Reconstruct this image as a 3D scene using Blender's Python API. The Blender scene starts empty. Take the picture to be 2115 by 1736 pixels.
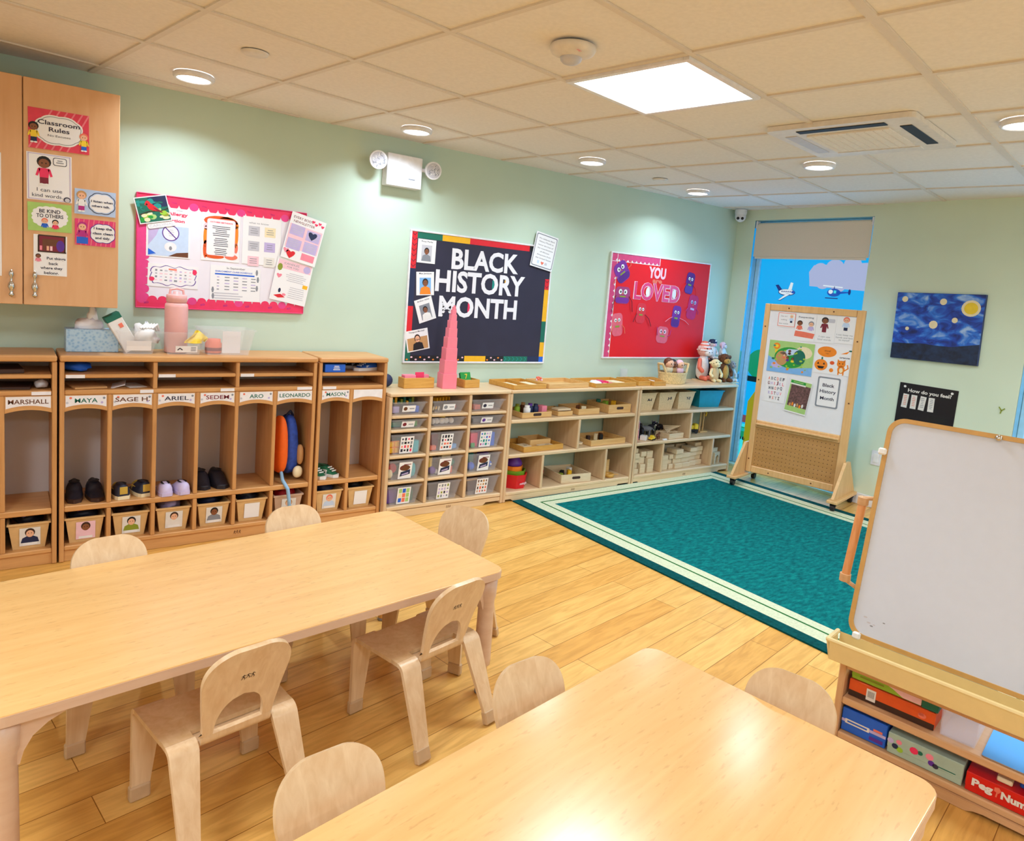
import bpy, bmesh, math, random
from math import sin, cos, pi, radians
from mathutils import Vector, Matrix, Euler
from mathutils.geometry import tessellate_polygon
random.seed(7)
SC = bpy.context.scene
COL = SC.collection

# ------------------------------------------------------------------ camera
cam = bpy.data.cameras.new('camera')
cam.sensor_fit = 'HORIZONTAL'; cam.sensor_width = 36.0
cam.lens = 1434.1 / 2115 * 36.0
cam.shift_x = -2.85 / 2115; cam.shift_y = -100.5 / 2115
cam.clip_start = 0.05
co = bpy.data.objects.new('camera', cam); COL.objects.link(co)
R_ = ((0.808, -0.584, 0.080), (-0.005, -0.143, -0.990), (0.590, 0.799, -0.118))   # right, down, forward
mx = Matrix(((R_[0][0], -R_[1][0], -R_[2][0], -5.537),
             (R_[0][1], -R_[1][1], -R_[2][1], -4.167),
             (R_[0][2], -R_[1][2], -R_[2][2], 1.490), (0, 0, 0, 1)))
loc_, rot_, _s = mx.decompose()
co.location = loc_; co.rotation_euler = rot_.to_euler()
SC.camera = co

# ------------------------------------------------------------------ world + exposure
w = bpy.data.worlds.new('world'); SC.world = w; w.use_nodes = True
w.node_tree.nodes['Background'].inputs[0].default_value = (0.75, 0.85, 1.0, 1)
w.node_tree.nodes['Background'].inputs[1].default_value = 0.6
SC.view_settings.view_transform = 'Standard'
SC.view_settings.look = 'None'
SC.view_settings.gamma = 1.0
SC.view_settings.use_curve_mapping = False
SC.view_settings.exposure = -0.2
PANEL_W = 27.0        # light of one ceiling panel
DOWN_W = 8.0          # light of one downlight
DAY_W = 12.0         # daylight entering through one window
WIN_E = 1.6           # glow of the daylight behind the window film

# ------------------------------------------------------------------ materials
def lin(h):
    h = h.lstrip('#')
    r = []
    for i in (0, 2, 4):
        c = int(h[i:i+2], 16) / 255
        r.append(c / 12.92 if c <= 0.04045 else ((c + 0.055) / 1.055) ** 2.4)
    return (r[0], r[1], r[2], 1)
MATS = {}
def _new(n):
    m = bpy.data.materials.new(n); m.use_nodes = True
    MATS[n] = m
    return m, m.node_tree, m.node_tree.nodes['Principled BSDF']
def plain(n, h, rough=0.5, metal=0.0, spec=0.5, var=0.06, vs=30.0):
    """a colour with a little procedural unevenness"""
    m, t, b = _new(n)
    b.inputs['Roughness'].default_value = rough; b.inputs['Metallic'].default_value = metal
    b.inputs['Specular IOR Level'].default_value = spec
    c = lin(h)
    if var:
        tc = t.nodes.new('ShaderNodeTexCoord'); ns = t.nodes.new('ShaderNodeTexNoise'); rp = t.nodes.new('ShaderNodeValToRGB')
        ns.inputs['Scale'].default_value = vs; ns.inputs['Detail'].default_value = 2
        t.links.new(tc.outputs['Object'], ns.inputs['Vector']); t.links.new(ns.outputs['Fac'], rp.inputs['Fac'])
        rp.color_ramp.elements[0].position = 0.3; rp.color_ramp.elements[1].position = 0.7
        rp.color_ramp.elements[0].color = tuple(x * (1 - var) for x in c[:3]) + (1,)
        rp.color_ramp.elements[1].color = tuple(min(1, x * (1 + var)) for x in c[:3]) + (1,)
        t.links.new(rp.outputs['Color'], b.inputs['Base Color'])
    else:
        b.inputs['Base Color'].default_value = c
    return m
def wood(n, h1, h2, axis='x', scale=1.0, rough=0.4, spec=0.5, stretch=14.0, bump=0.02, fleck=None):
    m, t, b = _new(n)
    b.inputs['Roughness'].default_value = rough; b.inputs['Specular IOR Level'].default_value = spec
    tc = t.nodes.new('ShaderNodeTexCoord'); mp = t.nodes.new('ShaderNodeMapping'); ns = t.nodes.new('ShaderNodeTexNoise'); rp = t.nodes.new('ShaderNodeValToRGB')
    s = [stretch * scale] * 3; s['xyz'.index(axis)] = 1.3 * scale
    mp.inputs['Scale'].default_value = s
    ns.inputs['Scale'].default_value = 3.0; ns.inputs['Detail'].default_value = 5; ns.inputs['Distortion'].default_value = 0.6
    t.links.new(tc.outputs['Object'], mp.inputs['Vector']); t.links.new(mp.outputs[0], ns.inputs['Vector']); t.links.new(ns.outputs['Fac'], rp.inputs['Fac'])
    rp.color_ramp.elements[0].position = 0.3; rp.color_ramp.elements[1].position = 0.72
    rp.color_ramp.elements[0].color = lin(h1); rp.color_ramp.elements[1].color = lin(h2)
    out = rp.outputs['Color']
    if fleck:                                       # short dark maple flecks
        mp2 = t.nodes.new('ShaderNodeMapping'); n2 = t.nodes.new('ShaderNodeTexNoise'); r2 = t.nodes.new('ShaderNodeValToRGB'); mix = t.nodes.new('ShaderNodeMixRGB')
        s2 = [110.0] * 3; s2['xyz'.index(axis)] = 26.0
        mp2.inputs['Scale'].default_value = s2; n2.inputs['Scale'].default_value = 1.0; n2.inputs['Detail'].default_value = 3
        t.links.new(tc.outputs['Object'], mp2.inputs['Vector']); t.links.new(mp2.outputs[0], n2.inputs['Vector']); t.links.new(n2.outputs['Fac'], r2.inputs['Fac'])
        r2.color_ramp.elements[0].position = 0.60; r2.color_ramp.elements[1].position = 0.72
        r2.color_ramp.elements[0].color = (0, 0, 0, 1); r2.color_ramp.elements[1].color = (0.34, 0.34, 0.34, 1)
        mix.inputs[2].default_value = lin(fleck)
        t.links.new(r2.outputs['Color'], mix.inputs[0]); t.links.new(out, mix.inputs[1]); out = mix.outputs[0]
    t.links.new(out, b.inputs['Base Color'])
    if bump:
        bp = t.nodes.new('ShaderNodeBump'); bp.inputs['Strength'].default_value = bump; bp.inputs['Distance'].default_value = 0.01
        t.links.new(ns.outputs['Fac'], bp.inputs['Height']); t.links.new(bp.outputs[0], b.inputs['Normal'])
    return m
def glow(n, h, e):
    m, t, b = _new(n)
    b.inputs['Base Color'].default_value = (0, 0, 0, 1)
    b.inputs['Emission Color'].default_value = lin(h); b.inputs['Emission Strength'].default_value = e
    b.inputs['Roughness'].default_value = 0.4
    return m
def clear(n, h, mixf, rough=0.12):
    """thin see-through plastic: mostly transparent with a milky gloss"""
    m, t, b = _new(n)
    b.inputs['Base Color'].default_value = lin(h); b.inputs['Roughness'].default_value = rough
    tr = t.nodes.new('ShaderNodeBsdfTransparent'); mix = t.nodes.new('ShaderNodeMixShader')
    mix.inputs[0].default_value = mixf
    t.links.new(tr.outputs[0], mix.inputs[1]); t.links.new(b.outputs[0], mix.inputs[2])
    t.links.new(mix.outputs[0], t.nodes['Material Output'].inputs[0])
    return m
PAL = dict(white='#f2f0f0', paper='#f3eef3', offwhite='#e9e4e0', black='#15131a', ink='#2e2b45', grey='#8a8d98', lgrey='#c9c7d2', red='#e0182a', crimson='#ee2f62',
    pink='#f48aa0', lpink='#f7c9d6', hotpink='#e8408c', magenta='#b92585', purple='#5b2a9a', lilac='#c3b3e2', navy='#17264f', blue='#1d63d8', sky='#7fb6ee', lblue='#c6d9f6',
    teal='#0f8f88', green='#1d9a3c', dgreen='#0d6b58', lime='#9cc83c', lgreen='#a9cf7c', yellow='#f7d234', gold='#f4b70e', orange='#f58a1e', dorange='#e2571c',
    brown='#6a3b20', dbrown='#3b2016', tan='#c79560', cream='#f3e2bc', skin='#f0b896', skin2='#8a5234', maroon='#7c1730', olive='#8d9a2c', aqua='#3fb9c9', salmon='#f0785f')
def M(n):
    if n not in MATS:
        plain(n, PAL[n], 0.55, var=0.04)
    return MATS[n]

# ------------------------------------------------------------------ mesh builder
_tx = {}
def text_mesh(s, bold):
    k = (s, bold)
    if k not in _tx:
        cu = bpy.data.curves.new('t', 'FONT'); cu.body = s; cu.size = 1.0; cu.resolution_u = 3
        cu.align_x = 'LEFT'; cu.offset = bold
        ob = bpy.data.objects.new('t', cu)
        me = bpy.data.meshes.new_from_object(ob)
        vs = [(v.co.x, v.co.y) for v in me.vertices]; fs = [tuple(p.vertices) for p in me.polygons]
        x0 = min(v[0] for v in vs); x1 = max(v[0] for v in vs); y0 = min(v[1] for v in vs); y1 = max(v[1] for v in vs)
        _tx[k] = ([(x - x0, y - y0) for x, y in vs], fs, x1 - x0, y1 - y0)
        bpy.data.objects.remove(ob); bpy.data.curves.remove(cu); bpy.data.meshes.remove(me)
    return _tx[k]
class MB:
    def __init__(s): s.v = []; s.f = []; s.mi = []; s.sm = []; s.ms = []
    def m(s, n):
        if n not in s.ms: s.ms.append(n)
        return s.ms.index(n)
    def add(s, V, F, m, T=None, smooth=False):
        o = len(s.v); k = s.m(m)
        s.v += [tuple(T @ Vector(v)) if T is not None else tuple(v) for v in V]
        for f in F:
            s.f.append([i + o for i in f]); s.mi.append(k); s.sm.append(smooth)
        return s
    def frombm(s, bm, m, T=None, smooth=False):
        bm.verts.ensure_lookup_table()
        for i, v in enumerate(bm.verts): v.index = i
        s.add([v.co[:] for v in bm.verts], [[v.index for v in f.verts] for f in bm.faces], m, T, smooth); bm.free(); return s
    def box(s, c, sz, m, bev=0.0, T=None, seg=1):
        x, y, z = (a / 2 for a in sz)
        if not bev:
            V = [(c[0]+i*x, c[1]+j*y, c[2]+k*z) for i in (-1, 1) for j in (-1, 1) for k in (-1, 1)]
            return s.add(V, [(0,1,3,2),(4,6,7,5),(0,4,5,1),(2,3,7,6),(0,2,6,4),(1,5,7,3)], m, T)
        bm = bmesh.new(); bmesh.ops.create_cube(bm, size=1.0, matrix=Matrix.Translation(c) @ Matrix.Diagonal((sz[0], sz[1], sz[2], 1)))
        bmesh.ops.bevel(bm, geom=list(bm.edges), offset=min(bev, min(sz) * 0.45), segments=seg, affect='EDGES', profile=0.5)
        return s.frombm(bm, m, T)
    def bx(s, x0, x1, y0, y1, z0, z1, m, bev=0.0, T=None, seg=1):
        return s.box(((x0+x1)/2, (y0+y1)/2, (z0+z1)/2), (abs(x1-x0), abs(y1-y0), abs(z1-z0)), m, bev, T, seg)
    def cyl(s, a, b, r, m, r1=None, n=16, caps=True, smooth=True):
        a = Vector(a); b = Vector(b); d = (b - a).normalized(); q = d.to_track_quat('Z', 'Y').to_matrix()
        r1 = r if r1 is None else r1
        V = []
        for P, rr in ((a, r), (b, r1)):
            for i in range(n):
                V.append(P + q @ Vector((rr*cos(2*pi*i/n), rr*sin(2*pi*i/n), 0)))
        s.add(V, [(i, (i+1) % n, n+(i+1) % n, n+i) for i in range(n)], m, None, smooth)
        if caps: s.add(V, [tuple(range(n))[::-1], tuple(range(n, 2*n))], m)
        return s
    def sph(s, c, r, m, T=None, n=14, k=9):
        if not hasattr(r, '__len__'): r = (r, r, r)
        V = []; F = []
        for j in range(k + 1):
            th = pi * j / k
            for i in range(n):
                ph = 2*pi*i/n; V.append((c[0]+r[0]*sin(th)*cos(ph), c[1]+r[1]*sin(th)*sin(ph), c[2]+r[2]*cos(th)))
        for j in range(k):
            for i in range(n): F.append((j*n+i, (j+1)*n+i, (j+1)*n+(i+1) % n, j*n+(i+1) % n))
        return s.add(V, F, m, T, True)
    def lathe(s, prof, m, c=(0, 0, 0), n=24, T=None, smooth=True):
        V = []; F = []
        for r, z in prof:
            for i in range(n): V.append((c[0]+r*cos(2*pi*i/n), c[1]+r*sin(2*pi*i/n), c[2]+z))
        for j in range(len(prof)-1):
            for i in range(n): F.append((j*n+i, j*n+(i+1) % n, (j+1)*n+(i+1) % n, (j+1)*n+i))
        return s.add(V, F, m, T, smooth)
    def prism(s, poly, z0, z1, m, T=None):
        n = len(poly); V = [(x, y, z0) for x, y in poly] + [(x, y, z1) for x, y in poly]
        tri = tessellate_polygon([[Vector((x, y, 0)) for x, y in poly]])
        F = [tuple(t) for t in tri] + [tuple(i + n for i in t) for t in tri] + [(i, (i+1) % n, n+(i+1) % n, n+i) for i in range(n)]
        return s.add(V, F, m, T)
    def flat(s, poly, z, m, T=None):
        tri = tessellate_polygon([[Vector((x, y, 0)) for x, y in poly]])
        return s.add([(x, y, z) for x, y in poly], [tuple(t) for t in tri], m, T)
    def rect(s, cx, cy, w, h, z, m, rot=0, T=None):
        c, q = cos(rot), sin(rot)
        return s.flat([(cx + c*a*w/2 - q*b*h/2, cy + q*a*w/2 + c*b*h/2) for a, b in ((-1,-1),(1,-1),(1,1),(-1,1))], z, m, T)
    def disc(s, cx, cy, rx, ry, z, m, n=18, a0=0, a1=2*pi, T=None):
        return s.flat([(cx+rx*cos(a0+(a1-a0)*i/n), cy+ry*sin(a0+(a1-a0)*i/n)) for i in range(n if a1-a0 > 6.28 else n+1)], z, m, T)
    def line(s, pts, wd, z, m, T=None):
        for (x0, y0), (x1, y1) in zip(pts, pts[1:]):
            d = Vector((x1-x0, y1-y0)); L = d.length
            if L < 1e-6: continue
            nx, ny = -d.y/L*wd/2, d.x/L*wd/2; ex, ey = d.x/L*wd*.25, d.y/L*wd*.25
            s.add([(x0-ex+nx, y0-ey+ny, z), (x0-ex-nx, y0-ey-ny, z), (x1+ex-nx, y1+ey-ny, z), (x1+ex+nx, y1+ey+ny, z)], [(0,1,2,3)], m, T)
        return s
    def text(s, t, x, y, h, m, z, w=None, bold=0.0, rot=0.0, T=None, al='c'):
        vs, fs, tw, th = text_mesh(t, bold)
        capH = text_mesh('H', bold)[3]
        k = h / capH; kx = (w / tw) if w else k
        ox = -tw/2 if al == 'c' else 0
        # keep the baseline: descenders hang below
        desc = 0.2 * capH if any(c in 'gjpqy' for c in t) else 0
        c, q = cos(rot), sin(rot)
        V = []
        for a, b in vs:
            a2 = (a + ox) * kx; b2 = (b - desc) * k - h/2
            V.append((x + c*a2 - q*b2, y + q*a2 + c*b2, z))
        return s.add(V, fs, m, T)
    def tube(s, pts, r, m, n=8):
        pts = [Vector(p) for p in pts]
        for a, b in zip(pts, pts[1:]):
            if (b-a).length > 1e-6: s.cyl(a, b, r, m, n=n, caps=False)
        for p in pts: s.sph(p, r, m, n=n, k=6)
        return s
    def sheet(s, rows, m, T=None, smooth=True):
        n = len(rows[0]); V = [p for r in rows for p in r]
        return s.add(V, [(j*n+i, j*n+i+1, (j+1)*n+i+1, (j+1)*n+i) for j in range(len(rows)-1) for i in range(n-1)], m, T, smooth)
    def tub(s, wt, dt, wb, db, h, t, m, rim=0.006, c=(0, 0, 0)):
        """open tapered tub, base centred on c"""
        def ring(a, b, z): return [(c[0]-a/2, c[1]-b/2, c[2]+z), (c[0]+a/2, c[1]-b/2, c[2]+z), (c[0]+a/2, c[1]+b/2, c[2]+z), (c[0]-a/2, c[1]+b/2, c[2]+z)]
        R = [ring(wb, db, 0), ring(wt, dt, h-rim*1.5), ring(wt+2*rim, dt+2*rim, h-rim*1.5), ring(wt+2*rim, dt+2*rim, h), ring(wt-2*t, dt-2*t, h), ring(wb-2*t, db-2*t, t)]
        V = [p for r in R for p in r]; F = [(3, 2, 1, 0)]
        for j in range(5):
            for i in range(4): F.append((j*4+i, j*4+(i+1) % 4, (j+1)*4+(i+1) % 4, (j+1)*4+i))
        F.append((20, 21, 22, 23))
        return s.add(V, F, m)
    def build(s, name, parent=None, loc=(0, 0, 0), rot=None, solid=0.0, off=0.0, sub=0, bev=0.0):
        me = bpy.data.meshes.new(name)
        me.from_pydata(s.v, [], s.f)
        for n in s.ms: me.materials.append(M(n))
        me.polygons.foreach_set('material_index', s.mi); me.polygons.foreach_set('use_smooth', s.sm)
        bm = bmesh.new(); bm.from_mesh(me)
        if sub or solid: bmesh.ops.remove_doubles(bm, verts=bm.verts, dist=1e-6)
        bmesh.ops.recalc_face_normals(bm, faces=bm.faces); bm.to_mesh(me); bm.free(); me.update()
        o = bpy.data.objects.new(name, me); COL.objects.link(o)
        o.location = loc
        if rot is not None: o.rotation_euler = rot
        if parent is not None: o.parent = parent
        if solid:
            d = o.modifiers.new('solid', 'SOLIDIFY'); d.thickness = solid; d.offset = off
            e = o.modifiers.new('split', 'EDGE_SPLIT'); e.split_angle = radians(42)
        if bev:
            d = o.modifiers.new('bevel', 'BEVEL'); d.width = bev; d.segments = 2; d.limit_method = 'ANGLE'
        if sub:
            d = o.modifiers.new('sub', 'SUBSURF'); d.levels = sub; d.render_levels = sub
        return o
def tag(o, label=None, cat=None, group=None, kind=None):
    if label: o['label'] = label
    if cat: o['category'] = cat
    if group: o['group'] = group
    if kind: o['kind'] = kind
    return o
def thing(name, label, cat, loc=(0, 0, 0), rot=(0, 0, 0), group=None):
    o = bpy.data.objects.new(name, None); COL.objects.link(o)
    o.empty_display_size = 0.05
    o.location = loc; o.rotation_euler = rot if hasattr(rot, '__len__') else (0, 0, rot)
    return tag(o, label, cat, group)
def dup(o, loc, rot=None, label=None, parent=None, scale=None):
    c = o.copy(); COL.objects.link(c)
    if parent is None:
        c.location = loc
        if rot is not None: c.rotation_euler = rot if hasattr(rot, '__len__') else (0, 0, rot)
        if scale is not None: c.scale = (scale,) * 3 if not hasattr(scale, '__len__') else scale
        if label: c['label'] = label
    else: c.parent = parent
    for k in o.children: dup(k, None, parent=c)
    return c
def struct(name, mb, **k): return tag(mb.build(name, **k), kind='structure')
def rrect(w, h, r, n=5, cx=0, cy=0):
    P = []
    for sx, sy, a in ((1, 1, 0), (-1, 1, pi/2), (-1, -1, pi), (1, -1, 3*pi/2)):
        for i in range(n+1):
            t = a + pi/2*i/n
            P.append((cx + sx*(w/2-r) + r*cos(t), cy + sy*(h/2-r) + r*sin(t)))
    return P
# ------------------------------------------------------------------ surfaces
def mat_floor():
    m, t, b = _new('floor_planks')
    b.inputs['Roughness'].default_value = 0.32; b.inputs['Specular IOR Level'].default_value = 0.35
    tc = t.nodes.new('ShaderNodeTexCoord'); mp = t.nodes.new('ShaderNodeMapping'); br = t.nodes.new('ShaderNodeTexBrick')
    mp.inputs['Rotation'].default_value = (0, 0, -0.17); mp.inputs['Location'].default_value = (0.3, 0.02, 0)
    t.links.new(tc.outputs['Object'], mp.inputs[0]); t.links.new(mp.outputs[0], br.inputs[0])
    br.inputs['Scale'].default_value = 1.0; br.inputs['Brick Width'].default_value = 1.22; br.inputs['Row Height'].default_value = 0.128
    br.inputs['Mortar Size'].default_value = 0.0016; br.inputs['Mortar Smooth'].default_value = 0.4; br.inputs['Bias'].default_value = 0.0
    br.offset = 0.37
    br.inputs['Color1'].default_value = lin('#dfa552'); br.inputs['Color2'].default_value = lin('#efbd6c'); br.inputs['Mortar'].default_value = lin('#9a6425')
    mp2 = t.nodes.new('ShaderNodeMapping'); mp2.inputs['Scale'].default_value = (1.6, 13, 1); ns = t.nodes.new('ShaderNodeTexNoise')
    ns.inputs['Scale'].default_value = 2.2; ns.inputs['Detail'].default_value = 6; ns.inputs['Distortion'].default_value = 1.6
    t.links.new(mp.outputs[0], mp2.inputs[0]); t.links.new(mp2.outputs[0], ns.inputs['Vector'])
    rp = t.nodes.new('ShaderNodeValToRGB'); rp.color_ramp.elements[0].position = 0.36; rp.color_ramp.elements[1].position = 0.62
    rp.color_ramp.elements[0].color = (0.66, 0.58, 0.44, 1); rp.color_ramp.elements[1].color = (1, 1, 1, 1)
    t.links.new(ns.outputs['Fac'], rp.inputs[0])
    mix = t.nodes.new('ShaderNodeMixRGB'); mix.blend_type = 'MULTIPLY'; mix.inputs[0].default_value = 0.55
    t.links.new(br.outputs['Color'], mix.inputs[1]); t.links.new(rp.outputs['Color'], mix.inputs[2]); t.links.new(mix.outputs[0], b.inputs['Base Color'])
def mat_rug():
    m, t, b = _new('rug_teal')
    b.inputs['Roughness'].default_value = 0.95; b.inputs['Specular IOR Level'].default_value = 0.1
    tc = t.nodes.new('ShaderNodeTexCoord'); mp = t.nodes.new('ShaderNodeMapping'); ns = t.nodes.new('ShaderNodeTexNoise'); rp = t.nodes.new('ShaderNodeValToRGB')
    mp.inputs['Scale'].default_value = (9, 24, 1); mp.inputs['Rotation'].default_value = (0, 0, 0.55)
    ns.inputs['Scale'].default_value = 2.0; ns.inputs['Detail'].default_value = 6; ns.inputs['Roughness'].default_value = 0.65
    t.links.new(tc.outputs['Object'], mp.inputs[0]); t.links.new(mp.outputs[0], ns.inputs['Vector']); t.links.new(ns.outputs['Fac'], rp.inputs[0])
    rp.color_ramp.elements[0].position = 0.3; rp.color_ramp.elements[1].position = 0.72
    rp.color_ramp.elements[0].color = lin('#024a4d'); rp.color_ramp.elements[1].color = lin('#0e8a82')
    e = rp.color_ramp.elements.new(0.5); e.color = lin('#05686a')
    t.links.new(rp.outputs['Color'], b.inputs['Base Color'])
mat_floor(); mat_rug()
plain('wall_mint', '#c6d9c8', 0.6, var=0.02, vs=3)
plain('wall_sage', '#d9e7d2', 0.6, var=0.02, vs=3)
plain('ceiling_tile', '#efe7e0', 0.9, spec=0.1, var=0.03, vs=60)
plain('ceiling_bar', '#e2d6ca', 0.6, var=0.02)
plain('rug_cream', '#ccd0b0', 0.95, spec=0.1, var=0.1, vs=90)
plain('rug_dark', '#05494a', 0.95, spec=0.1, var=0.25, vs=60)
plain('rug_line', '#2b6a35', 0.95, spec=0.1)
plain('white_metal', '#eceaf0', 0.35)
plain('vent_white', '#e4dcd6', 0.5)
plain('chrome', '#c9c6c2', 0.18, 1.0)
plain('brass', '#c9a070', 0.22, 1.0)
plain('dark', '#0c0a10', 0.6)
plain('rubber', '#17151c', 0.5)
plain('board_cork', '#e9e3ee', 0.8)
wood('beech', '#c98f56', '#dca468', 'x', 1.0, 0.4)          # lockers, horizontal grain
wood('beech_v', '#c58a52', '#d89f64', 'z', 1.0, 0.4)
wood('cab_wood', '#dba678', '#e2b184', 'z', 1.0, 0.42, stretch=9)
wood('maple', '#dcb98e', '#e9cba4', 'x', 1.0, 0.36)
wood('maple_v', '#d5b088', '#e2c29a', 'z', 1.0, 0.4)
wood('maple_y', '#d5b088', '#e2c29a', 'y', 1.0, 0.4)
wood('table_top', '#e7b370', '#f1c17e', 'x', 0.8, 0.22, spec=0.8, fleck='#b98a52', bump=0.004)
wood('table_edge', '#d8b49a', '#e0c0a8', 'x', 1.0, 0.35)
wood('chair_ply', '#dcb78c', '#ebcda6', 'z', 1.2, 0.34)
wood('ply_back', '#cfa878', '#dcba90', 'z', 1.2, 0.34)
wood('frame_wood', '#e0ae72', '#edbf86', 'z', 1.0, 0.4)
wood('tray_wood', '#d9a765', '#e6bb7c', 'x', 2.0, 0.45)
wood('oak_tray', '#c9903a', '#dba550', 'x', 2.0, 0.45)
wood('pale_block', '#dcbf98', '#ead2b0', 'x', 2.0, 0.5)
plain('locker_back', '#cfc4c2', 0.6, var=0.03, vs=4)
plain('bin_beige', '#dcb27a', 0.45)
plain('cap_tan', '#c9a780', 0.55)

plain('wall_plain', '#e9eee6', 0.6, var=.02, vs=3)
# ------------------------------------------------------------------ room shell: x <= 0, y <= 0, z up, corner of the two far walls at the origin
H = 2.37; X0 = -8.4; Y0 = -6.8
struct('floor', MB().bx(X0, 0.4, Y0, 0.15, -0.06, 0, 'floor_planks'))
struct('ceiling', MB().bx(X0, 0.4, Y0, 0.15, H+0.008, H+0.06, 'ceiling_tile'))
struct('wall_back', MB().bx(X0, 0.0, 0.0, 0.12, 0, H+0.008, 'wall_mint'))
struct('wall_left', MB().bx(X0-0.1, X0, Y0, 0.12, 0, H+0.008, 'wall_plain'))
struct('wall_front', MB().bx(X0, 0.0, Y0-0.1, Y0, 0, H+0.008, 'wall_plain'))
# right wall with two tall windows
W1 = (-1.283, -0.19); W2 = (-3.60, -2.43); WZ = (0.02, 2.285); TH = 0.16
wr = MB()
for a, b in ((Y0, W2[0]), (W2[1], W1[0]), (W1[1], 0.12)): wr.bx(0, TH, a, b, 0, H+0.008, 'wall_sage')
for a, b in (W1, W2):
    wr.bx(0, TH, a, b, WZ[1], H+0.008, 'wall_sage'); wr.bx(0, TH, a, b, 0, WZ[0], 'wall_sage')
struct('wall_right', wr)
struct('baseboard_right', MB().bx(-0.012, -0.0005, W2[1], W1[0], 0.001, 0.09, 'white_metal', 0.003))
struct('baseboard_back', MB().bx(X0, -0.03, -0.012, -0.0005, 0.001, 0.09, 'white_metal', 0.003))
# ceiling grid: turned 9.7 degrees against the walls
TH_G = 0.16967; GO = (-4.9622, -1.3959); GS = 0.6096
def grid(a, b): return (GO[0] + GS*(cos(TH_G)*a - sin(TH_G)*b), GO[1] + GS*(sin(TH_G)*a + cos(TH_G)*b))
g = MB()
def bar(p, d, dz=0, x0=X0+0.002, x1=-0.002, y0=Y0+0.002, y1=-0.002, wd=0.024):
    t0, t1 = -1e9, 1e9
    for o, v, lo, hi in ((p[0], d[0], x0+0.02, x1-0.02), (p[1], d[1], y0+0.02, y1-0.02)):
        a, b = (lo-o)/v, (hi-o)/v
        t0 = max(t0, min(a, b)); t1 = min(t1, max(a, b))
    if t1 - t0 < 0.05: return
    c = ((p[0]+d[0]*(t0+t1)/2), (p[1]+d[1]*(t0+t1)/2), H+0.0045+dz)
    g.box((0, 0, 0), (t1-t0, wd, 0.007), 'ceiling_bar', T=Matrix.Translation(c) @ Matrix.Rotation(math.atan2(d[1], d[0]), 4, 'Z'))
for i in range(-6, 12): bar(grid(i, 0), (-sin(TH_G), cos(TH_G)))
for j in range(-10, 5): bar(grid(0, j), (cos(TH_G), sin(TH_G)), dz=-.0006, wd=0.032 if j == -3 else 0.024)
struct('trim_1', g)

# ------------------------------------------------------------------ windows: printed film lit by daylight behind it, aluminium frames, roller blinds
glow('film_sky', '#00b4ff', WIN_E*0.62); glow('film_cloud', '#b9c6ee', WIN_E*0.55); glow('film_white', '#e6f6ff', WIN_E*0.6); glow('film_blue', '#0a5fd0', WIN_E*0.5)
glow('film_green', '#0fae7a', WIN_E*0.45); glow('film_dark', '#03303a', WIN_E*0.3); glow('film_maroon', '#8a5568', WIN_E*0.45); glow('film_olive', '#a9a80c', WIN_E*0.5)
glow('film_teal', '#0cc4c0', WIN_E*0.55); glow('film_cyan', '#3ae6f2', WIN_E*0.62); glow('film_navy', '#0b3a9a', WIN_E*0.4)
plain('alu', '#a8d8f2', 0.3, 0.0); plain('reflector_metal', '#bfe4f6', 0.14, 0.9, var=0)
RW = radians(-90)
def wallrot(ang, rot=0.0): return (Matrix.Rotation(ang, 3, 'Z') @ Matrix.Rotation(pi/2, 3, 'X') @ Matrix.Rotation(rot, 3, 'Z')).to_euler()
def make_window(n, y0, y1, mural):
    # local frame: x to the right seen from the room (= -y), y up, z out into the room
    wc = (y0+y1)/2; ww = y1-y0
    fr = MB(); zf = 0.0
    for a, b, c, d in ((-ww/2+.002, -ww/2+0.045, WZ[0]+.002, WZ[1]-.002), (ww/2-0.045, ww/2-.002, WZ[0]+.002, WZ[1]-.002), (-ww/2+0.045, ww/2-0.045, WZ[1]-0.047, WZ[1]-.002), (-ww/2+0.045, ww/2-0.045, WZ[0]+.002, WZ[0]+0.047)):
        fr.bx(a, b, c, d, -0.03, 0.025, 'alu', 0.004)
    o = tag(fr.build('window_%d' % n, loc=(0.105, wc, 0), rot=wallrot(RW)), kind='structure')
    for sg in (-1, 1): MB().bx(sg*(ww/2-.0015)-.0012, sg*(ww/2-.0015)+.0012, WZ[0]+.003, WZ[1]-.003, .0255, .1035, 'reflector_metal').build('jamb_reflector', o)  # mirror-like liners added so the reveals pick up the film's blue
    f = MB().bx(-ww/2+0.04, ww/2-0.04, WZ[0]+0.04, WZ[1]-0.04, -0.012, 0.0, 'film_sky')
    if mural: mural(f, ww)
    l = bpy.data.lights.new('daylight', 'AREA'); l.shape = 'RECTANGLE'; l.size = ww-.14; l.size_y = 1.7; l.energy = DAY_W; l.color = (.16, .54, 1.0)
    lo = bpy.data.objects.new('daylight', l); COL.objects.link(lo); lo.parent = o; lo.location = (0, 1.02, .012); lo.rotation_euler = (pi, 0, 0)
    f.build('window_film', o)
    return o
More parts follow.
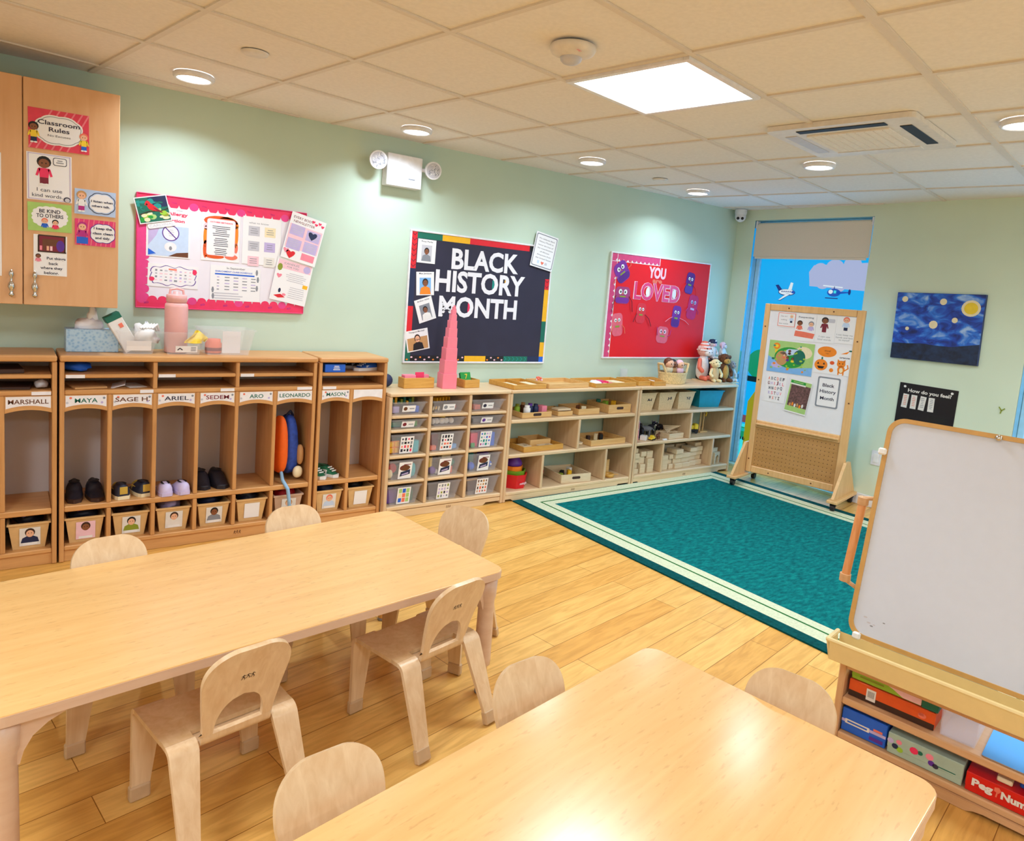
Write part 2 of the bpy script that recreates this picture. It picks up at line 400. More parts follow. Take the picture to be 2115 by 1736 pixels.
def mural1(f, ww):
    # u = -(y) measured from the window's centre
    U = lambda y: -y + (W1[0]+W1[1])/2
    z = 0.001
    cl = [(U(-0.74), 1.72), (U(-1.25), 1.70), (U(-1.25), 1.93), (U(-0.76), 1.90), (U(-0.72), 1.84), (U(-0.735), 1.76)]
    f.flat(cl, z, 'film_cloud')
    for y, h, r in ((-0.82, 1.885, .035), (-0.95, 1.90, .05), (-1.1, 1.92, .05), (-0.86, 1.735, .035), (-1.0, 1.72, .04)): f.disc(U(y), h, r*1.5, r, z+.0006, 'film_cloud')
    # airplane
    px, pz = U(-0.53), 1.655
    f.disc(px, pz, .085, .030, z+.001, 'film_navy'); f.disc(px, pz+.002, .078, .025, z+.0015, 'film_white')
    f.flat([(px-.075, pz), (px-.12, pz+.06), (px-.09, pz+.065), (px-.045, pz+.02)], z+.001, 'film_navy')
    f.flat([(px+.0, pz-.01), (px-.08, pz-.075), (px-.05, pz-.075), (px+.04, pz-.015)], z+.002, 'film_navy'); f.flat([(px+.0, pz-.012), (px-.075, pz-.072), (px-.055, pz-.070), (px+.035, pz-.016)], z+.0025, 'film_white')
    f.flat([(px+.01, pz+.02), (px+.03, pz+.09), (px+.055, pz+.085), (px+.045, pz+.016)], z+.001, 'film_white')
    for i in range(5): f.disc(px-.045+.02*i, pz+.006, .006, .007, z+.003, 'film_navy', n=8)
    f.disc(px+.065, pz+.004, .02, .012, z+.003, 'film_blue')
    # helicopter
    hx, hz = U(-0.97), 1.675
    f.disc(hx, hz, .06, .034, z+.002, 'film_blue'); f.flat([(hx+.03, hz+.01), (hx+.13, hz+.012), (hx+.13, hz+.002), (hx+.03, hz-.012)], z+.002, 'film_blue')
    f.disc(hx-.028, hz+.006, .02, .018, z+.003, 'film_white'); f.rect(hx+.01, hz+.006, .022, .024, z+.003, 'film_cyan')
    f.line([(hx-.10, hz+.055), (hx+.07, hz+.045)], .010, z+.002, 'film_white'); f.line([(hx, hz+.03), (hx, hz+.05)], .008, z+.002, 'film_navy')
    f.line([(hx-.07, hz-.048), (hx+.04, hz-.048)], .008, z+.002, 'film_navy'); f.disc(hx+.135, hz+.01, .012, .025, z+.002, 'film_navy', n=8)
    # lower scene: tree, track, train, hills
    f.disc(U(-0.36), 0.98, .15, .14, z+.0015, 'film_green', n=26)
    f.rect(U(-0.30), 0.835, .30, .05, z+.002, 'film_dark')
    f.flat([(U(-0.40), 0.04+.1), (U(-0.27), 0.14), (U(-0.27), 0.62), (U(-0.33), 0.72), (U(-0.46), 0.76), (U(-0.6), 0.7), (U(-0.6), 0.14)], z+.003, 'film_olive')
    f.rect(U(-0.24), 0.45, .2, .07, z+.0015, 'film_maroon')
    f.rect(U(-0.24), 0.22, .2, .36, z+.001, 'film_cyan')
    f.rect(U(-0.25), 0.32, .08, .10, z+.002, 'film_green'); f.rect(U(-0.25), 0.345, .05, .03, z+.003, 'film_teal')
    for y in (-0.23, -0.27): f.disc(U(y), 0.262, .018, .018, z+.003, 'film_dark', n=10)
make_window(1, W1[0], W1[1], mural1)
make_window(2, W2[0], W2[1], None)
plain('blind_cloth', '#e6dccc', 0.8, var=0.03, vs=200)
def blind(label, y0, y1, drop):
    t = thing('roller_blind', label, 'blind', (0.032, (y0+y1)/2, WZ[1]), (0, 0, RW))
    ww = y1-y0
    MB().cyl((-ww/2+.03, 0, -.04), (ww/2-.03, 0, -.04), .019, 'blind_cloth', n=14).build('roller', t)
    b = MB().bx(-ww/2+.012, ww/2-.012, -.0205, -.0185, -drop+.02, -.04, 'blind_cloth').build('blind_fabric', t)
    MB().bx(-ww/2+.03, ww/2-.03, -.024, -.014, -drop, -drop+.022, 'blind_cloth', .003).build('hem_bar', b)
    for sx in (-1, 1): MB().bx(sx*(ww/2-.014)-.008, sx*(ww/2-.014)+.008, -.024, .02, -.068, -.004, 'white_metal', .002).build('bracket', t)
blind('beige roller blind a third lowered over the window behind the rolling display board', W1[0], W1[1], 0.345)
blind('beige roller blind of the blue window at the right edge, mostly out of frame', W2[0], W2[1], 0.345)

# ------------------------------------------------------------------ rug
rg = thing('area_rug', 'large teal rug with double cream border stripes on the wood floor', 'rug', (-2.652, -0.372, 0.001), 0.0187)
RWD, RL = 2.27, 3.05
f = MB(); f.bx(0, RWD, -RL, 0, 0, 0.008, 'rug_dark')
def ringband(m, a, b, z, ab=None):
    A = ab or a
    pass
def frame_band(f, l, t, wd, z, m):
    # band of width wd starting l in from the sides and t in from the top/bottom
    for x0, x1, y0, y1 in ((l, l+wd, -RL+t, -t), (RWD-l-wd, RWD-l, -RL+t, -t), (l+wd, RWD-l-wd, -t-wd, -t), (l+wd, RWD-l-wd, -RL+t, -RL+t+wd)):
        f.add([(x0, y0, z), (x1, y0, z), (x1, y1, z), (x0, y1, z)], [(0, 1, 2, 3)], m)
frame_band(f, 0.075, 0.016, 0.088, 0.0086, 'rug_cream')
frame_band(f, 0.163, 0.104, 0.014, 0.0086, 'rug_line')
frame_band(f, 0.177, 0.118, 0.062, 0.0086, 'rug_cream')
x0, y1 = 0.239, -0.18
f.add([(x0, -RL+.18, .0086), (RWD-x0, -RL+.18, .0086), (RWD-x0, y1, .0086), (x0, y1, .0086)], [(0, 1, 2, 3)], 'rug_teal')
f.build('rug_pile', rg)
# ------------------------------------------------------------------ ceiling fixtures
glow('lamp_white', '#fffaf2', 8.0)
def arealight(parent, name, size, power, shape='DISK', z=0.0, col=(.74, .88, 1.0), spread=150):
    l = bpy.data.lights.new(name, 'AREA'); l.shape = shape; l.size = size; l.energy = power; l.color = col; l.spread = radians(spread)
    o = bpy.data.objects.new(name, l); COL.objects.link(o); o.parent = parent; o.location = (0, 0, z)
def panel(a, b, label):
    x, y = grid(a, b)
    t = thing('ceiling_panel_light', label, 'ceiling light', (x, y, H), TH_G)
    fr = MB(); s = GS-0.028
    for c, sz in (((0, s/2-.012, 0), (s, .024, .014)), ((0, -s/2+.012, 0), (s, .024, .014)), ((s/2-.012, 0, 0), (.024, s-.05, .014)), ((-s/2+.012, 0, 0), (.024, s-.05, .014))): fr.box((c[0], c[1], -.003), sz, 'white_metal')
    fr.build('frame', t)
    MB().box((0, 0, 0.001), (s-.05, s-.05, .008), 'lamp_white').build('diffuser', t)
    arealight(t, 'lamp', s-.06, PANEL_W, 'SQUARE', -0.012, col=(.74, .88, 1.0), spread=170)
panel(2.5, -1.5, 'square white ceiling panel light, the big bright one above the tables')
panel(-1.5, -5.5, 'unseen square ceiling panel added behind the camera for fill light')  # this panel and the ones below are unseen, added as fill light
panel(5.5, -5.5, 'unseen square ceiling panel added near the second window to brighten the right wall')
panel(2.5, -8.0, 'unseen square ceiling panel added at the end of the room behind the camera for fill light')
panel(-2.5, -1.5, 'unseen square ceiling panel added over the left end of the room for fill light')
panel(-4.5, -4.5, 'unseen square ceiling panel added in the left rear of the room to soften shadows')
panel(5.5, -8.0, 'unseen square ceiling panel added in the right rear of the room for fill light')
def downlight(x, y, label):
    t = thing('downlight', label, 'ceiling light', (x, y, H), group='round downlights in the ceiling')
    MB().lathe([(.085, 0.006), (.092, 0.0), (.092, -.012), (.084, -.020), (.076, -.020), (.072, -.014)], 'white_metal', n=32).build('trim_ring', t)
    MB().lathe([(.0, -.019), (.05, -.0185), (.074, -.016)], 'lamp_white', n=32).build('lens', t)
    arealight(t, 'lamp', .14, DOWN_W, 'DISK', -0.024, col=(.74, .88, 1.0), spread=140)
for x, y, l in ((-4.81, -.437, 'round white downlight nearest the wall cabinet'), (-3.583, -.37, 'round downlight in front of the twin-head emergency light'), (-2.40, -.60, 'round downlight left of the small pale ceiling disc above the red board'),
        (-1.10, -.418, 'small round downlight nearest the security camera corner'), (-1.602, -1.74, 'round downlight between the air-conditioning vent and the window'), (-2.02, -2.92, 'round downlight cut by the right edge of the picture'), (-7.56, -3.11, 'unseen round downlight added at the far left end for a whiteboard highlight')):  # last entry is unseen, added to put a highlight on the whiteboard
    downlight(x, y, l)
for x, y, l in ((-4.697, -1.046, 'pale round ceiling cover plate near the cabinet end'), (-1.643, -.511, 'small pale round ceiling cover plate above the red board')):
    tag(MB().lathe([(0, -.006), (.035, -.006), (.052, -.003), (.055, 0.004)], 'vent_white', n=28).build('sprinkler_cover', loc=(x, y, H)), l, 'sprinkler cover', group='round cover plates in the ceiling')
# smoke / motion sensor
t = thing('smoke_detector', 'round ceiling sensor with a domed lens, left of the bright panel', 'smoke detector', (-3.885, -2.13, H), 0.3)
MB().lathe([(.062, .004), (.082, -.002), (.084, -.012), (.078, -.024), (.06, -.032), (.036, -.036), (.0, -.036)], 'vent_white', n=32).build('housing', t)
MB().lathe([(.04, -.036), (.038, -.046), (.028, -.055), (.012, -.060), (0, -.061)], 'lgrey', n=20, c=(.01, .012, 0)).build('lens', t)
f = MB(); f.text('FIRE', 0, 0, .010, 'crimson', 0, T=Matrix.Translation((-.04, -.052, -.0335)) @ Matrix.Rotation(pi, 4, 'X')); f.build('red_print', t)
# air conditioning cassette
t = thing('air_conditioner', 'square white ceiling air-conditioning cassette with dark slots', 'air conditioner', (*grid(4.33, -2.2), H), TH_G-0.03)
b = MB(); S = .335
b.prism(rrect(2*S, 2*S, .03), -.018, .006, 'vent_white')
b.build('panel', t)
gq = MB(); gq.prism(rrect(.38, .38, .01), -.026, -.0185, 'ceiling_tile')
for i in range(9): gq.box((0, -.16+.04*i, -.027), (.36, .003, .002), 'ceiling_bar')
gq.build('intake_grille', t)
for i, mm in enumerate(('dark', 'dark', 'vent_white', 'lgrey')):
    a = i*pi/2 + pi
    c = (cos(a)*.262, sin(a)*.262, -.0195)
    n_ = MB(); n_.box((0, 0, 0), (.05 if mm == 'dark' else .06, .40, .004), mm, .001, T=Matrix.Translation(c) @ Matrix.Rotation(a, 4, 'Z'))
    n_.build('air_slot' if mm == 'dark' else 'louvre', t)
# dome camera in the corner
t = thing('security_camera', 'small white twin-lens dome camera in the ceiling corner', 'camera', (-.09, -.09, H))
MB().lathe([(.052, .004), (.055, -.02), (.05, -.045)], 'white_metal', n=24).build('base', t)
MB().sph((0, 0, -.058), (.05, .05, .05), 'white_metal').build('dome', t)
for k in (-1, 1):
    d = Vector((-.79, -.56, -.35)).normalized(); sd = Vector((.58, -.81, 0))
    p = Vector((0, 0, -.062)) + d*.043 + sd*.019*k
    MB().cyl(p, p + d*.010, .0125, 'dark', n=14).build('lens', t)
# twin-head emergency light on the back wall
t = thing('emergency_light', 'white emergency light with two round lamp heads high on the wall', 'emergency light', (-3.495, -.001, 2.17))
MB().bx(-.122, .122, -.075, -.001, -.098, .098, 'white_metal', .006, seg=2).build('housing', t)
f = MB(); f.rect(0, 0, .045, .008, 0, 'grey', T=Matrix.Translation((.05, -.0756, -.045)) @ Matrix.Rotation(pi/2, 4, 'X')); f.build('maker_print', t)
for k, zz in ((-1, .035), (1, .03)):
    p0 = Vector((k*.123, -.045, zz)); p1 = Vector((k*.145, -.055, zz)); cc = Vector((k*.192, -.075, zz+.004))
    h = MB(); d = Vector((-.25*k*0 - .1, -1, -.12)).normalized()
    h.cyl(cc - d*.028, cc + d*.012, .030, 'white_metal', r1=.055, n=26); h.cyl(cc + d*.012, cc + d*.026, .056, 'white_metal', n=26)
    o = h.build('lamp_head', t)
    MB().cyl(p0, p1 + Vector((k*.01, 0, 0)), .012, 'white_metal', n=12).build('swivel', t)
    q = d.to_track_quat('Z', 'Y').to_matrix().to_4x4(); T = Matrix.Translation(cc + d*.0265) @ q
    l = MB(); l.disc(0, 0, .047, .047, .0002, 'lgrey', n=24, T=T)
    random.seed(3 if k < 0 else 4)
    for i in range(20):
        a = random.random()*6.28; r = .040*math.sqrt(random.random()); an = random.random()*3.1
        l.line([(r*cos(a)-.007*cos(an), r*sin(a)-.007*sin(an)), (r*cos(a)+.007*cos(an), r*sin(a)+.007*sin(an))], .004, .0006+.00003*i, 'grey' if i % 3 else 'white', T=T)
    l.build('lens', o)
# ------------------------------------------------------------------ upper wall cabinet
def logo(mb, x, y, s, z, T, m='brown'):
    """little burnt-in mark: three running children"""
    for i, k in enumerate((-1, 0, 1)):
        cx = x + k*s*.62; cy = y + (0.06*s if k == 0 else 0)
        mb.disc(cx+.05*s, cy+.42*s, .11*s, .11*s, z, m, n=8, T=T)
        mb.line([(cx, cy+.28*s), (cx-.04*s, cy)], .13*s, z, m, T)
        mb.line([(cx-.26*s, cy+.12*s), (cx, cy+.24*s), (cx+.28*s, cy+.18*s)], .08*s, z, m, T)
        mb.line([(cx-.3*s, cy-.32*s), (cx-.04*s, cy), (cx+.16*s, cy-.16*s), (cx+.12*s, cy-.4*s)], .09*s, z, m, T)
FRONT = lambda x, y, z: Matrix.Translation((x, y, z)) @ Matrix.Rotation(pi/2, 4, 'X')
t = thing('wall_cabinet', 'light wood upper wall cabinet with posters on its doors', 'cabinet', (0, 0, 0))
MB().bx(-6.22, -5.103, -.31, -.001, 1.245, 2.233, 'cab_wood').build('body', t)
for x0, x1, hx in ((-5.473, -5.103, -5.432), (-5.846, -5.477, -5.518), (-6.22, -5.85, -5.89)):
    d = MB().bx(x0, x1, -.332, -.3105, 1.243, 2.233, 'cab_wood', .002).build('door', t)
    if hx != -5.89 or True:
        h = MB()
        h.lathe([(.0, 0), (.008, .004), (.011, .012), (.006, .02), (.007, .03), (.014, .045), (.012, .058), (.005, .07), (.004, .085), (.010, .098), (.008, .112), (.0, .122)], 'chrome', n=12, c=(hx, -.348, 1.275))
        h.cyl((hx, -.333, 1.29), (hx, -.348, 1.29), .005, 'brass'); h.cyl((hx, -.333, 1.383), (hx, -.348, 1.383), .005, 'brass')
        h.build('handle', d)

# ------------------------------------------------------------------ lockers
LF, LB = -.33, -.015
names = {}
def card_poly(x0, x1, zt, sag_lo, sag_mid, n=10):
    P = [(x0, zt), (x1, zt)]
    for i in range(n+1):
        u = 1 - 2*i/n
        P.append(((x0+x1)/2 + u*(x1-x0)/2, sag_lo + (sag_mid-sag_lo)*(1-u*u)))
    return P[::-1]
def locker(label, x0, x1, div, full, cards):
    t = thing('cubby_locker', label, 'locker', ((x0+x1)/2, 0, 0), 0, 'wooden coat lockers along the wall')
    ox = (x0+x1)/2; th = .020
    X = lambda v: v - ox
    for a in (x0, x1-th): MB().bx(X(a), X(a+th), LF, LB, .001, .982, 'beech_v', .003).build('side_panel', t)
    MB().bx(X(x0), X(x1), LF-.012, LB, .983, 1.012, 'beech', .008, seg=2).build('top_panel', t)
    MB().bx(X(x0+th), X(x1-th), LB-.014, LB-.002, .08, .982, 'locker_back').build('back_panel', t)
    for a, b in ((.823, .846), (.250, .278), (.057, .079)): MB().bx(X(x0+th+.0005), X(x1-th-.0005), LF+.002, LB-.015, a, b, 'beech', .004).build('shelf', t)
    k = MB().bx(X(x0+th+.0005), X(x1-th-.0005), LF+.012, LF+.03, .001, .0565, 'beech')
    if len(div) > 1: logo(k, 0, 0, .022, .0005, FRONT(.21 if len(div) > 3 else 0, LF+.0115, .03))
    k.build('kick_board', t)
    edges = [x0+th/2] + list(div) + [x1-th/2]
    fl = [x0+th/2] + [d for d in div if d in full] + [x1-th/2]
    for a, b in zip(fl, fl[1:]):
        s = MB().bx(X(a+th/2+.0005), X(b-th/2-.0005), LF+.002, LB-.015, .903, .922, 'beech', .004); s.build('letter_shelf', t)
    for d in div:
        f = MB()
        if d in full: f.bx(X(d-th/2), X(d+th/2), LF+.002, LB-.015, .8465, .982, 'beech_v', .003)
        f.bx(X(d-th/2), X(d+th/2), LF+.002, LB-.015, .2785, .8225, 'beech_v', .003); f.bx(X(d-th/2), X(d+th/2), LF+.002, LB-.015, .0795, .2495, 'beech_v', .003)
        f.build('divider', t)
    for i, (a, b) in enumerate(zip(edges, edges[1:])):
        a2, b2 = a+th/2+.0005, b-th/2-.0005
        r = MB().prism(card_poly(X(a2), X(b2), .8225, .742, .757), 0, .016, 'beech', T=FRONT(0, LF+.020, 0)).build('arch_rail', t)
        if i < len(cards) and cards[i] is not None:
            nm, cm = cards[i]
            c = MB(); zz = .0004
            T = FRONT(0, LF+.0035, 0)
            c.prism(card_poly(X(a2)+.004, X(b2)-.004, .819, .763, .777), 0, .0008, 'paper', T=T)
            cx = X((a2+b2)/2); wd = b2-a2
            if nm:
                c.text(nm, cx, .795, .021, cm, .0012, w=min(wd*.86, .0205*len(nm)+.012), bold=.014, T=T)
                for sx, sy, mm in ((-.44, .785, 'lgrey'), (-.36, .808, 'salmon'), (.42, .806, 'grey'), (.37, .784, 'lilac')):
                    if len(nm) < 8: c.disc(cx+sx*wd, sy, .006, .006, .0011, mm, n=7, T=T)
            tag(c.build('name_card', r), 'printed white name card' if nm else 'blank white card')
    # small paper strips on the shelf edges
    for a, b, zz in (strips.get(label, ())):
        MB().bx(X(a), X(b), LF-.0012, LF+.0015, zz-.008, zz+.008, 'paper').build('edge_label', t)
    return t
LAB1 = 'wooden coat locker at the far left under the wall cabinet'
LAB2 = 'long six-compartment wooden coat locker under the white and pink notice board'
LAB3 = 'narrow two-compartment wooden coat locker beside the clear bin unit'
strips = {LAB1: ((-5.445, -5.37, .834),), LAB2: ((-5.312, -5.235, .912), (-5.0, -4.94, .834), (-4.918, -4.84, .912), (-4.62, -4.55, .834), (-4.52, -4.45, .912), (-4.21, -4.125, .834)), LAB3: ((-4.06, -3.98, .834),)}
locker(LAB1, -6.18, -5.346, [-5.973, -5.763, -5.556], [-5.763], [('', 'ink'), ('', 'ink'), ('', 'ink'), ('MARSHALL', 'brown')])
locker(LAB2, -5.337, -4.098, [-5.130, -4.932, -4.732, -4.534, -4.331], [-4.932, -4.534], [('MAYA', 'dgreen'), ('SAGE H.', 'brown'), ('ARIEL', 'ink'), ('SEDEM', 'maroon'), ('ARO', 'dgreen'), ('LEONARDO', 'dgreen')])
locker(LAB3, -4.086, -3.658, [-3.882], [], [('MASON', 'dgreen'), ('', 'ink')])

# ------------------------------------------------------------------ low shelf units
SF, SB = -.37, -.012
def carcass(name, label, x0, x1, group=None):
    t = thing(name, label, 'shelf', ((x0+x1)/2, 0, 0), 0, group)
    ox = (x0+x1)/2; X = lambda v: v-ox
    MB().bx(X(x0)-.0, X(x1)+.0, SF-.008, SB, .776, .800, 'maple', .007, seg=2).build('top_panel', t)
    for a in (x0, x1-.022): MB().bx(X(a), X(a+.022), SF, SB, .001, .7755, 'maple_v', .003).build('side_panel', t)
    w2 = (x1-x0)/2 - .0225
    k = MB(); T = FRONT(0, SF+.022, 0)
    k.prism([(-w2, .018), (-w2+.05, .018), (-w2+.075, .001), (w2-.14, .001), (w2-.115, .020), (w2, .020), (w2, .046), (-w2, .046)], 0, .016, 'maple', T=T)
    logo(k, .02, .026, .020, .0165, T)
    k.build('kick_board', t)
    return t, X
# clear drawer unit
UX0, UX1 = -3.652, -2.7395
LABC = 'pale wood storage unit with fifteen clear plastic bins'
t, X = carcass('bin_unit', LABC, UX0, UX1)
cd = (-3.360, -3.061)
for d in cd: MB().bx(X(d-.011), X(d+.011), SF+.001, SB-.012, .0755, .7755, 'maple_v', .003).build('divider', t)
MB().bx(X(UX0+.0225), X(UX1-.0225), SB-.011, SB-.001, .05, .7755, 'maple').build('back_panel', t)
cols = ((UX0+.022, cd[0]-.011), (cd[0]+.011, cd[1]-.011), (cd[1]+.011, UX1-.022))
rows = ((.657, .775), (.567, .638), (.402, .549), (.238, .383), (.075, .219))
MB().bx(X(UX0+.0225), X(UX1-.0225), SF+.001, SB-.012, .050, .075, 'maple', .004).build('shelf', t)
for a, b in cols:
    for z0, z1 in ((.638, .657), (.549, .567), (.383, .402), (.219, .238)): MB().bx(X(a)+.0005, X(b)-.0005, SF+.002, SB-.012, z0, z1, 'maple', .004).build('shelf', t)
# open shelf units
def openunit(label, x0, x1, mid, bot, rail=None):
    t, X = carcass('open_shelf', label, x0, x1, 'open wooden shelf units by the rug')
    for z0, z1 in ((.563, .588), (.315, .340), (.046, .070)): MB().bx(X(x0+.0225), X(x1-.0225), SF+.001, SB, z0, z1, 'maple', .005).build('shelf', t)
    for d in mid: MB().bx(X(d-.011), X(d+.011), SF+.002, SB, .3405, .5625, 'maple_v', .003).build('divider', t)
    for d in bot: MB().bx(X(d-.011), X(d+.011), SF+.002, SB, .0705, .3145, 'maple_v', .003).build('divider', t)
    return t
openunit('open maple shelf unit with wooden trays beside the clear bin unit', -2.738, -1.474, [-2.078], [-2.402, -1.772])
openunit('open maple shelf unit with canvas bins in the corner by the window', -1.466, -.212, [-.800], [-1.120, -.470])
# ------------------------------------------------------------------ tables
def make_table():
    t = thing('activity_table', 'x', 'table')
    L, Wd, h = 1.524, .762, .480
    MB().prism(rrect(L, Wd, .045), h-.030, h, 'table_top').build('tabletop', t, bev=.003)
    MB().prism(rrect(L+.002, Wd+.002, .046), h-.0285, h-.0035, 'table_edge').build('edge_band', t)
    for sx in (-1, 1):
        for sy in (-1, 1):
            cx, cy = sx*(L/2-.045), sy*(Wd/2-.045)
            l = MB(); l.lathe([(0, h-.0305), (.036, h-.0305), (.034, h-.10), (.029, h-.12), (.0315, .14), (.031, .115), (.026, .110)], 'table_edge', n=20, c=(cx, cy, 0))
            o = l.build('leg', t)
            MB().lathe([(.0255, .112), (.022, .109), (.021, .05), (.018, .012), (.0, .011)], 'frame_wood', n=16, c=(cx, cy, 0)).build('leg_insert', o)
            MB().lathe([(0, .0115), (.019, .0115), (.020, .001), (0, .001)], 'grey', n=14, c=(cx, cy, 0)).build('foot', o)
            br = MB(); P = [(0, 0), (.135, 0), (.12, -.018), (.085, -.032), (.055, -.055), (.038, -.085), (.03, -.115), (0, -.115)]
            for ang in (0 if sx < 0 else pi, pi/2 if sy < 0 else -pi/2):
                br.prism(P, -.014, .014, 'table_edge', T=Matrix.Translation((cx, cy, h-.031)) @ Matrix.Rotation(ang, 4, 'Z') @ Matrix.Rotation(pi/2, 4, 'X'))
            br.build('corner_bracket', o)
    return t
def place_table(o, corner, ang, label):
    # corner = right-hand far corner of the top (local +x, +y)
    L, Wd = 1.524, .762
    c, s = cos(ang), sin(ang)
    o.location = (corner[0] - (c*L/2 - s*Wd/2), corner[1] - (s*L/2 + c*Wd/2), 0); o.rotation_euler = (0, 0, ang); o['label'] = label
T1 = make_table()
T2 = dup(T1, (0, 0, 0))
A1, A2 = radians(6.8), radians(9.4)
place_table(T1, (-4.165, -1.485), A1, 'long wooden activity table in front of the coat lockers')
place_table(T2, (-4.003, -2.875), A2, 'wooden activity table nearest the camera, with bright light reflections')
for o in (T1, T2): o['group'] = 'low wooden activity tables'

# ------------------------------------------------------------------ chairs (front = +y)
def make_chair():
    t = thing('child_chair', 'x', 'chair')
    zs = .275; YR, YF = -.105, .100          # where the rear and front legs start to bend
    s = MB(); rows = []
    for y in (YF, .07, .03, -.03, -.075):
        hw = .172 + .008*(y+.1)/.2
        rows.append([(hw*u, y, zs) for u in (-1, -.62, -.3, 0, .3, .62, 1)])
    s.sheet(rows, 'ply_back')
    for sg in (-1, 1):
        s.sheet([[(sg*x, -.075, zs) for x in (.172, .135, .100)], [(sg*x, YR, zs) for x in (.172, .135, .102)]], 'ply_back')
    s.build('seat', t, solid=.013, off=0)
    def leg(sx, front):
        m = MB(); rows = []
        y0, yf = (YF, .118) if front else (YR, -.232)
        d = 1 if front else -1
        r = .022 if front else .030
        tilt = pi/2 if front else radians(63)
        path = [(y0, zs)]
        for k in range(1, 7):
            a = tilt*k/6; path.append((y0 + d*r*sin(a), zs - r*(1-cos(a))))
        yb, zb = path[-1]
        for k in range(1, 7): path.append((yb + (yf-yb)*k/6, zb + (.022 - zb)*k/6))
        n = len(path)
        for i, (y, z) in enumerate(path):
            u = max(0, (i-6)/(n-7)) if i > 6 else 0
            o0, o1 = (.180, .181) if front else (.172, .174)
            outer = o0 + (o1-o0)*u; wdt = (.080 if front else .073)*(1-u) + .046*u
            rows.append([(sx*outer, y, z), (sx*(outer-wdt/2), y, z), (sx*(outer-wdt), y, z)])
        m.sheet(rows, 'chair_ply'); o = m.build('leg', t, solid=.013, off=0)
        c = MB(); c.box((0, 0, 0), (.054, .023, .044), 'cap_tan', .004, T=Matrix.Translation((sx*(o1-.023), yf - (0 if front else -.004), .0235)) @ Matrix.Rotation(0 if front else -.36, 4, 'X'))
        c.build('foot_cap', o)
    for sx in (-1, 1):
        leg(sx, True); leg(sx, False)
    b = MB()
    V0, V1, VT = .100, .205, .358      # opening bottom, opening top, sheet top
    def P(x, v):
        if v < .055: y, z = -.050 - v, zs - .015
        elif v < .09:
            a = (v-.055)/.035*pi/2; y = -.105 - .022*sin(a); z = zs - .015 + .022*(1-cos(a))
        else:
            q = v-.09; y = -.127 - .25*q - .32*q*q; z = zs + .007 + q*.98
        if v > .09: y += .35*x*x*min(1, (v-.09)/.1)
        return (x, y, z)
    def hw(v):
        a = .094
        if v > .12: a += .021*min(1, (v-.12)/.14)
        r = .085
        if v > VT-r:
            q = (v-(VT-r))/r; a -= .085*(1-math.sqrt(max(0, 1-q**2.3)))
        return a
    def hole(v):
        q = (v-V0)/(V1-V0); return .066*math.sqrt(max(0, 1-max(0, q)**2.3))
    def half(v, inner, sg, n=6): return [P(sg*(hw(v) + (inner-hw(v))*i/n), v) for i in range(n+1)]
    for sg in (-1, 1):
        b.sheet([half(v, 0, sg) for v in (0, .03, .055, .064, .073, .082, .09, V0)], 'chair_ply')
        b.sheet([half(v, hole(v), sg) for v in [V0 + (V1-V0)*i/12 for i in range(13)]], 'chair_ply')
        hi = [V1 + (VT-V1)*(1-(1-i/18)**1.5) for i in range(19)]; hi[-1] = VT-.0005
        b.sheet([half(v, 0, sg) for v in hi], 'chair_ply')
    o = b.build('backrest', t, solid=.013, off=0)
    k = MB(); v = .262; pc = P(0, v)
    logo(k, 0, 0, .020, 0, Matrix.Translation((pc[0], pc[1]-.0078, pc[2])) @ Matrix.Rotation(pi/2 + .24, 4, 'X'), 'dbrown')
    k.build('burnt_mark', o)
    return t
CH = make_chair()
def chair(i, x, y, ang, label):
    o = CH if i == 0 else dup(CH, (x, y, .0005))
    o.location = (x, y, .0005); o.rotation_euler = (0, 0, radians(ang)); o['label'] = label; o['group'] = 'wooden child chairs at the two tables'
chair(0, -4.392, -2.180, 12, 'wooden chair pushed under the near right corner of the long table')
chair(1, -5.069, -2.270, 9.5, 'wooden chair seen from behind at the middle of the long table')
chair(2, -5.235, -1.765, 187, 'wooden chair on the locker side of the long table, at its left')
chair(3, -4.590, -1.678, 184, 'wooden chair on the locker side of the long table, in front of the red bag')
chair(4, -4.121, -1.860, 120, 'wooden chair at the right-hand end of the long table')
chair(5, -5.009, -3.160, 184, 'wooden chair at the left of the near table, its back closest to the camera')
chair(6, -4.450, -3.075, 184, 'wooden chair on the far side of the near table, by its far corner')
chair(7, -4.068, -3.315, 106, 'wooden chair between the near table and the whiteboard easel')
# ------------------------------------------------------------------ poster helpers
def fig(f, x, y, s, z, skin='skin', hair='dbrown', top='red', leg='navy', full=True):
    """a small printed cartoon child"""
    f.disc(x, y+.30*s, .20*s, .19*s, z, hair, n=14); f.disc(x, y+.25*s, .155*s, .15*s, z+.0002, skin, n=14)
    for k in (-1, 1): f.disc(x+k*.055*s, y+.26*s, .02*s, .026*s, z+.0004, 'dark', n=6)
    f.flat([(x-.12*s, y-.2*s), (x+.12*s, y-.2*s), (x+.15*s, y+.10*s), (x-.15*s, y+.10*s)], z+.0001, top)
    for k in (-1, 1): f.line([(x+k*.14*s, y+.06*s), (x+k*.2*s, y-.14*s)], .07*s, z+.0001, top)
    if full:
        f.flat([(x-.12*s, y-.4*s), (x+.12*s, y-.4*s), (x+.12*s, y-.2*s), (x-.12*s, y-.2*s)], z+.0001, leg)
        for k in (-1, 1): f.disc(x+k*.07*s, y-.43*s, .075*s, .04*s, z+.0003, 'white', n=8)
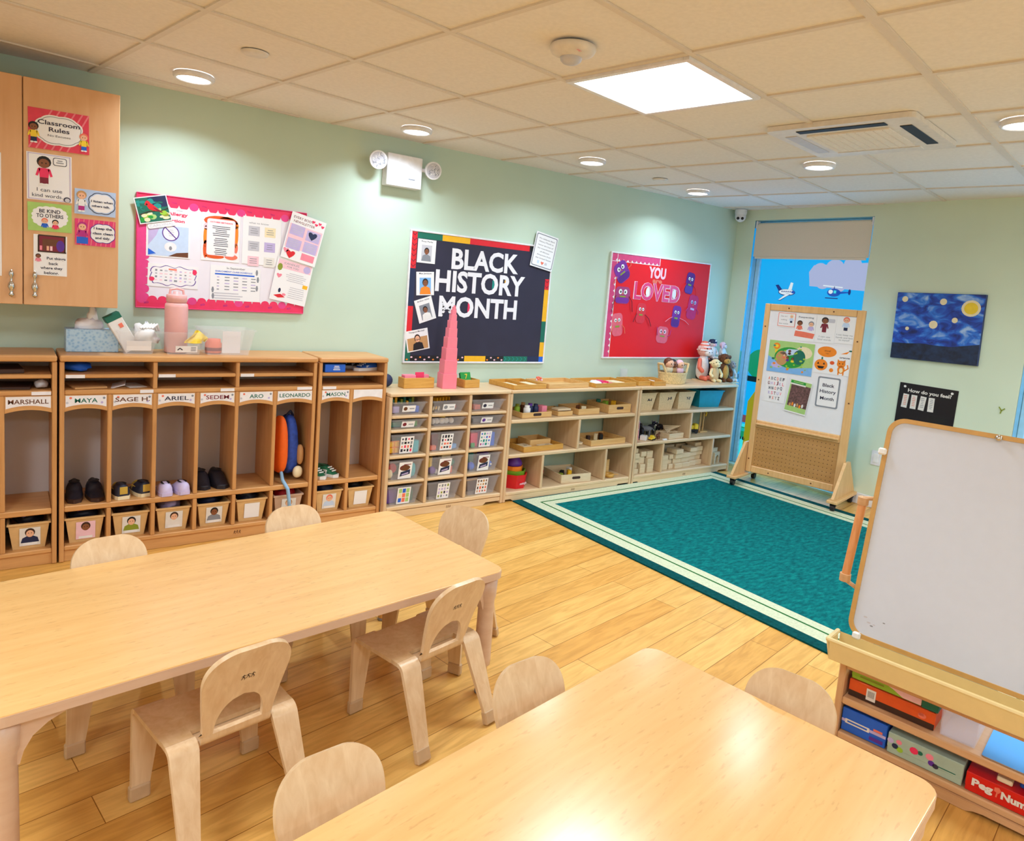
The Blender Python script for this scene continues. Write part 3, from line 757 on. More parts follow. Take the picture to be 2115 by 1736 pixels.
def scallop(f, cx, cy, w, h, n, amp, z, m, extra=0):
    P = []
    k = n*8
    for i in range(k):
        a = 2*pi*i/k; r = 1 + amp*abs(sin(n*a/2))
        ca, sa = cos(a), sin(a)
        q = (abs(ca)**2.6 + abs(sa)**2.6)**(-1/2.6)
        P.append((cx + (w/2+extra)*q*ca*r, cy + (h/2+extra)*q*sa*r))
    f.flat(P, z, m)
def heart(f, x, y, s, z, m, rot=0):
    P = []
    for i in range(20):
        a = 2*pi*i/20; hx = .55*sin(a)**3*s; hy = s*(.45*cos(a) - .18*cos(2*a) - .07*cos(3*a))
        P.append((x + cos(rot)*hx - sin(rot)*hy, y + sin(rot)*hx + cos(rot)*hy))
    f.flat(P, z, m)
def rows(f, x, y, w, n, dy, z, m, h=.004, seed=1, al='c'):
    """lines of print too small to read"""
    rnd = random.Random(seed)
    for i in range(n):
        ww = w*(.6 + .4*rnd.random()); xx = x if al == 'c' else x - w/2 + ww/2
        f.rect(xx, y - i*dy, ww, h, z, m)
ANG = {'back': 0.0, 'right': RW, 'cab': 0.0}
def sheetpaper(name, label, cat, wall, p, w, h, draw, rot=0.0, bg='paper', group=None, ang=None, th=.0012, r=0, lift=.0006):
    """thin printed sheet; p = (coordinate along the wall, height), local x right, y up, z out of the wall"""
    f = MB()
    if r: f.prism(rrect(w, h, r), 0, th, bg)
    else: f.prism([(-w/2, -h/2), (w/2, -h/2), (w/2, h/2), (-w/2, h/2)], 0, th, bg)
    if draw: draw(f, th + .0004)
    if wall == 'back': loc, a = (p[0], -lift, p[1]), 0
    elif wall == 'cab': loc, a = (p[0], -.3321-lift, p[1]), 0
    elif wall == 'right': loc, a = (-lift, p[0], p[1]), RW
    else: loc, a = wall(p[0], p[1], lift), ang
    o = f.build(name, loc=loc, rot=wallrot(a, radians(rot)))
    return tag(o, label, cat, group)
plain('laminate_white', '#f4f2f6', 0.22, var=0); plain('p_red', '#e2405a', 0.3); plain('p_stripe', '#ef7f8e', 0.3); plain('p_green', '#a9cf6e', 0.3); plain('p_blue', '#b8cdf2', 0.3); plain('p_pink', '#e63a78', 0.3)

# ------------------------------------------------------------------ posters on the cabinet doors
def d_rules(f, z):
    for i in range(9):
        x = -.115 + i*.029
        f.line([(max(-.114, x-.03), -.086), (min(.114, x+.06), .086)], .006, z, 'p_stripe') if -.1 < x < .06 else None
    scallop(f, 0, 0, .175, .125, 8, .06, z+.0002, 'white'); scallop(f, 0, 0, .163, .113, 8, .06, z+.0004, 'grey'); scallop(f, 0, 0, .158, .108, 8, .06, z+.0006, 'laminate_white')
    f.text('Classroom', 0, .030, .019, 'ink', z+.001, w=.158, bold=.02); f.text('Rules', 0, .002, .019, 'ink', z+.001, w=.078, bold=.02); f.text('No Excuses', 0, -.024, .009, 'ink', z+.001, w=.085)
    fig(f, -.095, -.02, .095, z+.0012, 'skin2', 'dark', 'yellow', 'navy'); fig(f, .094, -.035, .085, z+.0012, 'skin', 'salmon', 'yellow', 'blue')
sheetpaper('classroom_poster', 'red striped sign reading Classroom Rules on the cabinet door', 'poster', 'cab', (-5.341, 2.025), .229, .173, d_rules, 1.0, 'p_red')
def d_kind(f, z):
    f.line([(-.078, .098), (.078, .098), (.078, -.098), (-.078, -.098), (-.078, .098)], .003, z, 'lilac')
    fig(f, -.020, .025, .135, z+.0002, 'skin2', 'dark', 'crimson', 'maroon')
    f.prism(rrect(.052, .034, .008, cx=.040, cy=.073), z-.0004, z+.0003, 'ink'); f.prism(rrect(.047, .029, .007, cx=.040, cy=.073), z, z+.0005, 'laminate_white'); rows(f, .04, .078, .03, 2, .009, z+.0008, 'grey', .004)
    f.text('I can use', 0, -.056, .015, 'ink', z+.0006, w=.095); f.text('kind words.', -.008, -.081, .015, 'ink', z+.0006, w=.115)
    f.disc(.066, -.090, .014, .012, z+.0006, 'ink', n=12); f.disc(.067, -.092, .010, .009, z+.0008, 'lgrey', n=12)
sheetpaper('classroom_poster', 'white poster reading I can use kind words, on the cabinet door', 'poster', 'cab', (-5.377, 1.816), .169, .205, d_kind, .6, 'laminate_white')
def d_bekind(f, z):
    scallop(f, 0, .002, .130, .088, 16, .07, z, 'laminate_white')
    f.text('BE KIND', 0, .027, .016, 'ink', z+.0005, w=.080, bold=.02); f.text('TO OTHERS', 0, .006, .016, 'ink', z+.0005, w=.102, bold=.02)
    fig(f, -.020, -.034, .062, z+.0008, 'skin', 'salmon', 'blue', 'blue', False); fig(f, .020, -.038, .062, z+.0008, 'skin', 'dark', 'crimson', 'red', False)
sheetpaper('classroom_poster', 'green poster reading Be kind to others, on the cabinet door', 'poster', 'cab', (-5.375, 1.640), .166, .125, d_bekind, 1.0, 'p_green')
def d_put(f, z):
    f.rect(.006, .052, .098, .070, z, 'maroon'); f.rect(.006, .088, .104, .006, z+.0002, 'dbrown'); f.rect(.006, .016, .108, .006, z+.0002, 'dbrown')
    for x in (-.045, .055): f.rect(x, .052, .006, .07, z+.0002, 'dbrown')
    f.rect(.0, .058, .06, .03, z+.0003, 'brown'); f.disc(.038, .045, .016, .026, z+.0004, 'purple', n=12)
    for i in range(4): f.rect(-.036+.013*i, .032, .009, .02, z+.0004, ('pink', 'brown', 'skin', 'lpink')[i])
    fig(f, -.046, -.02, .052, z+.0005, 'skin2', 'dbrown', 'pink', 'pink', False)
    for i, (tx, ww, xx) in enumerate((('Put things', .072, .022), ('back', .036, .012), ('where they', .084, .004), ('belong.', .056, .004))): f.text(tx, xx, -.014-.022*i, .012, 'ink', z+.0006, w=ww, bold=.02)
sheetpaper('classroom_poster', 'white poster reading Put things back where they belong, on the cabinet door', 'poster', 'cab', (-5.373, 1.470), .127, .182, d_put, 0, 'laminate_white')
def d_listen(f, z):
    scallop(f, .026, 0, .098, .086, 8, .07, z, 'ink', .003); scallop(f, .026, 0, .098, .086, 8, .07, z+.0003, 'p_blue'); scallop(f, .026, 0, .090, .078, 8, .07, z+.0005, 'laminate_white')
    f.text('I listen when', .027, .008, .010, 'navy', z+.001, w=.088, bold=.03); f.text('others talk.', .022, -.013, .010, 'navy', z+.001, w=.074, bold=.03)
    fig(f, -.055, .0, .10, z+.0012, 'skin', 'tan', 'white', 'magenta')
sheetpaper('classroom_poster', 'pale blue poster reading I listen when others talk, on the cabinet door', 'poster', 'cab', (-5.199, 1.728), .165, .114, d_listen, -.3, 'p_blue')
def d_keep(f, z):
    for i in range(8): f.line([(-.078+.02*i, -.058), (-.065+.02*i, .058)], .004, z, 'p_stripe')
    scallop(f, .030, .0, .092, .080, 8, .07, z+.0002, 'purple', .003); scallop(f, .030, .0, .092, .080, 8, .07, z+.0004, 'laminate_white')
    for i, (tx, ww) in enumerate((('I keep the', .074), ('class clean', .082), ('and tidy.', .062))): f.text(tx, .030, .022-.022*i, .011, 'navy', z+.001, w=ww, bold=.03)
    fig(f, -.052, -.002, .10, z+.0008, 'skin', 'magenta', 'magenta', 'blue'); f.rect(-.052, -.038, .045, .03, z+.0014, 'blue')
sheetpaper('classroom_poster', 'pink poster reading I keep the class clean and tidy, on the cabinet door', 'poster', 'cab', (-5.198, 1.590), .163, .120, d_keep, .3, 'p_pink')
sheetpaper('paper_sheet', 'white paper on the next cabinet door, cut by the left edge of the picture', 'paper', 'cab', (-5.660, 1.630), .216, .53, lambda f, z: rows(f, 0, .2, .16, 14, .028, z, 'lgrey', .006), 0, 'laminate_white')

# ------------------------------------------------------------------ notice boards
def noticeboard(label, cx, cz, w, h, face, frame='white_metal', rot=0, fw=.012, th=.018):
    t = thing('bulletin_board', label, 'notice board', (cx, -.001, cz), wallrot(0, radians(rot)))
    MB().prism(rrect(w-.004, h-.004, .002), 0, th-.005, face).build('board_face', t)
    f = MB()
    for c, s in (((0, h/2-fw/2), (w, fw)), ((0, -h/2+fw/2), (w, fw)), ((-w/2+fw/2, 0), (fw, h-2*fw)), ((w/2-fw/2, 0), (fw, h-2*fw))): f.box((c[0], c[1], th/2), (s[0], s[1], th), frame, .002)
    f.build('frame', t)
    return t, th-.005
LF1 = .0200
plain('b1_paper', '#efe9f4', 0.7, var=.02, vs=8)
t, zf = noticeboard('white notice board with a scalloped pink border, beside the wall cabinet', -4.537, 1.534, .900, .600, 'b1_paper', 'p_pink', .3, fw=.006)
f = MB(); z = zf+.0008
def trim(f, x0, x1, y0, y1, dx, dy, n, m, side):
    pass
W_, H_ = .888, .588; bw = .040
def border(f, horiz, pos, a, b, inward, m, n, z):
    # band + half-round scallops on its inner side
    st = (b-a)/n
    if horiz: f.rect((a+b)/2, pos + inward*bw/2, b-a, bw, z, m)
    else: f.rect(pos + inward*bw/2, (a+b)/2, bw, b-a, z, m)
    for i in range(n):
        c = a + st*(i+.5); mm = m if (i*7) % 5 or m != 'crimson' else 'hotpink'
        if horiz: f.disc(c, pos + inward*bw, st*.48, st*.42, z+.0003, mm, n=14)
        else: f.disc(pos + inward*bw, c, st*.42, st*.48, z+.0003, mm, n=14)
border(f, True, H_/2, -W_/2, W_/2, -1, 'crimson', 18, z); border(f, True, -H_/2, -W_/2, W_/2, 1, 'crimson', 18, z+.0008); border(f, False, -W_/2, -H_/2+.03, H_/2-.03, 1, 'hotpink', 12, z+.0004)
for x in (-.40, -.27, -.12, .0, .12, .25, .36): f.text('xo', x, -H_/2+.026, .016, 'magenta', z+.0014, rot=.2, bold=.02); f.text('love', x, H_/2-.028, .010, 'magenta', z+.0014, rot=-.1)
f.build('scalloped_border', t)
lift1 = .0190
def onboard(name, label, cat, p, w, h, draw, rot=0, bg='laminate_white', lift=.0152, **k): return sheetpaper(name, label, cat, 'back', p, w, h, draw, rot, bg, lift=lift, **k)
def d_bird(f, z):
    rnd = random.Random(5); w, h = .148, .126
    f.rect(0, 0, w, h, z, 'dgreen'); f.rect(.03, .03, w-.06, h-.06, z+.0002, 'navy')
    for i in range(46):
        x, y = (rnd.random()-.5)*(w-.02), (rnd.random()-.5)*(h-.02)
        m = rnd.choice(['teal', 'navy', 'dgreen'] if y > .0 else ['lime', 'green', 'dgreen', 'cream', 'lgreen', 'olive'])
        f.disc(x, y, min(.012+.008*rnd.random(), w/2-abs(x)), min(.006+.008*rnd.random(), h/2-abs(y)), z+.0004+.00001*i, m, n=9)
    f.line([(-.07, -.02), (-.02, -.008), (.03, -.014), (.072, -.004)], .004, z+.0012, 'dbrown')
    f.flat([(-.028, .042), (-.018, .048), (-.010, .036), (.010, .016), (.028, -.006), (.022, -.012), (-.004, -.006), (-.020, .004), (-.026, .022), (-.036, .026)], z+.0014, 'red')
    f.disc(-.018, .033, .011, .012, z+.0015, 'red', n=12); f.flat([(.0, .010), (.028, -.006), (.044, -.022), (.036, -.022), (.012, -.006)], z+.0016, 'maroon'); f.disc(-.025, .028, .005, .005, z+.0017, 'dark', n=8)
onboard('bird_picture', 'photo card of a red bird on a branch, tilted on the notice board corner', 'picture', (-4.911, 1.751), .157, .136, d_bird, 14.2, lift=.0235)
onboard('caption_strip', 'handwritten paper strip under the red bird picture', 'paper strip', (-4.868, 1.676), .135, .026, lambda f, z: f.text('CARDINAL', 0, 0, .014, 'lgrey', z, w=.12), 14.2, 'laminate_white', lift=.0200, r=.010)
def d_allergy(f, z):
    f.rect(0, -.045, .196, .160, z, 'lblue'); f.flat([(-.098, .035), (-.04, .035), (-.06, -.02), (-.098, -.075)], z+.0003, 'lilac'); f.flat([(-.098, -.125), (-.098, -.09), (-.06, -.115)], z+.0003, 'blue')
    f.flat([(.098, -.125), (.0, -.125), (.04, -.105), (.098, -.098)], z+.0003, 'brown'); f.disc(.01, -.075, .03, .025, z+.0003, 'paper', n=16); f.disc(.01, -.082, .008, .012, z+.0006, 'grey', n=6)
    f.disc(.010, -.002, .042, .042, z+.0004, 'purple', n=30); f.disc(.010, -.002, .037, .037, z+.0006, 'laminate_white', n=30); f.line([(-.019, .028), (.038, -.030)], .005, z+.001, 'purple')
    rows(f, .012, .014, .03, 4, .01, z+.0008, 'lgrey', .004)
    f.text('Food Allergy', .005, .099, .017, 'crimson', z+.0004, w=.175, bold=.03); f.text('Information', .0, .066, .017, 'crimson', z+.0004, w=.155, bold=.03); f.text('Updated', .05, .120, .006, 'grey', z+.0004)
onboard('allergy_notice', 'notice headed Allergy with a crossed-out circle, under the bird picture', 'notice', (-4.833, 1.639), .214, .262, d_allergy, 0.2)
def d_menu1(f, z):
    f.rect(0, 0, .184, .236, z, 'laminate_white')
    for x, y, rx, ry, m in ((-.05, .10, .09, .03, 'dorange'), (.05, .095, .06, .045, 'orange'), (-.088, .0, .012, .06, 'orange'), (-.088, -.07, .012, .05, 'dorange'), (.09, .02, .012, .07, 'orange'), (.09, -.05, .010, .03, 'salmon'), (-.03, -.112, .05, .012, 'dorange'), (.07, -.108, .035, .016, 'salmon'), (-.085, .055, .016, .02, 'lpink')):
        f.disc(max(-.092+rx, min(.092-rx, x)), max(-.118+ry, min(.118-ry, y)), rx, ry, z+.0003, m, n=16)
    f.prism(rrect(.150, .200, .014), z, z+.0008, 'lpink'); f.prism(rrect(.146, .196, .013), z, z+.001, 'laminate_white')
    f.text('OCTOBER BIRTHDAYS', 0, .082, .008, 'crimson', z+.0013, w=.118, bold=.03)
    rows(f, 0, .060, .095, 6, .010, z+.0013, 'ink', .0035, 2); rows(f, 0, -.006, .09, 5, .010, z+.0013, 'ink', .0035, 3); rows(f, 0, -.062, .09, 4, .010, z+.0013, 'ink', .0035, 4)
onboard('notice_sheet', 'notice sheet with an orange and pink wavy border on the pink-edged board', 'notice', (-4.568, 1.640), .202, .260, d_menu1, -.3)
def d_menu2(f, z):
    f.text('what to know', -.02, .100, .010, 'grey', z, w=.11)
    for i in range(3):
        for k in (-1, 1):
            f.rect(k*.045, .055-.085*i, .062, .055, z, ('lgrey', 'cream', 'lgrey', 'lilac', 'lpink', 'offwhite')[i*2 + (k > 0)]); rows(f, k*.045, .068-.085*i, .045, 3, .012, z+.0004, 'grey', .003, i*3+k)
onboard('notice_sheet', 'laminated grey-white notice sheet with six small boxes on the pink-edged board', 'notice', (-4.345, 1.642), .215, .268, d_menu2, -.1)
def d_news1(f, z):
    f.text('EVERY BODY', -.03, .112, .014, 'maroon', z, w=.12); f.text('NEWSLETTER', -.02, .088, .014, 'maroon', z, w=.13); f.rect(0, 0, .20, .14, z-.0002, 'lpink')
    for x, y in ((-.05, .038), (.05, .03), (-.05, -.045), (.05, -.04)): f.rect(x, y, .085, .062, z, 'lilac'); rows(f, x, y+.022, .07, 4, .012, z+.0003, 'lgrey', .003)
    heart(f, .045, .035, .05, z+.0006, 'navy'); heart(f, -.055, -.105, .05, z+.0004, 'red'); heart(f, -.085, -.09, .03, z+.0004, 'pink'); f.rect(.05, -.10, .08, .04, z+.0002, 'pink')
    for i in range(4): heart(f, .03+.02*i, .118-.012*(i % 2), .018, z+.0004, 'crimson')
onboard('newsletter', 'pink newsletter sheet tilted off the upper right of the notice board', 'newsletter', (-4.105, 1.679), .213, .276, d_news1, -13.0, lift=.0250)
def d_news2(f, z):
    f.rect(0, .09, .2, .05, z-.0002, 'lpink'); f.text('CANDLES', -.02, .098, .012, 'grey', z, w=.09); f.text('FOR YOU', -.01, .080, .010, 'grey', z, w=.07); f.disc(.075, .088, .022, .022, z, 'lilac', n=14); f.disc(-.085, .07, .015, .022, z, 'olive', n=8)
    rows(f, .02, .045, .13, 5, .011, z, 'lgrey', .004); heart(f, -.08, .02, .028, z, 'pink'); f.rect(.085, -.015, .03, .022, z, 'gold'); rows(f, .04, -.035, .1, 6, .012, z, 'lgrey', .004, 5)
    f.flat([(-.09, -.1), (-.05, -.085), (-.02, -.1), (-.06, -.11)], z, 'red'); f.disc(-.06, -.065, .008, .014, z, 'navy', n=8); f.disc(-.03, -.085, .012, .008, z, 'pink', n=8)
onboard('newsletter', 'second tilted newsletter sheet, below the pink one on the notice board', 'newsletter', (-4.165, 1.425), .216, .255, d_news2, -10.2, lift=.0200)
def d_squig(f, z):
    P = []
    for i in range(80):
        a = 2*pi*i/80; q = (abs(cos(a))**4 + abs(sin(a))**4)**-.25
        P.append((q*cos(a)*.112 + .004*sin(9*a), q*sin(a)*.050 + .005*sin(11*a)))
    f.flat(P, z, 'purple'); f.flat([(x*.965, y*.94) for x, y in P], z+.0003, 'laminate_white')
    rnd = random.Random(8)
    for i in range(8):
        for k in range(4): f.rect(-.085+.024*i, .026-.017*k, .008+.008*rnd.random(), .004+.006*rnd.random(), z+.0006, rnd.choice(['lgrey', 'grey', 'lilac', 'lpink']))
    f.rect(-.005, .035, .04, .008, z+.0007, 'salmon'); f.disc(-.105, -.022, .014, .012, z+.0008, 'crimson', n=7); f.disc(.105, .03, .012, .016, z+.0008, 'crimson', n=7)
onboard('notice_sheet', 'wide white sheet with a purple wavy outline, low on the pink-edged board', 'notice', (-4.805, 1.409), .250, .122, d_squig, -1.1)
def d_sched(f, z):
    f.text('In September', .0, .083, .010, 'ink', z, w=.10); f.text('ENRICHMENT CLASS SCHEDULE', -.01, .064, .008, 'blue', z, w=.20, bold=.02); f.rect(-.005, .049, .215, .008, z, 'blue')
    for i in range(5):
        for k in range(5): f.rect(-.095+.048*k, .032-.017*i, .026 if k else .012, .005, z, 'grey' if (i+k) % 3 else 'lilac')
    rows(f, -.02, -.058, .19, 3, .014, z, 'lgrey', .006, 3, 'l')
    for x, y in ((.115, .07), (.122, .03), (.118, -.02), (-.122, -.04), (-.12, -.075)): f.disc(x, y, .007, .018, z, 'grey', n=6)
onboard('notice_sheet', 'schedule sheet with blue heading bars, low on the pink-edged board', 'notice', (-4.482, 1.391), .273, .195, d_sched, -.1)

# black board
plain('b2_paper', '#2b2940', 0.75, var=.08, vs=6)
t, zf = noticeboard('black notice board with big white letters and a colour-block border', -2.795, 1.3815, 1.205, .885, 'b2_paper', 'white_metal', .0)
f = MB(); z = zf+.0008; bw = .040; W_, H_ = 1.180, .860
def seg(side, a, b, m, deco=None):
    n_ = int(max(1, (b-a)/.032))
    if side in 'tb':
        y = (H_/2-bw/2)*(1 if side == 't' else -1); f.rect((a+b)/2, y, b-a, bw, z, m)
        for i in range(n_ if deco else 0):
            x = a + (b-a)*(i+.5)/n_; (f.disc(x, y + .008*((i % 2)*2-1), .009, .006, z+.0004, deco if i % 3 else 'orange', n=6) if deco != 'dgreen' else f.line([(x-.010, y-.014), (x+.006, y), (x-.010, y+.014)], .005, z+.0004, 'teal'))
    else:
        x = (W_/2-bw/2)*(1 if side == 'r' else -1); f.rect(x, (a+b)/2, bw, b-a, z+.0002, m)
        for i in range(n_ if deco else 0):
            y = a + (b-a)*(i+.5)/n_; f.line([(x-.016, y+.010), (x, y-.006), (x+.016, y+.010)], .005, z+.0006, deco)
seg('t', -.55, -.36, 'dgreen'); seg('t', -.36, -.14, 'gold'); seg('t', -.14, .38, 'red'); seg('t', .38, .59, 'black')
seg('l', .19, .43, 'red', 'maroon'); seg('l', -.06, .19, 'navy'); seg('l', -.27, -.06, 'red'); seg('l', -.43, -.27, 'dgreen')
seg('b', -.59, -.12, 'black', 'lpink'); seg('b', -.12, .06, 'gold'); seg('b', .06, .22, 'black', 'lpink'); seg('b', .22, .44, 'dgreen', 'dgreen'); seg('b', .44, .59, 'navy')
seg('r', .12, .20, 'red', 'maroon'); seg('r', -.12, .12, 'gold'); seg('r', -.28, -.12, 'dgreen'); seg('r', -.39, -.28, 'gold'); seg('r', -.43, -.39, 'blue')
f.build('colour_block_border', t)
plain('letter_white', '#f1eff8', 0.5, var=0)
def letters(word, x0, x1, zc, h, rot):
    f = MB(); x = 0
    f.text(word, 0, 0, h, 'letter_white', 0, w=x1-x0, bold=.032)
    o = MB(); n = len(f.v)
    o.v = [(a, b, .002) for a, b, _ in f.v]; o.f = f.f; o.mi = f.mi; o.sm = f.sm; o.ms = f.ms
    ob = o.build('lettering', t, loc=((x0+x1)/2 + 2.795, zc-1.3815, zf), rot=(0, 0, radians(rot)))
    return ob
letters('BLACK', -3.073, -2.507, 1.662, .140, 0.6); letters('HISTORY', -3.190, -2.436, 1.505, .146, 0.2); letters('MONTH', -3.150, -2.490, 1.332, .142, 0.2)
for x, zz, m in ((-2.707, 1.505, 'teal'), (-2.600, 1.530, 'gold'), (-2.900, 1.332, 'crimson')): MB().rect(x+2.795, zz-1.3815, .034, .066 if m != 'gold' else .03, zf+.0012, m).build('letter_fill', t)
def portrait(top, draw, h):
    def d(f, z):
        f.text(top, 0, h/2-.014, .010, 'ink', z, w=min(.118, .0085*len(top)), bold=.01); draw(f, z)
    return d
def person(f, x, y, s, z, skin, hair, top, bgm, w, h):
    f.rect(x, y, w, h, z, bgm); f.flat([(x-.42*s, y-h/2), (x+.42*s, y-h/2), (x+.34*s, y-h/2+.42*s), (x+.1*s, y-h/2+.52*s), (x-.1*s, y-h/2+.52*s), (x-.34*s, y-h/2+.42*s)], z+.0003, top)
    cy = y-h/2+.74*s; f.disc(x, cy+.05*s, .22*s, .26*s, z+.0005, hair, n=16); f.disc(x, cy-.01*s, .17*s, .22*s, z+.0007, skin, n=16)
    for k in (-1, 1): f.disc(x+k*.06*s, cy+.03*s, .025*s, .018*s, z+.0009, 'dark', n=6)
    f.line([(x-.05*s, cy-.1*s), (x+.05*s, cy-.1*s)], .02*s, z+.0009, 'maroon')
grp = 'portrait cards pinned on the black board'
onboard('portrait_card', 'white card with a grey-toned photo of a seated woman, top left of the black board', 'card', (-3.271, 1.690), .137, .156, portrait('Rosa Parks', lambda f, z: person(f, 0, -.012, .085, z, 'skin2', 'dark', 'grey', 'lgrey', .078, .106), .156), -.5, group=grp)
onboard('portrait_card', 'white card with a photo of a person in an orange suit, on the black board', 'card', (-3.266, 1.477), .134, .156, portrait('Mae Jemison', lambda f, z: person(f, 0, -.016, .10, z, 'skin2', 'dark', 'orange', 'sky', .086, .110), .156), 4.0, group=grp)
onboard('portrait_card', 'tilted white card with a photo of a tennis player, on the black board', 'card', (-3.253, 1.303), .134, .158, portrait('Arthur Ashe', lambda f, z: person(f, 0, -.014, .085, z, 'skin2', 'dark', 'white', 'grey', .080, .102), .158), 19, group=grp)
onboard('portrait_card', 'tilted white card with a photo of a man in glasses, lowest on the black board', 'card', (-3.297, 1.095), .170, .143, portrait('Thurgood Marshall', lambda f, z: (person(f, 0, -.022, .10, z, 'skin', 'dbrown', 'black', 'tan', .152, .085), f.line([(-.022, .004), (.022, .004)], .003, z+.0012, 'dark')), .143), 11.5, group=grp)
def d_quote(f, z):
    f.prism(rrect(.200, .240, .014), z-.0003, z+.0002, 'grey'); f.prism(rrect(.186, .226, .010), z, z+.0005, 'laminate_white')
    for i, (tx, ww) in enumerate((('We celebrate Black', .155), ('History Month to', .14), ('honor the lives of', .145), ('the contributions', .15), ('of African', .09), ('Americans from', .135), ('the United States', .15))): f.text(tx, .002, .088-.024*i, .010, 'ink', z+.0008, w=ww)
    heart(f, .0, -.088, .026, z+.0008, 'salmon'); f.rect(.035, -.088, .022, .018, z+.0008, 'lgrey'); f.rect(-.04, -.086, .018, .022, z+.0008, 'lblue')
onboard('quote_sheet', 'white sheet with a grey border tilted on the black board top right corner', 'notice', (-2.283, 1.783), .213, .258, d_quote, -9.5, lift=.0235)

# red board
plain('b3_paper', '#e8000c', 0.6, var=.03, vs=4)
t, zf = noticeboard('red notice board with pink letters and paper monsters near the window', -.9575, 1.422, 1.255, .872, 'b3_paper', 'white_metal', .3)
f = MB(); z = zf+.0008; W_, H_ = 1.23, .846
plain('b3_trim', '#d8437a', 0.6)
f.rect(-W_/2+.03, 0, .06, H_, z, 'b3_trim'); f.rect(-.33, H_/2-.03, .56, .06, z+.0002, 'b3_trim')
for i in range(16): f.flat([(-W_/2+.060, -H_/2+.05*i+.03), (-W_/2+.060, -H_/2+.05*i+.06), (-W_/2+.042, -H_/2+.05*i+.045)], z+.0004, 'white')
for i in range(10): f.flat([(-.55+.05*i, H_/2-.06), (-.52+.05*i, H_/2-.06), (-.535+.05*i, H_/2-.042)], z+.0006, 'white')
f.rect(-W_/2+.061, 0, .004, H_, z+.0004, 'white'); f.rect(-.33, H_/2-.061, .56, .004, z+.0006, 'white'); f.rect(-.05, H_/2-.03, .005, .06, z+.0006, 'white')
f.build('pink_border', t)
def word(txt, x, zz, w, h, outer, inner, fill=None):
    f = MB()
    f.text(txt, 0, 0, h, outer, 0, w=w, bold=.05)
    if inner:
        g_ = MB(); g_.text(txt, 0, 0, h*.97, inner, .0006, w=w*.965, bold=.02); f.add(g_.v, g_.f, inner)
    f.build('lettering', t, loc=(x+.9575, zz-1.422, zf+.0016), rot=(0, 0, radians(-1)))
word('YOU', -1.028, 1.720, .215, .095, 'lpink', None); word('LOVED', -1.003, 1.555, .585, .150, 'lpink', 'p_pink'); word('are', -1.02, 1.655, .12, .04, 'salmon', None)
for x in (-1.125, -.790): MB().disc(x+.9575, 1.555-1.422, .024, .042, zf+.003, 'white', n=16).build('letter_fill', t)
# paper monsters: faces cut from paper with pipe-cleaner arms
plain('mon_purple', '#7a2a9c', .7); plain('mon_violet', '#a83a78', .7); plain('mon_rose', '#e8677c', .7); plain('mon_red', '#e23040', .7); plain('mon_mag', '#c4206a', .7); plain('mon_dk', '#5a1f86', .7)
def monster(label, x, zz, w, h, body, rot, arms, eyes='white', mouth='olive', sh=.3, foot=None):
    t = thing('paper_monster', label, 'paper craft', (x, -.0155, zz), wallrot(0, radians(rot)), 'paper monsters on the red board')
    f = MB(); r = min(w, h)*sh
    f.prism(rrect(w, h, r), 0, .0012, body)
    if foot: f.prism(rrect(w*.9, h*.32, r*.5, cy=-h*.30), .0012, .0018, foot)
    f.build('body', t)
    e = MB(); z = .0030
    for k in (-1, 1): e.disc(k*w*.17, h*.20, w*.12, w*.13, z, eyes, n=12); e.disc(k*w*.15, h*.19, w*.05, w*.06, z+.0003, 'dark', n=8)
    e.flat([(-w*.04, h*.06), (w*.04, h*.06), (0, h*.16)], z, 'orange'); e.rect(0, -h*.08, w*.4, h*.08, z, mouth)
    e.build('face', t)
    for k, (m, dx, dy) in zip((-1, 1), arms):
        MB().tube([(k*w*.45, -h*.05, .004), (k*(w*.5+dx*.5), -h*.05+dy*.3, .012), (k*(w*.5+dx), dy, .008)], .0030, m, n=6).build('arm', t)
monster('purple paper monster tilted at the top left of the red board', -1.452, 1.700, .15, .17, 'mon_purple', 35, (('salmon', .06, -.03), ('salmon', .05, .03)), foot='mon_dk')
monster('wide violet paper monster below the tilted purple one', -1.420, 1.510, .17, .14, 'mon_violet', 0, (('maroon', .03, -.14), ('maroon', .04, -.13)), foot='mon_purple')
monster('rose paper monster at the lower left of the red board', -1.448, 1.265, .12, .19, 'mon_rose', 8, (('salmon', .02, -.06), ('salmon', .02, -.08)))
monster('red paper monster below the letter L', -1.183, 1.372, .11, .17, 'mon_red', -3, (('maroon', .03, -.08), ('maroon', .08, -.10)))
monster('pale pink rounded paper monster at the bottom centre of the red board', -.890, 1.195, .15, .145, 'mon_rose', -4, (('magenta', .01, .06), ('magenta', .02, .05)), eyes='lpink')
monster('slim purple paper monster below the letter D, with long pink arms', -.735, 1.362, .11, .19, 'mon_purple', -5, (('pink', .08, -.06), ('pink', .12, -.05)), foot='mon_dk')
monster('tall purple paper monster at the upper right of the red board', -.600, 1.665, .11, .19, 'mon_dk', -8, (('red', .03, -.1), ('red', .05, -.09)), foot='purple')
monster('magenta paper monster under the tall purple one at the right', -.530, 1.455, .13, .22, 'mon_mag', -8, (('magenta', .02, -.05), ('magenta', .02, -.05)), eyes='lilac', mouth='lilac')

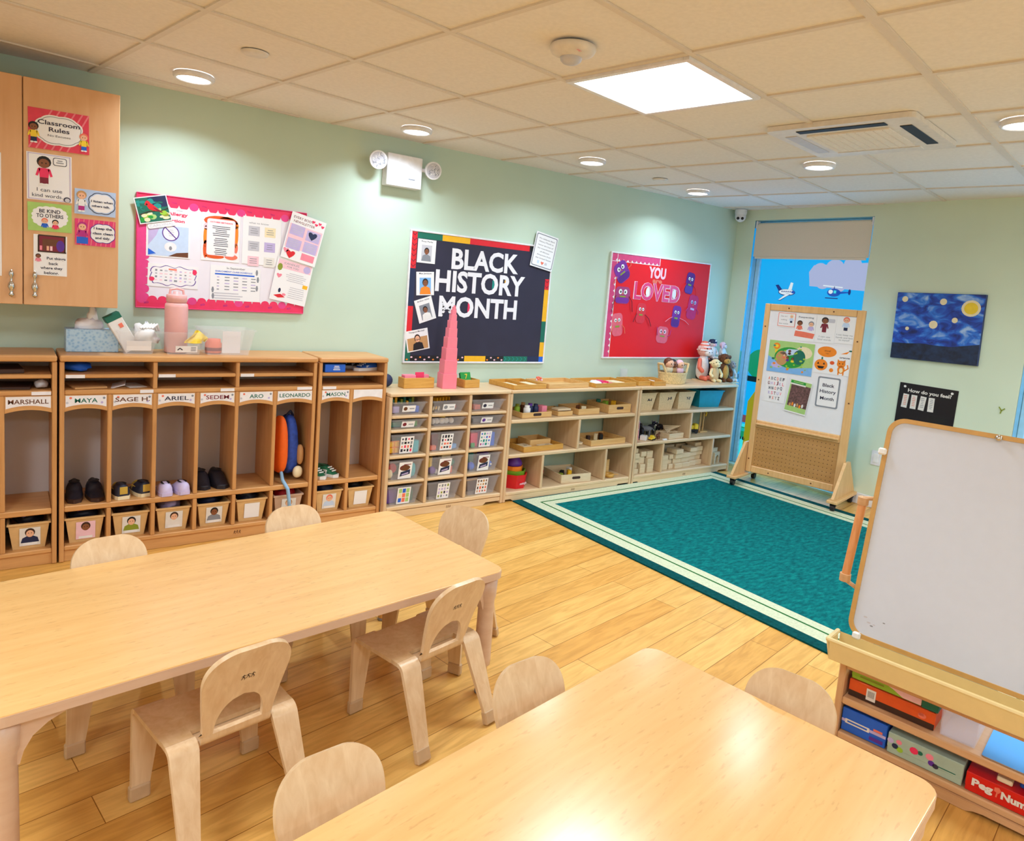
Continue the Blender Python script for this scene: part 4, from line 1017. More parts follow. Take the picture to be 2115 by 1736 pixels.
# ------------------------------------------------------------------ right wall: canvas, feelings sign, outlet, hook
def mat_canvas():
    m, t, b = _new('canvas_blue'); b.inputs['Roughness'].default_value = .5
    tc = t.nodes.new('ShaderNodeTexCoord'); mp = t.nodes.new('ShaderNodeMapping'); mp.inputs['Scale'].default_value = (5, 9, 1); ns = t.nodes.new('ShaderNodeTexNoise'); ns.inputs['Scale'].default_value = 1.6; ns.inputs['Detail'].default_value = 6; ns.inputs['Distortion'].default_value = .8
    rp = t.nodes.new('ShaderNodeValToRGB'); rp.color_ramp.elements[0].position = .32; rp.color_ramp.elements[1].position = .70
    rp.color_ramp.elements[0].color = lin('#12205e'); rp.color_ramp.elements[1].color = lin('#a9c6f0')
    e = rp.color_ramp.elements.new(.46); e.color = lin('#1d48b8'); e = rp.color_ramp.elements.new(.56); e.color = lin('#2f7ae0')
    t.links.new(tc.outputs['Object'], mp.inputs[0]); t.links.new(mp.outputs[0], ns.inputs['Vector']); t.links.new(ns.outputs['Fac'], rp.inputs[0]); t.links.new(rp.outputs[0], b.inputs['Base Color'])
mat_canvas(); plain('canvas_dark', '#182a4a', .5, var=.6, vs=22); plain('canvas_edge', '#12306a', .5)
t = thing('canvas_picture', 'blue abstract canvas with a yellow spot on the sage wall', 'painting', (-.001, -1.859, 1.457), wallrot(RW, radians(1.2)))
MB().box((0, 0, .012), (.600, .500, .024), 'canvas_edge', .002).build('stretcher', t)
f = MB(); z = .0246
f.rect(0, 0, .596, .496, z, 'canvas_blue'); f.rect(0, -.19, .596, .116, z+.0003, 'canvas_dark')
f.flat([(-.298, -.14), (-.1, -.125), (.1, -.135), (.298, -.10), (.298, -.145), (-.298, -.145)], z+.0004, 'canvas_dark')
f.disc(.215, .150, .062, .058, z+.0006, 'cream', n=20); f.disc(.215, .150, .045, .042, z+.0008, 'yellow', n=18)
for x, y, r in ((-.24, .20, .022), (.03, .19, .024), (-.02, .02, .03), (-.2, -.02, .014), (.12, .06, .02)): f.disc(x, y, r, r, z+.0006, 'cream', n=12)
f.build('painted_face', t)
def d_feel(f, z):
    f.text('How do you feel?', .012, .098, .026, 'offwhite', z, w=.305, bold=.03)
    for i in range(4):
        x = -.150 + .062*i; f.rect(x, .018, .042, .105, z+.0004, 'offwhite', rot=(-.06, .0, -.08, .02)[i]); rows(f, x, .055, .026, 6, .013, z+.0008, 'salmon' if i < 2 else 'grey', .004, i)
    for x in (-.165, .165): f.disc(x, .126, .010, .009, z+.0006, 'white', n=10)
    f.rect(.10, -.09, .13, .06, z+.0002, 'dark')
plain('sign_black', '#0b0816', .45)
sheetpaper('feelings_sign', 'black sign reading How do you feel, behind the whiteboard', 'sign', 'right', (-1.862, .868), .408, .305, d_feel, -.5, 'sign_black', th=.004)
f = MB(); f.prism(rrect(.072, .115, .006), 0, .006, 'white_metal'); f.prism(rrect(.035, .07, .004), .006, .010, 'white')
tag(f.build('wall_outlet', loc=(-.001, -1.56, .40), rot=wallrot(RW)), 'white wall outlet just left of the whiteboard', 'outlet')
f = MB(); f.line([(-.016, .02), (0, -.002), (.018, .014)], .006, .001, 'olive'); f.line([(0, -.002), (-.004, -.022)], .006, .001, 'olive')
tag(f.build('wall_hook', loc=(-.001, -2.347, .932), rot=wallrot(RW), solid=.004, off=1), 'tiny dark adhesive hook mark on the sage wall above the whiteboard', 'hook')
# ------------------------------------------------------------------ rolling display board
DA, DP = radians(-78.1), (-.409, -.686)
DX, DY = Vector((cos(DA), sin(DA))), Vector((-sin(DA), cos(DA)))
wood('peg_brown', '#b98648', '#c6935a', 'x', 1.0, .6)
plain('magnet_white', '#eeecf2', .35, var=.01)
t = thing('display_board', 'rolling wood-framed display board with papers above a pegboard, by the window', 'display board', (DP[0], DP[1], 0), DA)
f = MB(); Wd = .780; zb, zt = .105, 1.540
f.bx(0, .045, -.018, .018, zb, zt, 'frame_wood', .006, seg=2); f.bx(Wd-.06, Wd, -.018, .018, zb, zt, 'frame_wood', .006, seg=2)
f.bx(.0455, Wd-.0605, -.018, .018, zt-.055, zt, 'frame_wood', .006, seg=2); f.bx(.0455, Wd-.0605, -.018, .018, .497, .560, 'frame_wood', .006); f.bx(.0455, Wd-.0605, -.018, .018, zb, .163, 'frame_wood', .006)
for u, z in ((.20, 1.513), (.55, 1.513), (.022, 1.35), (.022, .9), (Wd-.03, 1.30), (Wd-.03, .82), (.2, .132), (.55, .132), (.02, .22), (.2, .53)): f.cyl((u, -.0185, z), (u, -.0205, z), .006, 'brown', n=10)
f.build('frame', t)
MB().bx(.0455, Wd-.0605, -.010, .008, .5605, zt-.0555, 'magnet_white').build('magnetic_panel', t)
p = MB().bx(.0455, Wd-.0605, -.010, .008, .1635, .4965, 'peg_brown')
T = FRONT(0, -.0102, 0)
for i in range(20):
    for k in range(10): p.disc(.068+.0325*i, .183+.0325*k, .0035, .0035, .0002, 'dbrown', n=6, T=T)
p.build('pegboard', t)
MB().bx(.05, Wd-.065, -.040, -.0185, .520, .536, 'frame_wood', .004).build('marker_ledge', t)
for u in (-.013, Wd+.013):
    g_ = MB(); g_.prism([(-.25, .094), (.25, .094), (.25, .105), (.05, .36), (-.05, .36), (-.25, .105)], -.0105, .0105, 'frame_wood', T=Matrix.Translation((u, 0, 0)) @ Matrix.Rotation(pi/2, 4, 'Z') @ Matrix.Rotation(pi/2, 4, 'X'))
    o = g_.build('side_foot', t)
    MB().bx(u-.04, u+.04, -.26, .26, .0705, .0935, 'frame_wood', .004).build('foot_plank', o)
    for y in (-.215, .215):
        zc = .0355 if y < 0 else .027; c = MB(); c.cyl((u-.014, y, zc), (u+.014, y, zc), .0255, 'rubber', n=18); c.bx(u-.02, u+.02, y-.012, y+.018, .045, .070, 'dark'); c.build('caster', o)
def dsp(u, v, l):
    q = DX*u - DY*(.0102+l); return (DP[0]+q.x, DP[1]+q.y, v)
def ondisp(name, label, cat, p, w, h, draw, rot=0, bg='laminate_white', lift=.0008, **k): return sheetpaper(name, label, cat, dsp, p, w, h, draw, rot, bg, ang=DA, lift=lift, **k)
def d_use(f, z):
    for i, (tx, ww) in enumerate((('Use our', .055), ('walking', .05), ('feet inside', .075))): f.text(tx, -.022, .028-.03*i, .011, 'grey', z, w=ww)
    fig(f, .038, .008, .075, z, 'skin', 'cream', 'lblue', 'navy'); f.line([(-.068, .053), (.068, .053), (.068, -.053), (-.068, -.053), (-.068, .053)], .004, z, 'salmon')
ondisp('rule_card', 'small card with a salmon border at the top left of the display board', 'card', (.190, 1.419), .138, .122, d_use)
def d_resp(f, z):
    f.text('Respecting', 0, .080, .013, 'grey', z, w=.12, bold=.03); f.flat([(-.08, -.075), (.07, -.085), (.08, -.045), (.0, -.035), (-.075, -.03)], z, 'salmon')
    fig(f, -.045, .0, .11, z+.0003, 'skin2', 'dbrown', 'salmon', 'salmon', False); fig(f, .045, .0, .11, z+.0003, 'skin', 'grey', 'lilac', 'lilac', False)
ondisp('rule_card', 'white card with two children at a table, top of the display board', 'card', (.345, 1.370), .161, .220, d_resp)
ondisp('rule_card', 'white card with a red-dressed child and a speech bubble, top of the display board', 'card', (.503, 1.370), .150, .213, lambda f, z: (fig(f, -.01, .03, .135, z, 'skin2', 'dark', 'maroon', 'maroon'), f.prism(rrect(.05, .03, .008, cx=.040, cy=.07), z, z+.0003, 'lgrey'), f.text('I can use', 0, -.058, .013, 'grey', z, w=.085), f.text('kind words', 0, -.080, .013, 'grey', z, w=.10)))
ondisp('rule_card', 'white card with a curly-haired child in blue, top right of the display board', 'card', (.651, 1.377), .143, .208, lambda f, z: (fig(f, .0, .045, .12, z, 'skin', 'salmon', 'lblue', 'navy'), f.text('I can keep my', 0, -.038, .012, 'grey', z, w=.12), f.text('hands and feet', 0, -.058, .012, 'grey', z, w=.125), f.text('to myself', 0, -.078, .012, 'grey', z, w=.08)))
def d_scene(f, z):
    w, h = .366, .260
    f.rect(0, 0, w, h, z, 'lgreen'); f.flat([(-w/2, -h/2), (w/2, -h/2), (w/2, -.06), (.02, -.085), (-.08, -.05), (-w/2, .0)], z+.0002, 'sky'); f.disc(-.10, -.07, .05, .025, z+.0004, 'lilac'); f.disc(.10, .05, .07, .05, z+.0003, 'cream')
    f.disc(-.12, .085, .028, .026, z+.0005, 'orange'); f.disc(-.12, .085, .014, .013, z+.0007, 'yellow'); f.disc(-.12, .045, .012, .02, z+.0005, 'yellow', n=8)
    f.disc(-.005, .0, .125, .085, z+.0006, 'green', n=28); f.flat([(-.09, .03), (-.02, .07), (.06, .072), (.04, .03), (-.04, .01)], z+.0008, 'lblue'); f.disc(-.07, -.01, .05, .06, z+.0008, 'tan'); f.disc(.07, .01, .05, .06, z+.0008, 'dgreen')
    for x, y, m, tp in ((-.05, .0, 'skin', 'salmon'), (-.02, -.02, 'skin2', 'purple'), (.02, -.025, 'skin2', 'yellow'), (-.01, .035, 'skin2', 'dbrown')): fig(f, x, y, .06, z+.001, m, 'dbrown', tp, 'navy', False)
    rnd = random.Random(4)
    for i in range(22): x, y = (rnd.random()-.5)*.32, (rnd.random()-.5)*.21; f.disc(x, y, .006+.008*rnd.random(), .005+.005*rnd.random(), z+.0012+.00001*i, rnd.choice(['dgreen', 'teal', 'orange', 'blue', 'lime', 'brown']) if abs(x) > .12 or abs(y) > .085 else 'lime', n=7)
ondisp('picture_poster', 'colourful jungle and sea picture poster in the middle of the display board', 'poster', (.258, 1.114), .368, .262, d_scene)
def d_orange(f, z):
    f.disc(-.048, .062, .072, .042, z, 'orange', n=26); f.text('oval', -.045, .070, .014, 'brown', z+.0004, w=.045); f.text('shape', -.045, .048, .007, 'brown', z+.0004)
    f.flat([(.055, .055), (.12, .085), (.10, .060)], z, 'orange'); f.disc(.125, .086, .014, .006, z, 'dgreen', n=8); f.text('orange', .088, .028, .014, 'ink', z, w=.075, bold=.02); f.text('color', .088, .008, .007, 'grey', z)
    f.disc(-.082, -.045, .050, .045, z, 'orange', n=20); f.rect(-.078, .008, .012, .02, z, 'dgreen')
    for k in (-1, 1): f.flat([(-.082+k*.022-.009, -.040), (-.082+k*.022+.009, -.040), (-.082+k*.022, -.022)], z+.0004, 'dark')
    f.flat([(-.110, -.055), (-.054, -.055), (-.066, -.074), (-.098, -.074)], z+.0004, 'dark')
    f.disc(.0, -.02, .018, .015, z, 'dorange', n=10); f.disc(-.0, -.078, .016, .016, z, 'orange', n=12); f.disc(.068, -.022, .032, .028, z, 'orange', n=14); f.disc(.072, -.065, .028, .032, z, 'orange', n=14); f.disc(.072, -.070, .014, .02, z+.0004, 'cream', n=10)
    for k in (-1, 1): f.flat([(.068+k*.028, .015), (.068+k*.010, .0), (.068+k*.030, -.015)], z, 'orange'); f.disc(.068+k*.012, -.018, .004, .005, z+.0004, 'dark', n=6); f.line([(.072+k*.018, -.085), (.072+k*.018, -.105)], .010, z, 'orange')
    f.line([(.098, -.07), (.122, -.05), (.115, -.025)], .009, z, 'orange')
ondisp('picture_poster', 'white poster of orange things, a pumpkin and a cat, on the display board', 'poster', (.586, 1.135), .268, .222, d_orange)
def d_abc(f, z):
    rnd = random.Random(2); cols_ = ['salmon', 'maroon', 'grey', 'lilac', 'ink', 'pink']
    for r, row in enumerate(('ABCDEF', 'GHIJKL', 'MNOPQ', 'RSTUV', 'WXYZ')):
        for i, c in enumerate(row): f.text(c, (i-(len(row)-1)/2)*.024, .082-.040*r, .026, cols_[(i*2+r) % 6], z, w=.016 if c != 'I' else .006, bold=.03)
ondisp('alphabet_sheet', 'white alphabet sheet at the left of the display board', 'poster', (.168, .845), .173, .228, d_abc, lift=.0004)
plain('bark', '#6a4a48', .7, var=.5, vs=60)
def d_photo(f, z):
    w, h = .168, .256; f.rect(0, 0, w, h, z, 'lgreen'); f.rect(.006, .005, w-.012, h-.075, z+.0002, 'bark'); f.rect(-.02, .112, w-.05, .022, z+.0003, 'green'); f.rect(-.02, .096, w-.045, .012, z+.0004, 'offwhite'); f.rect(-.02, .113, .08, .006, z+.0006, 'lgreen')
    for i in range(6): f.disc(-.05+.02*i, -.075+.008*(i % 2), .008, .016, z+.0005, ('tan', 'orange', 'offwhite')[i % 3], n=8)
ondisp('photo_sheet', 'green-edged photo sheet of brown bark, tilted at the bottom of the display board', 'poster', (.361, .808), .176, .276, d_photo, -6, lift=.006)
def d_bhm(f, z):
    f.prism(rrect(.172, .243, .014), z-.0003, z+.0001, 'grey'); f.prism(rrect(.148, .219, .010), z, z+.0003, 'laminate_white')
    for i, (tx, ww) in enumerate((('Black', .090), ('History', .122), ('Month', .105))): f.text(tx, 0, .056-.052*i, .026, 'ink', z+.0006, w=ww, bold=.02)
ondisp('month_sheet', 'white sheet with a grey frame reading Black History Month, on the display board', 'poster', (.583, .878), .180, .252, d_bhm)

# ------------------------------------------------------------------ whiteboard easel with shelves
EA = radians(-80); EP = Vector((-3.137, -3.442))
plain('marker_board', '#d9dff0', 0.16, var=.01); plain('tray_cream', '#f0d79a', .35, var=.02); plain('easel_frame', '#cf9f58', .45); plain('clip_white', '#f4f4f4', .35)
wood('easel_wood', '#d2a274', '#dfb388', 'x', 1.0, .42); wood('easel_wood_v', '#d2a274', '#dfb388', 'z', 1.0, .42)
t = thing('whiteboard_easel', 'wooden easel with a big whiteboard, cream tray and book shelves below', 'easel', (EP.x, EP.y, 0), EA)
u0, u1, dp = -.400, .335, .30
for a in (u0, u1-.022): MB().bx(a, a+.022, .0, dp, .001, .332, 'easel_wood_v', .004).build('side_panel', t)
for z0, z1 in ((.032, .056), (.158, .184)): MB().bx(u0+.0225, u1-.0225, .001, dp, z0, z1, 'easel_wood', .004).build('shelf', t)
MB().bx(u0+.0225, u1-.0225, .001, .02, .285, .332, 'easel_wood', .003).build('front_rail', t)
k = MB(); k.prism([(u0+.0005, .001), (.015, .001), (.035, .010), (.06, .014), (u1-.0005, .014), (u1-.0005, .0315), (u0+.0005, .0315)], -.001, .018, 'easel_wood', T=FRONT(0, .010, 0)); k.build('kick_board', t)
# tray: an open trough
tr = MB(); ty0, ty1 = -.085, .004; b0, b1 = u0-.026, u1+.026
P = [(ty0-.008, .405), (ty0+.004, .338), (ty0+.012, .333), (ty1-.006, .333), (ty1, .340), (ty1, .405)]
tr.sheet([[(b0+.012, y, z) for y, z in P]] + [[(b1-.012, y, z) for y, z in P]], 'tray_cream', smooth=False)
for xx, sgn in ((b0+.012, -1), (b1-.012, 1)):
    tr.add([(xx + (sgn*.010 if z > .38 else 0), y, z) for y, z in P], [tuple(range(6))], 'tray_cream')
    tr.sheet([[(xx, y, z) for y, z in (P[0], P[5])], [(xx+sgn*.012, y, z+.001) for y, z in (P[0], P[5])]], 'tray_cream')
tr.tube([(b0+.004, ty0-.004, .405), (b1-.004, ty0-.004, .405)], .0055, 'tray_cream', n=8); tr.tube([(b0+.004, ty0-.004, .405), (b0+.004, ty1, .405)], .0055, 'tray_cream', n=8)
tr.build('marker_tray', t, solid=.005, off=0)
# board, leaning back
LEAN = math.atan2(.146, .745)
BT = Matrix.Translation((0, .012, .405)) @ Matrix.Rotation(-LEAN, 4, 'X') @ Matrix.Rotation(pi/2, 4, 'X')
bw_, bh = .735, .765; cu = (-.397 + .338)/2
b = MB(); b.prism(rrect(bw_-.02, bh-.02, .045, 6, cu, bh/2), -.008, .002, 'marker_board', T=BT); o = b.build('whiteboard', t)
sm = MB()
for x, y, m, r in ((-.335, .06, 'lgrey', .003), (-.325, .052, 'grey', .0025), (-.318, .058, 'lgrey', .002), (-.29, .075, 'grey', .002), (-.348, .075, 'lgrey', .003)): sm.disc(x, y, r*2.2, r, .0024, m, n=7, T=BT)
sm.build('marker_smudges', o)
fr = MB(); O_ = rrect(bw_, bh, .055, 8, cu, bh/2); I_ = rrect(bw_-.030, bh-.030, .042, 8, cu, bh/2); n_ = len(O_)
V = [(x, y, .007) for x, y in O_] + [(x, y, .007) for x, y in I_] + [(x, y, -.014) for x, y in O_] + [(x, y, -.014) for x, y in I_]
fr.add(V, [(i, (i+1) % n_, n_+(i+1) % n_, n_+i) for i in range(n_)] + [(2*n_+i, i, (i+1) % n_ , 2*n_+(i+1) % n_) for i in range(n_)] + [(n_+i, 3*n_+i, 3*n_+(i+1) % n_, n_+(i+1) % n_) for i in range(n_)] + [(2*n_+i, 2*n_+(i+1) % n_, 3*n_+(i+1) % n_, 3*n_+i) for i in range(n_)], 'easel_frame', BT)
fr.build('board_frame', t)
for x, y in ((-.362, .006), (-.397, .64), (.30, .006)): MB().box((0, 0, 0), (.026, .024, .030), 'clip_white', .005, T=BT @ Matrix.Translation((x, y, .004))).build('clip', t)
c = MB(); pc = BT @ Vector((-.078, bh-.012, .008)); c.sph(pc, .011, 'chrome'); c.build('peg', t)
# board struts + side rail
for a in (u0+.03, u1-.06): MB().box((0, 0, 0), (.03, .35, .022), 'easel_wood_v', .004, T=BT @ Matrix.Translation((a+.015, .19, -.027))).build('strut', t)
hx = u0-.035
h = MB(); h.cyl((hx-.006, .075, .585), (hx+.004, .082, .845), .0145, 'peg_rail', n=14) if 'peg_rail' in MATS else None
wood('peg_rail', '#d98f52', '#e6a066', 'z', 2.0, .4)
h = MB(); h.cyl((hx-.004, .057, .580), (hx+.004, .109, .850), .0140, 'peg_rail', n=14); o = h.build('side_rail', t)
for z0, dz, dx in ((.850, .015, .004), (.580, -.028, -.004)):
    e = MB(); yb = .057 if dz < 0 else .109; e.cyl((hx+dx, yb, z0-.012), (hx+dx, yb, z0+.014), .0185, 'easel_wood', n=14); e.tube([(hx+dx, yb, z0+(.010 if dz > 0 else -.008)), (u0+.006, .012+(z0-.405)*.196+.022, z0+dz*1.1)], .0075, 'easel_wood'); e.build('rail_bracket', o)
# things on the easel's shelves
ER = Matrix.Translation((EP.x, EP.y, 0)) @ Matrix.Rotation(EA, 4, 'Z')
def onshelf(u, y, z): v = ER @ Vector((u, y, z)); return (v.x, v.y, v.z)
def gamebox(name, label, cat, u0, u1, y0, y1, z0, z1, m, deco=None, da=0, top=None):
    """box lying on the shelf; front face towards the tables"""
    t = thing(name, label, cat, onshelf((u0+u1)/2, (y0+y1)/2, z0), EA + da)
    W, D, Hh = u1-u0, y1-y0, z1-z0
    MB().bx(-W/2, W/2, -D/2, D/2, .0008, Hh*.45, m, .002).build('box_base', t)
    f = MB(); f.bx(-W/2-.001, W/2+.001, -D/2-.001, D/2+.001, Hh*.30, Hh, top or m, .002); f.build('box_lid', t)
    if deco:
        f = MB(); deco(f, W, Hh, FRONT(0, -D/2-.0014, 0)); f.build('printed_side', t)
    return t
def g_or(f, W, Hh, T): f.rect(0, .012, W, .020, .0002, 'dbrown', T=T); f.rect(-W*.23, .030, .030, .040, .0006, 'offwhite', T=T); [f.rect(-W*.23+(i-3)*.003, .032, .0012, .022, .0009, 'dark', T=T) for i in range(7)]; f.disc(W*.36, .036, .012, .009, .0006, 'salmon', T=T); f.rect(.05, .040, .10, .010, .0006, 'dorange', T=T)
gamebox('puzzle_box', 'orange and brown puzzle box on the upper shelf of the whiteboard easel', 'box', -.368, -.105, .03, .21, .185, .245, 'dorange', g_or)
def g_gr(f, W, Hh, T): f.flat([(-W*.1, Hh), (W*.1, Hh*.6), (W*.25, .004), (W*.5, .004), (W*.5, Hh)], .0004, 'lpink', T=T); f.rect(-W*.2, Hh*.5, W*.35, .006, .0008, 'olive', T=T)
gamebox('puzzle_box', 'lime green puzzle box on top of the orange one, under the cream tray', 'box', -.366, -.150, .035, .20, .246, .280, 'lime', g_gr)
gamebox('puzzle_box', 'small dark teal box lying on the end of the orange puzzle box', 'box', -.148, -.100, .03, .16, .2462, .276, 'dgreen', None)
clear('acrylic', '#e9e4f2', .28, .08)
f = MB(); f.tub(.10, .20, .095, .195, .088, .003, 'acrylic', .002)
tag(f.build('acrylic_box', loc=onshelf(-.040, .13, .1855), rot=(0, 0, EA)), 'clear empty acrylic box next to the orange puzzle box', 'box')
m, tt, bb = _new('gloss_sheet'); bb.inputs['Base Color'].default_value = lin('#a9a4ad'); bb.inputs['Metallic'].default_value = .85; bb.inputs['Roughness'].default_value = .10
f = MB(); f.prism(rrect(.27, .262, .008), 0, .004, 'gloss_sheet')
tag(f.build('mirror_sheet', loc=onshelf(.165, .140, .1848), rot=(0, 0, EA)), 'glossy mirror sheet lying on the easel shelf, reflecting the blue window', 'mirror')
def g_bl(f, W, Hh, T): f.rect(0, Hh*.48, W, .010, .0004, 'lilac', T=T); f.rect(-.02, Hh*.48, W*.55, .016, .0007, 'offwhite', T=T); f.rect(-.02, Hh*.48, W*.45, .006, .001, 'blue', T=T); f.rect(W*.3, Hh*.2, W*.3, .012, .0006, 'purple', T=T); f.rect(W*.32, .05, W*.2, .008, .0007, 'salmon', T=T)
gamebox('card_game_box', 'bright blue game box at the left of the easel bottom shelf', 'box', -.374, -.232, .02, .20, .057, .140, 'blue', g_bl)
def g_gg(f, W, Hh, T):
    for x, y, m, r in ((-.10, .045, 'lilac', .010), (-.085, .032, 'navy', .010), (-.075, .050, 'pink', .009), (-.070, .026, 'lime', .010), (-.03, .045, 'crimson', .013), (-.012, .046, 'dgreen', .008), (.015, .048, 'pink', .012), (.022, .030, 'purple', .010), (.034, .026, 'ink', .009)): f.disc(x, y, r, r*.9, .0004, m, n=9, T=T)
    f.rect(.065, .030, .05, .003, .0004, 'dgreen', T=T)
plain('box_mint', '#a9bfb0', .5)
gamebox('card_game_box', 'pale mint game box with flower prints on the easel bottom shelf', 'box', -.224, -.008, .015, .21, .057, .128, 'box_mint', g_gg)
def g_rd(f, W, Hh, T): f.text('Peg', -W*.36, .034, .024, 'offwhite', .0006, w=.055, bold=.05, T=T); f.text('Number Boards', W*.13, .034, .024, 'offwhite', .0006, w=.205, bold=.05, T=T); f.disc(-W*.235, .044, .010, .010, .0006, 'salmon', n=5, T=T); f.line([(-W*.235, .036), (-W*.24, .022)], .004, .0006, 'salmon', T=T)
plain('box_red', '#d8100c', .4)
gamebox('card_game_box', 'red game box printed Peg Number Boards on the easel bottom shelf', 'box', .002, .310, .012, .20, .057, .118, 'box_red', g_rd)
f = MB(); f.bx(-.07, .07, -.05, .05, .0005, .018, 'blue', .004)
tag(f.build('activity_book', loc=onshelf(.20, .10, .1185), rot=(0, 0, EA)), 'dark blue book lying on the red peg board box', 'book')
f = MB(); f.bx(-.02, .02, -.03, .03, .0005, .016, 'cream', .003)
tag(f.build('card_pack', loc=onshelf(.095, .06, .1185), rot=(0, 0, EA)), 'small cream card pack on top of the red box beside the blue book', 'card pack')
# ------------------------------------------------------------------ generic small builders
clear('frost', '#eeeaf4', .13, .15); clear('tub_clear', '#f4f1f6', .15, .12)
def lump(f, c, r, m, seed=0, amp=.18, n=14, k=9, flat=True):
    """crumpled soft heap"""
    rnd = random.Random(seed); ph = [(rnd.random()*6.28, rnd.randint(2, 5), rnd.randint(1, 4)) for _ in range(4)]
    V = []; F = []
    for j in range(k+1):
        th = pi*j/k
        for i in range(n):
            a = 2*pi*i/n; q = 1 + amp*sum(sin(p[1]*a + p[2]*th*1.5 + p[0]) for p in ph)/2.2
            z = cos(th)
            V.append((c[0]+r[0]*q*sin(th)*cos(a), c[1]+r[1]*q*sin(th)*sin(a), c[2]+r[2]*(max(z, -.55) if flat else z)*q))
    for j in range(k):
        for i in range(n): F.append((j*n+i, (j+1)*n+i, (j+1)*n+(i+1) % n, j*n+(i+1) % n))
    f.add(V, F, m, None, True); return f
def item(name, label, cat, loc, mb, rot=0, group=None):
    o = mb.build(name, loc=loc, rot=(0, 0, rot) if not hasattr(rot, '__len__') else rot)
    return tag(o, label, cat, group)

# ------------------------------------------------------------------ on top of the lockers
ZL = 1.0125
t = thing('tissue_box', 'blue patterned tissue box with a white tissue pulled up, on the lockers', 'tissue box', (-5.193, -.138, ZL))
m_, t_, b_ = _new('tissue_blue'); tc = t_.nodes.new('ShaderNodeTexCoord'); vo = t_.nodes.new('ShaderNodeTexVoronoi'); vo.inputs['Scale'].default_value = 70; rp = t_.nodes.new('ShaderNodeValToRGB')
rp.color_ramp.elements[0].color = lin('#7fb0dd'); rp.color_ramp.elements[1].color = lin('#b9d6ee'); rp.color_ramp.elements[1].position = .6
t_.links.new(tc.outputs['Object'], vo.inputs['Vector']); t_.links.new(vo.outputs['Distance'], rp.inputs[0]); t_.links.new(rp.outputs[0], b_.inputs['Base Color'])
MB().bx(-.112, .112, -.056, .056, 0, .112, 'tissue_blue', .003).build('carton', t)
f = MB(); f.disc(0, 0, .07, .03, .1126, 'white', n=20); f.build('opening', t)
f = MB(); lump(f, (-.015, 0, .128), (.062, .026, .034), 'paper', 3, .22, flat=False); lump(f, (.004, .002, .172), (.020, .010, .055), 'white', 7, .3, flat=False); f.build('tissue', t)
def cleartub(label, x, y, wt, wb, dt, db, h, rot=0):
    t = thing('storage_tub', label, 'tub', (x, y, ZL), rot)
    MB().tub(wt, dt, wb, db, h, .003, 'tub_clear', .006).build('tub', t)
    return t
t = cleartub('clear tub with a glove carton and white cloth, on the lockers', -5.002, -.190, .180, .128, .19, .15, .118)
MB().rect(0, .045, .110, .050, .0, 'laminate_white', T=FRONT(.002, -.0755, 0) @ Matrix.Rotation(.17, 4, 'X')).build('label_card', t)
gb = MB(); gb.box((0, 0, .10), (.072, .05, .20), 'offwhite', .003); gb.box((0, 0, .185), (.074, .052, .032), 'dgreen', .002); gb.box((.012, -.0255, .135), (.018, .002, .022), 'salmon')
item('glove_carton', 'slim white and dark green carton leaning out of the clear tub', 'carton', (-5.020, -.185, ZL+.016), gb, (0, -.52, .1))
lm = MB(); lump(lm, (0, 0, .03), (.055, .045, .055), 'white', 5, .35)
for i in range(5): lm.tube([(-.03+.014*i, -.03, .075), (.0+.014*i, -.01, .092), (.025+.012*i, .01, .06)], .006, 'white', n=6)
item('white_cloth', 'crumpled white cloth strips heaped on the clear tub beside the glove carton', 'cloth', (-4.965, -.195, ZL+.055), lm, .2)
t = cleartub('clear tub holding a pink bottle and a yellow cloth, on the lockers', -4.792, -.185, .205, .150, .20, .16, .118)
f = MB(); f.rect(0, .03, .105, .034, 0, 'laminate_white', T=FRONT(.012, -.0808, 0) @ Matrix.Rotation(.17, 4, 'X')); f.line([(-.03, .025), (-.02, .035), (-.008, .026)], .005, .0006, 'ink', T=FRONT(.0, -.0808, 0) @ Matrix.Rotation(.17, 4, 'X'))
for i in range(3): f.rect(.045, .023+.008*i, .024, .004, .0006, 'grey', T=FRONT(.0, -.0808, 0) @ Matrix.Rotation(.17, 4, 'X'))
f.build('label_card', t)
plain('bottle_pink', '#efb4b2', .35, var=.02)
t = thing('water_bottle', 'tall pale pink water bottle standing in the clear tub', 'bottle', (-4.815, -.175, ZL+.0035))
MB().lathe([(0, 0), (.052, 0), (.056, .006), (.056, .238), (.054, .252), (.044, .262), (.041, .266)], 'bottle_pink', n=32).build('body', t)
c = MB(); c.lathe([(.046, .262), (.050, .264), (.050, .298), (.046, .303), (.018, .305), (.017, .318), (0, .319)], 'bottle_pink', n=28); c.tube([(-.034, 0, .302), (-.030, 0, .327), (.0, 0, .334), (.030, 0, .327), (.034, 0, .302)], .006, 'bottle_pink', n=8); c.build('cap', t)
yc = MB(); rows_ = []
for j in range(9):
    r = []
    for i in range(7):
        u, v = i/6-.5, j/8
        r.append((u*.085 + .015*sin(5*v), -.055 + .012*sin(7*u+4*v) - .045*max(0, v-.45), .128 - .02*(1-v)*abs(u)*6 - .11*max(0, v-.40)))
    rows_.append(r)
yc.sheet(rows_, 'yellow')
o = yc.build('cleaning_cloth', loc=(-4.735, -.20, ZL), solid=.003); tag(o, 'yellow cleaning cloth hanging over the tub with the pink bottle', 'cloth')
t = cleartub('wide clear tub with a small jar and paper, rightmost on the lockers', -4.572, -.190, .265, .210, .20, .16, .140)
jr = MB(); jr.lathe([(0, 0), (.040, 0), (.042, .01), (.042, .052), (.036, .060), (.036, .075), (0, .076)], 'salmon', n=22); jr.lathe([(.0425, .012), (.0425, .03)], 'maroon', n=22)
